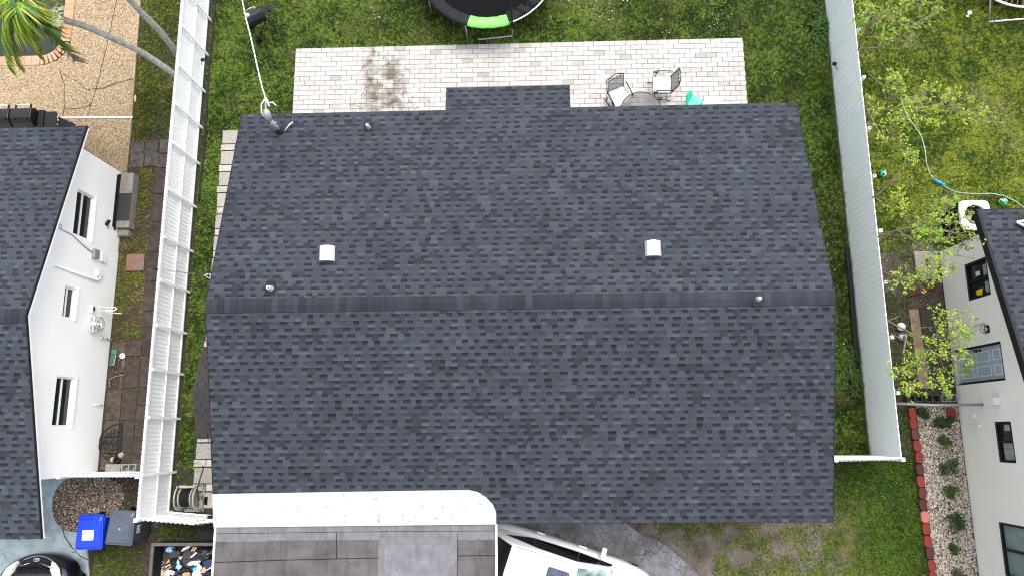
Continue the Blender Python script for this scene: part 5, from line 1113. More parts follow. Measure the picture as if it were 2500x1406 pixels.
wc, q4 = car('parked_car', 'white hatchback car parked beside the carport on cracked asphalt', (.50, -3.50, .03), R_(-17.5), 'car_white', dict(w=.965, rear=-2.15, front=2.33,
    plan=[(-2.15, .80), (-1.95, .93), (-1.4, .99), (0, 1), (1.3, .985), (1.75, .93), (2.05, .82), (2.22, .66), (2.33, .48)],
    top=[(-2.15, .80), (-2.0, .98), (-1.6, 1.04), (1.0, 1.03), (1.25, .99), (1.8, .90), (2.1, .80), (2.25, .68), (2.33, .55)],
    bot=[(-2.15, .45), (-1.9, .28), (2.0, .24), (2.33, .32)], belt=[(-2.15, .75), (-1.8, .94), (1.0, .96), (1.8, .84), (2.33, .45)],
    cabin=[(-1.98, .76, 1.02, -1.94, .72, 1.07), (-1.72, .80, 1.03, -1.31, .64, 1.62), (-.9, .85, 1.02, -.7, .66, 1.66), (.25, .86, 1.02, .20, .65, 1.63), (1.20, .80, 1.02, 1.16, .76, 1.06)],
    glass=[(1.02, 1.96, .40, .44, .10, .80), (1.965, 2.985, .10, .80, .08, .84), (2.99, 3.86, .08, .84, .10, .80)], sunroof=(-.42, .10, .43, 1.672), mirror=(.78, .98), handles=(-.75, .3), hz=.86, seams=(-1.05, -.15, .95), wheels=(-1.42, 1.36),
    headlight=[(2.0, .72, .78), (2.12, .66, .74), (2.28, .46, .64), (2.2, .44, .70), (2.02, .60, .80)]))
m = MB(); m.cyl((-1.05, .15, 1.67), (-1.22, .15, 1.70), .012); part('antenna', m, 'label_white', wc, local=True)
for s in (-1, 1): m = MB(); m.tube([(-1.25, s * .60, 1.612), (-.7, s * .62, 1.652), (.16, s * .61, 1.622)], .010, 6); part('roof_trim', m, 'grey_metal', wc, local=True)
bc, q4 = car('parked_car', 'black car with chrome grille trim, its nose on the pale driveway', (-12.32, -5.02, .045), R_(90), 'car_black', dict(w=.985, rear=-2.3, front=2.2,
    plan=[(-2.3, .75), (-2.1, .9), (-1.4, .99), (0, 1), (1.4, 1), (1.70, .985), (1.86, .93), (1.98, .84), (2.08, .68), (2.15, .48), (2.2, .25)],
    top=[(-2.3, .85), (-2.1, 1.0), (-1.6, 1.05), (.9, 1.03), (1.25, .98), (1.7, .90), (1.95, .80), (2.1, .66), (2.2, .5)],
    bot=[(-2.3, .45), (-1.9, .28), (1.9, .24), (2.2, .3)], belt=[(-2.3, .75), (-1.8, .94), (1.0, .94), (1.6, .82), (2.2, .42)],
    cabin=[(-2.0, .74, 1.02, -1.96, .70, 1.06), (-1.7, .80, 1.03, -1.0, .63, 1.45), (-.7, .84, 1.02, -.6, .64, 1.48), (.15, .85, 1.02, .0, .63, 1.45), (1.05, .78, 1.01, 1.01, .74, 1.05)],
    glass=[(1.3, 2.0, .12, .5, .12, .86), (2.05, 2.95, .12, .86, .12, .86), (3.02, 3.8, .12, .84, .10, .2)], mirror=(.65, .96), handles=(-.7, .35), hz=.84, seams=(-1.0, -.1, .9), wheels=(-1.4, 1.38),
    headlight=[(2.07, .42, .80), (2.01, .54, .82), (1.90, .66, .85), (1.70, .745, .90), (1.48, .77, .94), (1.52, .64, .99), (1.70, .60, .97), (1.87, .47, .92)], wsmat='car_glass'))
m = MB()
arc = [(2.165 - .80 * y * y, y, .665 + .26 * y * y + .02) for y in np.linspace(-.50, .34, 15)]; m.tube(arc, .009, 6)
m.tube([arc[-1], (1.95, .35, .85), (2.02, .12, .80)], .008, 6); m.tube([arc[0], (1.93, -.42, .85), (2.02, -.12, .80)], .008, 6)
part('grille_trim', m, 'chrome', bc, smooth=True, local=True)
m = MB(); c0 = Vector((2.085, -.01, .765)); rot = Euler((0, R_(48), 0)).to_matrix()
def ell(cx, cy, a, b, r=.006, n=22): m.tube([c0 + rot @ Vector((cx + a * math.cos(t), cy + b * math.sin(t), 0)) for t in np.linspace(0, 2 * math.pi, n)], r, 6)
ell(0, 0, .05, .075); ell(.008, 0, .034, .02); ell(.022, 0, .018, .052)
part('badge', m, 'chrome', bc, smooth=True, local=True)

# ------------------------------------------------------------------ left side yard things
m = MB(); m.box(-11.21, -10.71, 4.46, 4.93, .03, .07); one('paving_slab', m, 'rust_slab', 'square rust-red slab lying alone on the grass beside the walk', 'slab', bevel=.008)
dm = MB(); cx, cy, Rr = -10.90, -.15, .50; pts = [(cx, cy - Rr)] + [(cx - .58 * math.sin(a), cy - Rr * math.cos(a)) for a in np.linspace(.1, math.pi - .1, 20)] + [(cx, cy + Rr)]
pts = [(x, y) for x, y in pts]
dmt = thing('door_mat', 'half-round black scrollwork rubber mat on the slabs by the white wall', 'mat', (cx, cy, .04))
m = MB(); m.tube([(x, y, .05) for x, y in pts] + [(*pts[0], .05)], .018, 6); m.tube([(cx - .09, cy - Rr * .96, .05), (cx - .09, cy + Rr * .96, .05)], .012, 6); m.tube([(cx, cy, .05), (cx - .57, cy, .05)], .012, 6)
part('border', m, 'doormat', dmt, smooth=True)
m = MB(); rs = random.Random(3)
for i in range(-4, 5):
    for j in range(6):
        x, y = cx - .05 - j * .105, cy + i * .108
        if ((x - cx) / .56) ** 2 + ((y - cy) / .48) ** 2 > .86: continue
        a0 = rs.uniform(0, 360); m.ring((x, y, .05), .042, .010, 'z', 12, 5, a0=a0, a1=a0 + 290); a1 = R_(a0); m.tube([(x + .042 * math.cos(a1), y + .042 * math.sin(a1), .05), (x + .09 * math.cos(a1 + .8), y + .09 * math.sin(a1 + .8), .05)], .010, 5)
part('scrollwork', m, 'doormat', dmt, smooth=True)
def cinder(label, x, y, rz=0, lying=True, mat='concrete', grp='grey concrete blocks by the left fence'):
    t_ = MB(); L_, W_, hh = .39, .19, .19
    if lying:   # cores seen from above
        w_ = .03; t_.box(-L_ / 2, L_ / 2, -W_ / 2, -W_ / 2 + w_, 0, hh); t_.box(-L_ / 2, L_ / 2, W_ / 2 - w_, W_ / 2, 0, hh)
        for a in (-L_ / 2, -w_ / 2, L_ / 2 - w_): t_.box(a, a + w_, -W_ / 2 + w_, W_ / 2 - w_, 0, hh - .001)
        t_.box(-L_ / 2 + w_, L_ / 2 - w_, -W_ / 2 + w_, W_ / 2 - w_, 0, .03)
    else:
        t_.box(-L_ / 2, L_ / 2, -W_ / 2, W_ / 2, 0, hh); t_.box(-L_ / 2 + .03, -.02, -W_ / 2 - .001, -W_ / 2 + .002, .03, .16); t_.box(.02, L_ / 2 - .03, -W_ / 2 - .001, -W_ / 2 + .002, .03, .16)
    o = part('concrete_block', t_, mat, bevel=.004); o.location = (x, y, .035); o.rotation_euler = (0, 0, rz); return tag(o, label, 'block', grp)
cinder('solid-faced concrete block beside the half-round mat', -10.95, -.78, 0, False); cinder('concrete block with two square holes against the left fence', -10.54, -.78, R_(1), True)
def rock(label, px, py, rx, ry, rz_, seed, mat='rock', h=.05, grp=None):
    r = random.Random(seed); p = at(px, py, h); m = MB(); n, mm = 9, 6; o = []
    for j in range(mm + 1):
        for k in range(n):
            th, ph = math.pi * j / mm, 2 * math.pi * k / n; q = 1 + r.uniform(-.16, .16); o.append((p.x + rx * q * math.sin(th) * math.cos(ph), p.y + ry * q * math.sin(th) * math.sin(ph), p.z + rz_ * q * math.cos(th)))
    m.add(o, [(j * n + k, (j + 1) * n + k, (j + 1) * n + (k + 1) % n, j * n + (k + 1) % n) for j in range(mm) for k in range(n)]); return one('rock', m, mat, label, 'rock', grp, bevel=.006)
rock('upright beige broken stone at the corner of the half-round mat', 296, 1111, .07, .09, .08, 1); rock('beige broken stone left of the other by the half-round mat', 275, 1121, .07, .08, .07, 2)
m = MB(); p = at(286, 1123, .1); m.lathe([(.001, .0), (.07, .0), (.08, .12), (.072, .12), (.06, .01)], (p.x, p.y, .04), 18); one('flower_pot', m, 'black_plastic', 'small black pot between the two broken stones', 'pot', smooth=True)
dc = thing('floor_drain', 'white round drain cover set in the dark slabs', 'drain cap', (*at(301, 869).xy, .04)); q = at(301, 869)
m = MB(); m.lathe([(.001, .0), (.07, .0), (.075, -.015), (.075, -.03)], (q.x, q.y, .065), 24); part('cap', m, 'label_white', dc, smooth=True)
m = MB(); m.ring((q.x, q.y, .066), .035, .008, 'z', 18, 6, a0=40, a1=300); part('cap_handle', m, 'rust_slab', dc, smooth=True)
sp = thing('lawn_sprinkler', 'green and grey oscillating sprinkler lying by the white wall', 'sprinkler', (*at(277, 872).xy, .05))
a, b = at(280, 856, .08), at(273, 892, .08); m = MB(); m.bar(a, b, .13, .03); part('base', m, 'grey_metal', sp, bevel=.01)
for k in (-.04, 0, .04): m = MB(); m.bar(a + Vector((k, -.06, .04)), b + Vector((k, .02, .04)), .02, .03); part('tube', m, 'tool_green', sp, bevel=.005)
m = MB(); m.bar(at(281, 853, .1), at(279, 864, .1), .14, .09); part('motor', m, 'tool_green', sp, bevel=.015)
m = MB(); m.tube([at(267, 945, .06), at(267, 925, .06), at(285, 917, .06), at(303, 915, .06)], .008, 6); one('wire', m, 'reel_plastic', 'bent pale wire lying on the dark slabs', 'wire', smooth=True)
m = MB(); p = at(332, 240, .04); m.add([(p.x - .03, p.y + .12, .05), (p.x + .03, p.y + .03, .08), (p.x + .02, p.y - .10, .06), (p.x - .02, p.y - .13, .05), (p.x - .04, p.y - .02, .07)], [(0, 1, 2, 3, 4)]); one('palm_husk', m, 'wood_tan', 'dry tan palm husk at the edge of the pebble deck', 'husk')
rock('pale grey stone in the planting bed near the fence', 297, 1207, .06, .05, .04, 5, 'concrete'); rock('small white stone in the middle of the planting bed', 268, 1227, .05, .05, .03, 6, 'concrete'); rock('small square stone below the white fence section', 210, 1171, .055, .05, .04, 7, 'concrete')

# big double smoker grill by the left house
sg = thing('smoker_grill', 'large black double-barrel grill with side shelf on the pebble deck', 'grill', (-14.0, 8.45, .05))
for (a, b) in ((-14.85, -14.24), (-14.20, -13.62)):
    m = MB(); pr_ = [(8.84, .82), (8.86, 1.0), (8.80, 1.12), (8.70, 1.15), (8.52, 1.15), (8.40, 1.06), (8.28, .82)]; n = len(pr_)
    m.add([(a, y, z) for y, z in pr_] + [(b, y, z) for y, z in pr_], [tuple(range(n))[::-1], tuple(range(n, 2 * n))] + [(i, (i + 1) % n, n + (i + 1) % n, n + i) for i in range(n)]); ld = part('lid', m, 'black_paint', sg, bevel=.015)
    for v_ in m.f: pass
    m = MB(); m.cyl((a + .10, 8.93, 1.06), (b - .1, 8.93, 1.06), .018); part('handle', m, 'label_white', ld, smooth=True)
    m = MB(); [m.box(x - .03, x, 8.82, 8.94, 1.03, 1.08) for x in (a + .1, b - .07)]; [m.box(x, x + .08, 8.47, 8.52, 1.12, 1.165) for x in (a + .08, b - .16)]; part('bracket', m, 'black_metal', ld)
    m = MB(); m.sphere((a + .08, 8.87, 1.03), .03, 10, 6); part('thermometer', m, 'label_white', ld, smooth=True)
m = MB(); m.box(-14.85, -13.60, 8.26, 8.86, .5, .815); part('firebox', m, 'black_metal', sg, bevel=.02)
m = MB(); m.box(-14.85, -13.3, 8.12, 8.82, .12, .16); m.box(-13.58, -13.42, 8.3, 8.84, .7, .92); part('cart', m, 'black_metal', sg, bevel=.01)
m = MB(); m.prism([(-13.40, 8.28), (-13.12, 8.28), (-13.06, 8.34), (-13.06, 8.74), (-13.12, 8.80), (-13.40, 8.80)], .86, .89); sf = part('side_shelf', m, 'black_plastic', sg, bevel=.01)
for y in (8.42, 8.55, 8.68): m = MB(); m.sphere((-13.03, y, .87), .016, 8, 6); part('hook', m, 'label_white', sf)
for x in (-14.75, -13.38):
    for y in (8.2, 8.76): m = MB(); m.box(x - .02, x + .02, y - .02, y + .02, .05, .5); part('leg', m, 'black_metal', sg)
for y in (8.2, 8.72): m = MB(); m.cyl((-13.2, y, .15), (-13.2, y + .06, .15), .13, n=22); part('wheel', m, 'rubber', sg)
m = MB(); m.bar((-13.38, 8.6, .5), (-13.02, 8.45, .25), .5, .02); part('lower_flap', m, 'black_plastic', sg)

# ------------------------------------------------------------------ palms
def frond(ctrl, tree, n=46, ll=.62, seed=0, dry=0.0):
    r = random.Random(seed); pts = [Vector(p) for p in ctrl]
    def cat(t):
        k = min(int(t * (len(pts) - 1)), len(pts) - 2); f = t * (len(pts) - 1) - k
        p0, p1, p2, p3 = pts[max(k - 1, 0)], pts[k], pts[k + 1], pts[min(k + 2, len(pts) - 1)]
        return .5 * ((2 * p1) + (p2 - p0) * f + (2 * p0 - 5 * p1 + 4 * p2 - p3) * f * f + (3 * p1 - p0 - 3 * p2 + p3) * f ** 3)
    m = MB(); m.tube([cat(i / 14) for i in range(15)], [.022 * (1 - i / 17) for i in range(15)], 6, (.24, .34, .08))
    for i in range(n):
        t = .1 + .9 * i / n; p = cat(t); d = (cat(min(1, t + .03)) - cat(t - .03)).normalized(); side = d.cross(Vector((0, 0, 1))).normalized()
        for s in (-1, 1):
            L_ = ll * (math.sin(math.pi * min(1, t * .8 + .15)) * .75 + .3) * r.uniform(.8, 1.12); dr = r.uniform(.35, .75)
            dirv = (side * s * r.uniform(.55, .9) + d * r.uniform(.5, .85) + Vector((0, 0, r.uniform(-.05, .25)))).normalized()
            q = p; w_ = .026 * r.uniform(.8, 1.2); prev = None; wv = dirv.cross(Vector((0, 0, 1))).normalized(); g = r.random(); dd = dry > 0 and t > 1 - dry
            c = (.13 + .14 * g, .25 + .18 * g, .025) if g > .35 else (.06, .15, .018)
            if r.random() < .08: c = (.5, .46, .12)
            if dd: c = (.26, .19, .16) if r.random() < .8 else (.36, .3, .2)
            vs = []
            for k in range(6):
                f = k / 5; vs += [q + wv * w_ * (1 - f ** 2) + Vector((0, 0, .006)), q - wv * w_ * (1 - f ** 2)]
                dirv = (dirv + Vector((0, 0, -dr * .55))).normalized(); q = q + dirv * L_ / 5
            tip = (min(.75, c[0] * 1.7), c[1] * 1.15, c[2] * 1.2)
            for k in range(5): m.add([vs[2 * k], vs[2 * k + 1], vs[2 * k + 3], vs[2 * k + 2]], [(0, 1, 2, 3)], c if k < 3 else (tip if not dd else c))
    return part('frond', m, 'leaf', tree)
p0 = Vector((-9.80, 9.75, 0)); 
pt_ = thing('palm_tree', 'leaning palm with grey trunk and bright green crown over the dark pool', 'palm', tuple(p0))
tp = [p0, Vector((-9.78, 9.70, .8)), at(418, 177, 1.72), at(350, 131, 2.7), at(272, 93, 3.6), at(205, 64, 4.2), at(150, 48, 4.6), at(110, 33, 4.85), at(84, 15, 5.1)]
fine = []
for i in range(len(tp) - 1):
    for k in range(5):
        a = tp[max(i - 1, 0)]; b, c, d = tp[i], tp[i + 1], tp[min(i + 2, len(tp) - 1)]; f = k / 5
        fine.append(.5 * ((2 * b) + (c - a) * f + (2 * a - 5 * b + 4 * c - d) * f * f + (3 * b - a - 3 * c + d) * f ** 3))
m = MB(); m.tube(fine, [.085 - .022 * i / len(fine) + (.004 if i % 2 else 0) for i in range(len(fine))], 12); part('trunk', m, 'bark_palm', pt_, smooth=True)
CR = at(78, 2, 5.15)
m = MB(); m.tube([at(112, 34, 4.84), at(98, 26, 4.95), CR], [.075, .09, .05], 12); part('crownshaft', m, 'tool_green', pt_, smooth=True)
FR = [([CR, at(62, -8, 5.5), at(36, 12, 5.4), at(44, 48, 4.9), at(50, 80, 4.4)], 0), ([CR, at(66, 22, 5.4), at(92, 52, 5.2), at(132, 96, 4.6), at(186, 150, 3.8)], .16),
      ([CR, at(40, 10, 5.6), at(12, 45, 5.4), at(6, 100, 4.8), at(22, 165, 4.0)], 0), ([CR, at(50, 20, 5.6), at(56, 52, 5.3), at(70, 90, 4.8), at(96, 128, 4.2)], 0), ([CR, at(45, 15, 5.6), at(34, 60, 5.3), at(28, 105, 4.7), at(44, 160, 4.0)], 0), ([CR, at(30, -10, 5.6), at(-30, 10, 5.3), at(-60, 60, 4.6), at(-60, 110, 4)], 0), ([CR, at(20, -30, 5.5), at(-60, -40, 5.2), at(-140, -30, 4.4)], 0),
      ([CR, at(70, -50, 5.5), at(60, -110, 5.2), at(50, -160, 4.4)], 0), ([CR, at(105, -60, 5.5), at(150, -110, 5.2), at(190, -160, 4.6)], 0)]
for i, (c, dry) in enumerate(FR): frond(c, pt_, seed=40 + i, dry=dry, ll=.72)
m = MB(); rf_ = random.Random(8); root = at(104, 30, 5.05)
def spray(p, d, L_, lvl):
    q = p + d * L_; m.tube([p, (p + q) / 2 + Vector((0, 0, .01)), q], [.010 * (1 - lvl * .12), .009 * (1 - lvl * .15), .006], 5)
    if lvl >= 3: return
    for k in range(6 if lvl else 9):
        f = rf_.uniform(.25, 1); nd = (d + Vector((rf_.uniform(-.9, .9), rf_.uniform(-.9, .9), rf_.uniform(-.5, .3)))).normalized(); spray(p + d * L_ * f, nd, L_ * rf_.uniform(.4, .6), lvl + 1)
for q in ((155, 12), (160, 28), (142, 76), (124, 66), (150, 52), (112, 5), (134, 40)): spray(root, (at(*q, 5.1) - root).normalized(), (at(*q, 5.1) - root).length * .62, 1)
part('flower_spray', m, 'flower_cream', pt_)
p0 = Vector((-9.78, 10.35, 0)); p2 = thing('palm_tree', 'slim palm whose pale trunk rises out of view beside the left fence', 'palm', tuple(p0))
m = MB(); tp = [p0, Vector((-9.80, 10.35, 1.0)), at(421, 116, 1.85), at(390, 76, 2.9), at(350, 36, 3.7), at(312, -4, 4.3), at(262, -70, 5.2), at(190, -190, 6.4)]; m.tube(tp, [.085, .085, .08, .078, .075, .072, .07, .068], 12); part('trunk', m, 'bark_palm', p2, smooth=True)
for k in range(9):
    a = k * .7; c0_ = tp[-1]; dv = Vector((math.cos(a), math.sin(a), 0)); frond([c0_, c0_ + dv * .4 + Vector((0, 0, .45)), c0_ + dv * 1.0 + Vector((0, 0, .45)), c0_ + dv * 1.5 + Vector((0, 0, -.2))], p2, n=34, seed=80 + k, ll=.5)
p = at(232, -8, 4.9)

# ------------------------------------------------------------------ right side yard
bag_cols = dict(r=s8(128, 48, 38), d=s8(92, 44, 40), p=s8(196, 112, 104), b=s8(78, 40, 38))
seq = ['r', 'r', 'd', 'r', 'r', 'b', 'r', 'd', 'b', 'p', 'r', 'r', 'b', 'r', 'r', 'r']; desc = dict(r='brick red', d='dull maroon', p='faded pink', b='dark weathered')
ordn = ['topmost', 'second from the top', 'third from the top', 'fourth from the top', 'fifth from the top', 'sixth from the top', 'seventh from the top', 'eighth from the top', 'ninth from the top', 'tenth from the top', 'eleventh from the top', 'twelfth from the top', 'thirteenth from the top', 'fourteenth from the top', 'fifteenth from the top', 'sixteenth from the top']
pys_ = [(2224, 1008), (2226, 1033), (2231, 1060), (2235, 1088), (2240, 1116), (2242, 1145), (2244, 1174), (2248, 1202), (2249, 1231), (2254, 1260), (2257, 1289), (2261, 1320), (2266, 1348), (2271, 1378), (2274, 1406), (2277, 1434)]
for i, (px, py) in enumerate(pys_):
    p = at(px, py); r = random.Random(i); m = MB(); kk = r.uniform(.85, 1.1); c = tuple(v * kk for v in bag_cols[seq[i]]); hw, hh = .095, .135
    poly = [(-hw, -hh * .55), (-hw * .6, -hh), (hw * .55, -hh), (hw, -hh * .5), (hw, hh * .5), (hw * .55, hh), (-hw * .6, hh), (-hw, hh * .55)]; a = r.uniform(-.12, .12)
    poly = [(p.x + x * math.cos(a) - y * math.sin(a), p.y + x * math.sin(a) + y * math.cos(a)) for x, y in poly]; m.prism(poly, 0, .11, c)
    one('edging_stone', m, 'edge_red', f'{desc[seq[i]]} octagonal edging stone, {ordn[i]} of the row along the gravel', 'edging stone', 'red edging stones along the gravel bed', bevel=.012)
m = MB(); p = at(2319, 1006); m.prism([(p.x - .11, p.y - .15), (p.x + .11, p.y - .15), (p.x + .11, p.y + .06), (p.x + .06, p.y + .12), (p.x - .06, p.y + .12), (p.x - .11, p.y + .06)], .02, .09, bag_cols['r']); one('edging_stone', m, 'edge_red', 'single red stone lying in the gravel above the largest shrub', 'edging stone', bevel=.01)
for i, (x, lab) in enumerate(((9.62, 'mossy concrete block nearest the right fence, in the row of three'), (10.06, 'middle concrete block of the row of three above the gravel'), (10.48, 'concrete block of the row of three that touches the cream wall'))): cinder(lab, x, .80, R_(random.uniform(-1, 1)), True, 'concrete_dark' if i < 2 else 'concrete', 'three concrete blocks above the gravel bed')
m = MB(); a, b = Vector((8.56, .72, .62)), Vector((WX - .02, .52, 1.05)); a = at(2187, 983, .5); a.x -= .3; b = Vector((WX - .015, .60, 1.10))
m.tube([a, a.lerp(b, .5) + Vector((0, -.03, 0)), b], .035, 10); one('metal_pole', m, 'grey_metal', 'grey pole leaning from the right fence to the cream wall', 'pole', smooth=True)
m = MB(); m.box(9.80, 10.05, 1.05, 3.12, .01, .05, None); m.v = [(x + (.06 if y < 2 else 0), y, z) for x, y, z in m.v]; one('timber_board', m, 'tan_lumber', 'pale worn board lying on the dirt, the one nearer the fence', 'board', bevel=.006)
m = MB(); m.box(10.10, 10.30, 1.5, 3.15, .01, .045, None); one('timber_board', m, 'concrete_dark', 'dark weathered board lying beside the pale one', 'board', bevel=.006)
m = MB(); m.box(10.09, 10.70, 3.89, 4.66, .0, .09); one('paving_slab', m, 'concrete', 'broken grey concrete slab on the dirt by the cream wall corner', 'slab', bevel=.02)
m = MB(); m.tube([at(2213, 724, .05), at(2250, 712, .06), at(2290, 699, .07)], .022, 8); one('red_stick', m, 'red_paint', 'red painted stick lying on the dirt below the window', 'stick', smooth=True)
m = MB(); p = at(2265, 643, .13); m.tube([(p.x, p.y + .12, .12), (p.x + .02, p.y, .14), (p.x - .03, p.y - .1, .12)], [.02, .03, .015], 8); one('red_toy', m, 'red_paint', 'small red toy on the broken concrete slab', 'toy', smooth=True)
# balls
ico = [Vector(v).normalized() for v in ((0, 1, 1.618), (0, -1, 1.618), (0, 1, -1.618), (0, -1, -1.618), (1, 1.618, 0), (-1, 1.618, 0), (1, -1.618, 0), (-1, -1.618, 0), (1.618, 0, 1), (-1.618, 0, 1), (1.618, 0, -1), (-1.618, 0, -1))]
def ball(name, px, py, r, cf, label):
    p = at(px, py, r); m = MB(); m.sphere((p.x, p.y, r), r, 40, 26, colf=cf); o = one(name, m, 'ball_c', label, 'ball', smooth=True); return o
tq = s8(40, 160, 120); wq = (.75, .77, .76)
ball('soccer_ball', 2154, 424, .105, lambda v: (.02, .03, .03) if max(v.dot(q) for q in ico) > .945 else (tq if v.x < .12 else wq), 'teal and white soccer ball with black spots beside the right fence')
ball('soccer_ball', 2449, 494, .105, lambda v: s8(20, 120, 60) if math.sin(v.x * 6 + v.y * 4) > 0 and abs(v.z) > .2 else (s8(60, 170, 110) if v.y < 0 else wq), 'green and white ball on the grass above the air conditioner')
ball('volleyball', 2202, 821, .105, lambda v: s8(140, 20, 50) if (abs(v.x) < .22 and v.y < .1) or v.y > .8 else (s8(60, 140, 160) if math.sin(v.x * 5 + 1) > .3 else s8(170, 205, 215)), 'pale blue and crimson volleyball under the white ball')
ball('white_ball', 2200, 797, .11, lambda v: (.82, .82, .83), 'plain white ball directly above the striped volleyball')
m = MB(); m.tube([at(2200, 232, .03), at(2202, 250, .03), at(2212, 275, .03), at(2222, 295, .03), at(2236, 312, .03), at(2250, 335, .03), at(2258, 365, .03), at(2262, 400, .03), at(2270, 425, .03), at(2284, 443, .04), at(2310, 458, .03), at(2335, 470, .03), at(2380, 474, .03), at(2420, 473, .03), at(2450, 478, .03), at(2480, 492, .03), at(2510, 515, .03)], .014, 8)
one('garden_hose', m, 'hose_pale', 'pale green garden hose winding across the right lawn', 'hose', smooth=True)
m = MB(); p = at(2294, 447, .05); m.tube([(p.x - .1, p.y + .05, .06), (p.x - .03, p.y + .01, .08), (p.x + .08, p.y - .05, .07)], [.04, .045, .03], 10); m.sphere((p.x - .1, p.y + .06, .07), .05, 10, 6); m.box(p.x + .03, p.x + .13, p.y - .1, p.y, .03, .06); one('spray_nozzle', m, 'toy_blue', 'bright blue spray gun joined to the garden hose', 'nozzle', smooth=True)
m = MB(); p = at(2367, 35, .05); m.box(p.x - .05, p.x + .05, p.y - .02, p.y + .08, .03, .09); m.box(p.x - .09, p.x - .02, p.y - .08, p.y - .03, .03, .05); one('white_cup', m, 'label_white', 'small white plastic piece on the lawn near the far trampoline', 'cup', bevel=.01)
# air conditioner
ac = thing('air_conditioner', 'black air conditioner with white rounded top and round fan opening', 'air conditioner', (11.30, 5.40, 0))
X0, X1, Y0, Y1 = 10.93, 11.69, 5.02, 5.77
m = MB(); m.box(X0 + .03, X1 - .03, Y0 + .03, Y0 + .05, .03, .86); m.box(X0 + .03, X1 - .03, Y1 - .05, Y1 - .03, .03, .86); m.box(X0 + .03, X0 + .05, Y0 + .05, Y1 - .05, .03, .86); m.box(X1 - .05, X1 - .03, Y0 + .05, Y1 - .05, .03, .86); m.box(X0 + .05, X1 - .05, Y0 + .05, Y1 - .05, .03, .3)
for k in range(12):
    z = .1 + k * .06; m.box(X0 + .02, X0 + .03, Y0 + .05, Y1 - .05, z, z + .02); m.box(X0 + .05, X1 - .05, Y0 + .02, Y0 + .03, z, z + .02)
part('cabinet', m, 'black_metal', ac)
N = 48; m = MB(); out, inn = [], []
for i in range(N):
    t = 2 * math.pi * i / N; c_, s_ = math.cos(t), math.sin(t); e = (abs(c_) ** 6 + abs(s_) ** 6) ** (-1 / 6); out.append(((X0 + X1) / 2 + .385 * e * c_, (Y0 + Y1) / 2 + .385 * e * s_)); inn.append(((X0 + X1) / 2 + .27 * c_, (Y0 + Y1) / 2 + .27 * s_))
v = [(x, y, .92) for x, y in out] + [(x, y, .93) for x, y in inn] + [(x, y, .86) for x, y in out] + [(x, y, .84) for x, y in inn]
f = []
for i in range(N): j = (i + 1) % N; f += [(i, j, N + j, N + i), (2 * N + i, 2 * N + j, j, i), (N + i, N + j, 3 * N + j, 3 * N + i)]
m.add(v, f); part('top_cover', m, 'car_white', ac, bevel=.004)
m = MB(); cxx, cyy = (X0 + X1) / 2, (Y0 + Y1) / 2; m.cyl((cxx, cyy, .45), (cxx, cyy, .62), .07, n=18)
for k in range(4):
    a = k * math.pi / 2 + .9; m.add([(cxx + .07 * math.cos(a - .3), cyy + .07 * math.sin(a - .3), .6), (cxx + .25 * math.cos(a - .4), cyy + .25 * math.sin(a - .4), .62), (cxx + .25 * math.cos(a + .35), cyy + .25 * math.sin(a + .35), .55), (cxx + .07 * math.cos(a + .4), cyy + .07 * math.sin(a + .4), .56)], [(0, 1, 2, 3)])
part('fan', m, 'reel_plastic', ac)
m = MB(); [m.ring((cxx, cyy, .90 + .0 * r), r, .004, 'z', 36, 5) for r in (.1, .18)]; m.bar((cxx - .27, cyy, .895), (cxx + .27, cyy, .895), .008, .008); m.bar((cxx, cyy - .27, .890), (cxx, cyy + .27, .890), .008, .008); part('guard', m, 'black_metal', ac)
# far trampoline, corner of the picture
T2 = (13.7, 13.0); t2 = thing('trampoline', 'small round trampoline with white rim and springs at the top right corner', 'trampoline', (*T2, 0))
m = MB(); m.ring((*T2, .6), 1.62, .03, 'z', 60, 8); part('rim', m, 'white_paint', t2, smooth=True)
m = MB(); m.disk((*T2, .59), 1.36, .006, 60); part('jumping_mat', m, 'tramp_mat', t2)
m = MB()
for k in range(64): a = k * 2 * math.pi / 64; m.cyl((T2[0] + 1.35 * math.cos(a), T2[1] + 1.35 * math.sin(a), .6), (T2[0] + 1.6 * math.cos(a), T2[1] + 1.6 * math.sin(a), .6), .014, n=6)
part('spring', m, 'rust_slab', t2)
p, q = at(2414, 54, .04), at(2510, 46, .04); m = MB(); m.cyl(p, q, .024, n=10); part('foot_bar', m, 'fence_white', t2, smooth=True)
m = MB(); m.tube([p, (12.72, 11.72, .58)], .022, 8); part('leg', m, 'grey_metal', t2, smooth=True); m = MB(); m.tube([(q.x, q.y, .04), (14.2, 11.45, .58)], .022, 8); part('leg', m, 'grey_metal', t2, smooth=True)
m = MB(); p = at(2436, 40, .2); m.tube([(p.x, p.y, .2), (p.x - .02, p.y - .06, .12), (p.x - .03, p.y - .12, .05)], .012, 6); one('blue_strap', m, 'toy_blue', 'short blue strap hanging at the foot of the far trampoline', 'strap', smooth=True)

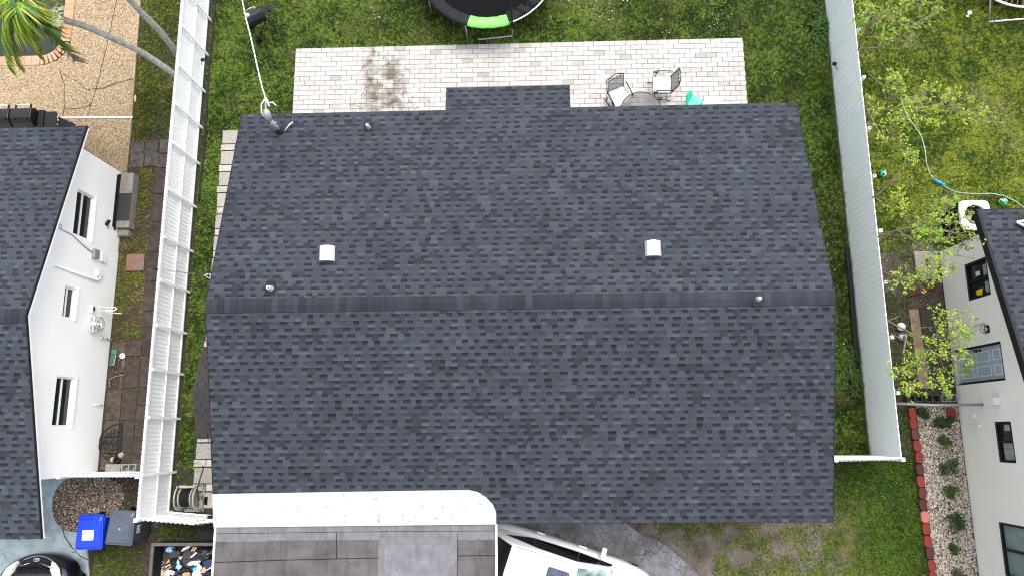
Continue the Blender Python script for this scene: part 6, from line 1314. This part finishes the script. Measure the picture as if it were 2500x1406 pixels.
# ------------------------------------------------------------------ leafy things
def leaves(m, c, rad, n, r, cols, size=.05, flat=.6):
    for _ in range(n):
        d = Vector((r.gauss(0, 1), r.gauss(0, 1), r.gauss(0, flat))); d = d.normalized() * rad * r.random() ** .5; p = Vector(c) + d
        a = r.uniform(0, 6.28); e = r.uniform(-.5, .5); u = Vector((math.cos(a), math.sin(a), e)).normalized(); w_ = u.cross(Vector((r.uniform(-.5, .5), r.uniform(-.5, .5), 1))).normalized(); L_ = size * r.uniform(.7, 1.4); k = L_ * r.uniform(.28, .42)
        col = r.choice(cols); q = r.uniform(.75, 1.25); col = tuple(v * q for v in col); m.add([p, p + u * L_ * .5 + w_ * k, p + u * L_, p + u * L_ * .5 - w_ * k], [(0, 1, 2, 3)], col)
YG = [(.42, .52, .04), (.30, .44, .03), (.50, .52, .05), (.20, .36, .03)]; GG = [(.16, .34, .03), (.22, .42, .03), (.11, .26, .025), (.30, .46, .04)]
def sapling(label, base, trunkpts, clusters, seed, cols, bare=()):
    r = random.Random(seed); t = thing('sapling', label, 'tree', tuple(base)); allp = []
    m = MB()
    for tpts in trunkpts:
        P3_ = [Vector(base)] + [at(*q) for q in tpts]; m.tube(P3_, [.018 * (1 - .75 * i / len(P3_)) + .004 for i in range(len(P3_))], 7)
        for i in range(len(P3_) - 1):
            for k in range(5): allp.append(P3_[i].lerp(P3_[i + 1], k / 5))
        allp.append(P3_[-1])
    up = [p for p in allp if p.z > .8] or allp
    lf_ = MB()
    for c in clusters:
        px, py = c[0], c[1]; h = c[2] if len(c) > 2 else r.uniform(1.9, 3.1); rad = (c[3] if len(c) > 3 else r.uniform(.11, .2)); cc = at(px, py, h)
        s = min(up, key=lambda p: (p - cc).length + r.uniform(0, .15)); mid = s.lerp(cc, .5) + Vector((r.uniform(-.06, .06), r.uniform(-.06, .06), .05)); m.tube([s, mid, cc], [.009, .007, .004], 5)
        for j in range(r.randint(7, 11)):
            e = cc + Vector((r.gauss(0, rad * .68), r.gauss(0, rad * .68), r.gauss(0, rad * .5))); m.tube([mid.lerp(cc, r.random()), e], [.004, .0025], 4); leaves(lf_, e, rad * .36, 6, r, cols, .044)
    for b in bare:
        q = [at(*x) for x in b]; m.tube(q, [.014 * (1 - .6 * i / len(q)) for i in range(len(q))], 6)
    part('trunk', m, 'bark', t, smooth=True); part('crown', lf_, 'leaf', t); return t
BY_ = lambda px, py: at(px, py, 1.7).y
sapling('thin sapling with green to yellow leaves at the top end of the right fence', (8.78, BY_(2095, 110), 0), [[(2096, 120, 1.7), (2140, 118, 2.2), (2190, 98, 2.6), (2240, 55, 3.0), (2290, 30, 3.2)], [(2096, 120, 1.6), (2120, 60, 2.3), (2170, 40, 2.8)]],
        [(2105, 12), (2125, 8), (2150, 30), (2172, 15), (2205, 30), (2240, 12), (2262, 45), (2292, 22), (2108, 42), (2100, 60), (2135, 55), (2190, 55), (2228, 62), (2150, 92), (2178, 75), (2210, 10), (2275, 8), (2118, 28)], 1, GG + YG[:2],
        bare=([(2096, 132, 1.5), (2120, 118, 1.7), (2145, 115, 1.8), (2165, 112, 1.9)], [(2100, 158, 1.3), (2120, 140, 1.5), (2135, 126, 1.6)], [(2150, 60, 2.4), (2220, 52, 2.7), (2300, 75, 2.7)]))
sapling('yellow-green sapling spreading low over the right lawn above the teal ball', (8.80, BY_(2112, 260), 0), [[(2113, 262, 1.7), (2160, 250, 2.1), (2200, 235, 2.3), (2250, 245, 2.6), (2310, 260, 2.7)], [(2113, 262, 1.6), (2170, 268, 2.0), (2215, 285, 2.2), (2270, 300, 2.4)], [(2113, 262, 1.6), (2150, 330, 1.9), (2200, 350, 2.2)]],
        [(2190, 190), (2180, 208), (2196, 218), (2208, 232), (2170, 180), (2220, 250), (2245, 238), (2262, 232), (2280, 210), (2302, 238), (2278, 262), (2262, 285), (2250, 300), (2322, 250), (2345, 268), (2372, 240), (2392, 270), (2402, 292), (2360, 292), (2120, 248), (2140, 268), (2190, 268), (2188, 290), (2150, 332), (2182, 318), (2204, 338), (2222, 368), (2238, 388), (2232, 275), (2300, 285), (2330, 225), (2210, 375), (2170, 300), (2290, 300), (2240, 265)], 2, YG + GG[:1],
        bare=([(2115, 300, 1.5), (2150, 340, 1.6), (2195, 372, 1.8)], [(2113, 345, 1.5), (2160, 350, 1.6), (2200, 372, 1.9)], [(2118, 178, 1.4), (2150, 205, 1.5), (2180, 240, 1.7)]))
sapling('nearly bare arching sapling with a few yellow leaves below the teal ball', (8.80, BY_(2132, 480), 0), [[(2133, 481, 1.7), (2150, 470, 1.8), (2180, 440, 2.1), (2205, 408, 2.3), (2216, 375, 2.5)], [(2133, 481, 1.6), (2165, 502, 1.9), (2195, 495, 2.2)]],
        [(2195, 472, 2.2), (2188, 490, 2.2), (2172, 502, 2.0), (2208, 515, 2.2), (2198, 482, 2.3)], 3, YG, bare=([(2133, 481, 1.5), (2160, 445, 1.7), (2190, 440, 1.8)], [(2170, 450, 2), (2205, 425, 2), (2240, 460, 1.9)]))
sapling('leafy bright green sapling in front of the air conditioner', (8.85, BY_(2142, 582), 0), [[(2145, 578, 1.7), (2190, 562, 2.0), (2235, 555, 2.3), (2290, 560, 2.6), (2340, 570, 2.8)], [(2190, 562, 2.0), (2250, 600, 2.3), (2300, 630, 2.5)]],
        [(2285, 495), (2318, 482), (2298, 515), (2270, 535), (2262, 552), (2246, 566), (2290, 562), (2312, 545), (2335, 535), (2352, 555), (2330, 575), (2358, 585), (2308, 590), (2240, 578), (2275, 600), (2312, 615), (2268, 638), (2290, 645), (2320, 500), (2360, 520), (2345, 600), (2280, 575), (2262, 580), (2300, 535), (2330, 655, 2.2, .08), (2375, 570)], 4, GG + YG[:2], bare=([(2148, 575, 1.5), (2200, 575, 1.8), (2260, 590, 1.8)], [(2310, 620, 2.4), (2345, 625, 2.5), (2380, 632, 2.6)]))
sapling('low sapling with yellow-green leaves beside the red stick', (8.9, BY_(2160, 660), 0), [[(2160, 665, 1.3), (2200, 678, 1.7), (2250, 675, 2.0), (2290, 665, 2.2)]],
        [(2190, 680), (2212, 690), (2240, 672), (2262, 670), (2282, 688), (2292, 662), (2300, 648), (2217, 655), (2246, 686), (2225, 696)], 5, YG + GG[:2])
sapling('largest leafy sapling, growing above the concrete blocks in front of the grey door', (8.85, BY_(2170, 800), 0), [[(2170, 785, 1.7), (2210, 805, 2.0), (2255, 828, 2.3), (2310, 820, 2.7)], [(2170, 812, 1.6), (2220, 836, 2.0), (2270, 856, 2.3), (2330, 880, 2.7)], [(2215, 812, 2.0), (2205, 860, 2.1), (2230, 910, 2.3), (2290, 930, 2.5)]],
        [(2300, 762), (2342, 770), (2312, 778), (2282, 790), (2300, 808), (2330, 796), (2350, 810), (2366, 820), (2290, 832), (2320, 838), (2262, 830), (2305, 858), (2342, 868), (2368, 885), (2360, 903), (2222, 862), (2242, 882), (2212, 892), (2196, 906), (2230, 912), (2262, 900), (2292, 908), (2312, 928), (2302, 946), (2270, 940), (2242, 946), (2206, 956), (2216, 938), (2250, 858), (2340, 845), (2325, 815), (2280, 870), (2185, 905), (2355, 790), (2325, 895), (2310, 955, 2.2, .1)], 6, GG + YG[:3], bare=([(2168, 783, 1.6), (2185, 776, 1.6), (2200, 770, 1.5)], [(2220, 812, 2.0), (2250, 800, 2.1), (2262, 798, 2.1)], [(2320, 830, 2.7), (2370, 810, 2.8), (2400, 800, 2.9)]))
def shrub(label, px, py, rx, ry, h, n, seed, cols):
    p = at(px, py, h * .5); r = random.Random(seed); t = thing('shrub', label, 'shrub', (p.x, p.y, .02), 0, 'low shrubs in the gravel bed'); m = MB(); st = MB()
    lob = [(r.uniform(-rx, rx) * .7, r.uniform(-ry, ry) * .7, r.uniform(.3, .9) * h) for _ in range(9)]
    for x, y, z in lob:
        st.tube([(p.x, p.y, .02), (p.x + x * .6, p.y + y * .6, z * .6), (p.x + x, p.y + y, z)], [.008, .006, .003], 5); leaves(m, (p.x + x, p.y + y, z), min(rx, ry) * .55, n // 9, r, cols, .038, .5)
    part('stem', st, 'bark', t); part('foliage', m, 'leaf', t)
DG = [(.035, .075, .015), (.05, .10, .018), (.025, .055, .012)]; MG = [(.06, .13, .02), (.09, .17, .025), (.045, .09, .018)]
shrub('dark round shrub at the top left of the gravel bed', 2253, 1007, .17, .13, .22, 500, 1, DG); shrub('widest dark green shrub, right below the single red stone', 2305, 1032, .27, .16, .3, 900, 2, DG + MG[:1]); shrub('small mid-green shrub, third down in the gravel bed', 2309, 1080, .18, .16, .22, 420, 3, MG)
shrub('sparse mid-green shrub, fourth down in the gravel bed', 2315, 1137, .25, .2, .25, 460, 4, MG + DG[:1]); shrub('compact green shrub, fifth down in the gravel bed', 2321, 1200, .18, .15, .22, 420, 5, MG); shrub('dark forked shrub, sixth down in the gravel bed', 2330, 1273, .27, .22, .28, 560, 6, DG + MG[:1])
shrub('small shrub, seventh down in the gravel bed', 2334, 1338, .15, .14, .2, 300, 7, MG); shrub('dry brownish shrub at the bottom edge of the gravel bed', 2342, 1402, .2, .13, .2, 200, 8, [(.14, .10, .05), (.09, .11, .03)])
wd = thing('weed_clump', 'leafy green weed clump at the foot of the right fence near the drain pipe', 'weed', (8.15, 2.3, 0)); m = MB(); r = random.Random(5)
for _ in range(18): leaves(m, (8.15 + r.gauss(0, .16), 1.5 + r.gauss(0, .3), .08), .12, 22, r, [(.05, .12, .02), (.07, .15, .02)], .06, .4)
part('foliage', m, 'leaf', wd)
wd = thing('weed_clump', 'tall leafy weed at the top end of the right fence', 'weed', (8.2, 11.5, 0)); m = MB()
for _ in range(24): leaves(m, (8.2 + r.gauss(0, .12), 11.2 + r.gauss(0, .35), .12), .12, 22, r, [(.05, .13, .02), (.07, .17, .02)], .07, .5)
part('foliage', m, 'leaf', wd)

# ------------------------------------------------------------------ stones of the beds
def pebbles(name, poly, dens, cols, size, seed, zb, label, thr=None):
    r = np.random.default_rng(seed); xs = [p[0] for p in poly]; ys = [p[1] for p in poly]; A = (max(xs) - min(xs)) * (max(ys) - min(ys)); n = int(A * dens)
    x = r.uniform(min(xs), max(xs), n); y = r.uniform(min(ys), max(ys), n); k = inpoly(x, y, poly)
    if thr is not None: k &= fbm(x, y, thr[0], 20) > thr[1] + r.normal(0, .06, n)
    x, y = x[k], y[k]; n = len(x); a = r.uniform(0, np.pi, n); s = size * r.uniform(.5, 1.35, n); el = r.uniform(.55, 1, n)
    base = np.array([(1, 0, 0), (0, 1, 0), (-1, 0, 0), (0, -1, 0), (0, 0, .7), (.6, .6, .4), (-.6, .6, .4), (-.6, -.6, .4), (.6, -.6, .4)])
    F_ = np.array([(4, 5, 6), (4, 6, 7), (4, 7, 8), (4, 8, 5), (0, 1, 5), (1, 2, 6), (2, 3, 7), (3, 0, 8), (5, 1, 6), (6, 2, 7), (7, 3, 8), (8, 0, 5)])
    B = base[None] * np.stack([s, s * el, s * .7], 1)[:, None] * r.uniform(.8, 1.2, (n, 9, 1)); ca, sa = np.cos(a)[:, None], np.sin(a)[:, None]
    V = np.stack([B[..., 0] * ca - B[..., 1] * sa + x[:, None], B[..., 0] * sa + B[..., 1] * ca + y[:, None], B[..., 2] + zb + r.uniform(0, size * .5, n)[:, None]], -1).reshape(-1, 3)
    T = (F_[None] + (np.arange(n) * 9)[:, None, None]).reshape(-1, 3); C = np.array(cols)[r.integers(0, len(cols), n)] * r.uniform(.75, 1.2, (n, 1)); C = np.repeat(C, 12, 0)
    o = nmesh(name, V, T, C, 'stone_col'); tag(o, label, 'stones'); o['kind'] = 'stuff'; return o
WG = [s8(214, 204, 188), s8(196, 184, 166), s8(226, 220, 208), s8(160, 142, 122), s8(184, 166, 146), s8(120, 104, 90)]
pebbles('gravel', [(9.72, .66), (10.76, .66), (10.76, -4.3), (9.72, -4.3)], 2600, WG, .021, 1, .02, 'white and tan pebbles covering the bed along the cream wall')
pebbles('bed_gravel', [*BARC, (-11.2, -1.0), (-10.75, -1.25), (-10.7, -1.6), (-10.95, -2.0), (-10.95, -2.3)], 2200, [s8(160, 142, 126), s8(130, 108, 92), s8(190, 176, 158), s8(100, 82, 70), s8(116, 98, 84), s8(90, 74, 64)], .020, 2, .012, 'brown and tan gravel in the rounded bed beside the driveway')
pebbles('soil_crumbs', [(8.5, -.6), (10.75, -.6), (10.75, 4.7), (8.5, 5.2)], 260, [s8(96, 84, 74), s8(66, 56, 48), s8(160, 150, 138), s8(76, 66, 58)], .014, 3, .004, 'crumbs of soil and little stones on the dirt by the cream wall')
pebbles('leaf_litter', [(-11.44, -.95), (-9.5, -.95), (-9.5, 8.3), (-11.44, 8.3)], 320, [s8(120, 78, 54), s8(90, 60, 44), s8(140, 110, 80), s8(60, 46, 38)], .016, 4, .006, 'brown leaf litter along the foot of the white wall')
pebbles('clods', [(-11.3, -1.0), (-9.6, -1.0), (-9.6, -2.3), (-11, -2.3)], 420, [s8(110, 98, 88), s8(80, 70, 62), s8(140, 130, 120)], .016, 6, .012, 'grey soil clods in the bed beside the fence')

# ------------------------------------------------------------------ grass
def grass(name, poly, dens, pal, label, excl=(), seed=0, size=.055, thin=None, fade=None, w=.012, zb=.0):
    r = np.random.default_rng(seed); xs = [p[0] for p in poly]; ys = [p[1] for p in poly]; n = int((max(xs) - min(xs)) * (max(ys) - min(ys)) * dens)
    x = r.uniform(min(xs), max(xs), n); y = r.uniform(min(ys), max(ys), n); k = inpoly(x, y, poly)
    for e in excl: k &= ~inpoly(x + r.normal(0, .025, n), y + r.normal(0, .025, n), e)
    if thin is not None: k &= (fbm(x, y, thin[0], 30 + seed) + r.normal(0, thin[2], n)) > thin[1]
    if fade is not None: k &= (x + 1.6 * (fbm(x, y, 1.2, 50) - .5) - fade[0]) / (fade[1] - fade[0]) > r.random(n)
    x, y = x[k], y[k]; n = len(x)
    big = fbm(x, y, .55, 3); mid = fbm(x, y, 2.6, 6); fine_ = vnoise(x, y, 16, 9); f2 = vnoise(x, y, 34, 12)
    a = r.uniform(0, 2 * np.pi, n); L = 1.15 * size * r.uniform(.5, 1.3, n) * (.7 + .6 * mid); ln = r.uniform(.35, .95, n); hz = L * np.sqrt(1 - ln ** 2 * .9); dx, dy = np.cos(a) * L * ln, np.sin(a) * L * ln
    ww = w * r.uniform(.7, 1.4, n); z0 = np.full(n, zb); hgt = hz * (.5 + .9 * fine_)
    V = np.stack([np.stack([x - np.sin(a) * ww, y + np.cos(a) * ww, z0], 1), np.stack([x + np.sin(a) * ww, y - np.cos(a) * ww, z0], 1), np.stack([x + dx, y + dy, z0 + hgt], 1)], 1).reshape(-1, 3)
    T = np.arange(n * 3).reshape(-1, 3)
    lo, md, hi, dry = [np.array(c) for c in pal[:4]]
    t = np.clip(.5 + (big - .5) * 1.1 + (mid - .5) * 1.0 + (fine_ - .5) * 1.3 + (f2 - .5) * 1.1 + r.normal(0, .16, n), 0, 1)[:, None]
    C = np.where(t < .5, lo + (md - lo) * t * 2, md + (hi - md) * (t - .5) * 2)
    dm_ = np.clip((vnoise(x, y, 1.3, 15) - .68) * 3.0 + (vnoise(x, y, 7, 16) - .6) * 1.2, 0, .75)[:, None] * pal[4]; C = C * (1 - dm_) + dry * dm_
    s_ = r.random(n) < .05; C[s_] = C[s_] * .4 + np.array((.42, .40, .2)) * .6
    o = nmesh(name, V, T, C * r.uniform(.5, 1.5, (n, 1)), 'blade'); tag(o, label, 'grass'); o['kind'] = 'stuff'; return o
house_f = [(-6.5, -1.3), (5.8, -1.3), (5.8, 7.0), (-6.5, 7.0)]; patio_f = [(-6.83, 6.9), (6.03, 6.9), (6.03, 10.99), (-6.83, 10.99)]; path_f = [(-8.74, -2), (-8.1, -2), (-8.1, 8.5), (-8.74, 8.5)]
pit = [(-9.35, -1.9), (-8.72, -1.9), (-8.72, -1.0), (-9.0, -.8), (-9.35, -.8)]
PAL = ((.020, .048, .006), (.092, .172, .017), (.26, .37, .06), (.30, .27, .11), .5)
grass('lawn_grass', [(-9.36, -1.85), (8.37, -.6), (8.37, 14.2), (-9.36, 14.2)], 3400, PAL, 'green grass of the back and side yard round the middle house', (house_f, patio_f, path_f, pit), 1)
PALR = ((.035, .09, .007), (.16, .25, .018), (.42, .48, .07), (.46, .44, .22), .55)
grass('lawn_grass', [(8.5, 4.4), (10.2, 4.9), (10.9, 5.0), (15.4, 5.0), (15.4, 14.2), (8.5, 14.2)], 3200, PALR, 'yellowish green grass of the right neighbour\'s yard', ([(10.93, 5.02), (11.7, 5.02), (11.7, 5.77), (10.93, 5.77)],), 2, thin=None)
grass('side_grass', [(8.5, -.6), (10.1, -.6), (10.1, 5.2), (8.5, 4.6)], 1900, ((.04, .08, .012), (.08, .14, .02), (.15, .22, .03), (.2, .18, .09), .8), 'thin patchy grass on the dirt right of the pale blue fence', (), 3, thin=(1.3, .46, .1))
PALF = ((.045, .10, .010), (.095, .18, .018), (.17, .26, .03), (.34, .28, .12), .95)
grass('lawn_grass', [(5.6, -.72), (9.62, -.72), (9.62, -5.5), (5.6, -5.5)], 3300, PALF, 'dark green grass strip at the bottom right beside the red edging', (), 4, size=.065, fade=(6.3, 8.4))
grass('front_grass', [(2.35, -1.9), (8.2, -1.5), (8.2, -5.5), (5.2, -5.5), (4.5, -3.6), (3.1, -2.5), (2.5, -2.2)], 2600, ((.07, .11, .012), (.15, .21, .022), (.28, .32, .05), (.46, .36, .16), 1.0), 'patchy dry grass on bare earth below the roof edge', (), 5, thin=(2.9, .50, .07))
grass('fence_grass', [(8.5, -.72), (9.66, -.72), (9.66, 1.0), (8.5, 1.0)], 1500, PAL, 'dark grass between the fence end and the edging', (), 12, thin=(2.5, .48, .1))
PALL = ((.05, .08, .010), (.14, .17, .022), (.28, .29, .05), (.36, .27, .14), 1.0)
grass('strip_grass', [(-11.40, 8.3), (-9.56, 8.3), (-9.56, 14), (-11.5, 14)], 3000, PALL, 'mossy grass strip between the pebble deck and the left fence', (), 6, thin=(1.6, .42, .1), size=.05)
grass('strip_grass', [(-11.08, 7.42), (-10.68, 7.42), (-10.64, 2.6), (-11.42, 2.6), (-11.42, 5.4), (-11.08, 5.4)], 3200, PALL, 'mossy grass patch between the white wall and the dark slabs', ([(-11.21, 4.46), (-10.71, 4.46), (-10.71, 4.93), (-11.21, 4.93)],), 7, thin=(1.6, .36, .1), size=.05)
grass('verge_grass', [(-11.3, -2.45), (-7.1, -2.0), (-7.1, -5), (-11.4, -5)], 3000, ((.045, .08, .012), (.09, .14, .02), (.17, .21, .035), (.34, .24, .14), 1.0), 'patchy brownish grass between the bins and the trailer', ([(-11.3, -1.8), (-9.7, -1.8), (-9.7, -2.75), (-11.3, -2.75)],), 8, thin=(1.4, .40, .1))
grass('bed_grass', [(-10.5, -1.5), (-9.55, -1.1), (-9.55, -2.2), (-10.6, -2.2)], 1500, PALL, 'thin grass in the bed beside the left fence', (), 9, thin=(2, .5, .1))
m = MB()   # little white clover and daisy heads: too many to count
r = np.random.default_rng(77); n = 17000; x = r.uniform(-9.3, 8.3, n); y = r.uniform(-.5, 13.6, n)
wgt = np.clip((vnoise(x, y, .9, 40) - .42) * 2.2, 0, 1) * np.clip((vnoise(x, y, 4, 41) - .35) * 2, 0, 1) * np.where((x > 1.0) & (y > 11.2), 1.5, np.where(y > 11, .34, np.where(x > 6, .5, .07))); wgt *= np.where((x > 1.2) & (x < 5.5) & (y > 11.6), 2.2, 1)
k = (r.random(n) < wgt)
for e in (house_f, patio_f, path_f): k &= ~inpoly(x, y, e)
x, y = x[k], y[k]; n = len(x); s = r.uniform(.008, .017, n); a = r.uniform(0, 6.28, n); z = .045 + r.uniform(0, .02, n)
V = np.stack([np.stack([x + s * np.cos(a + q), y + s * np.sin(a + q), z + (q % 2) * .006], 1) for q in (0, 1.57, 3.14, 4.71)], 1).reshape(-1, 3); T = np.arange(n * 4).reshape(-1, 4)
C = np.where((r.random(n) < .7)[:, None], np.array((.66, .68, .58)), np.array((.5, .52, .3))); o = nmesh('clover_flowers', V, T, C, 'stone_col', 4); tag(o, 'tiny white clover heads scattered over the back lawn', 'flowers'); o['kind'] = 'stuff'
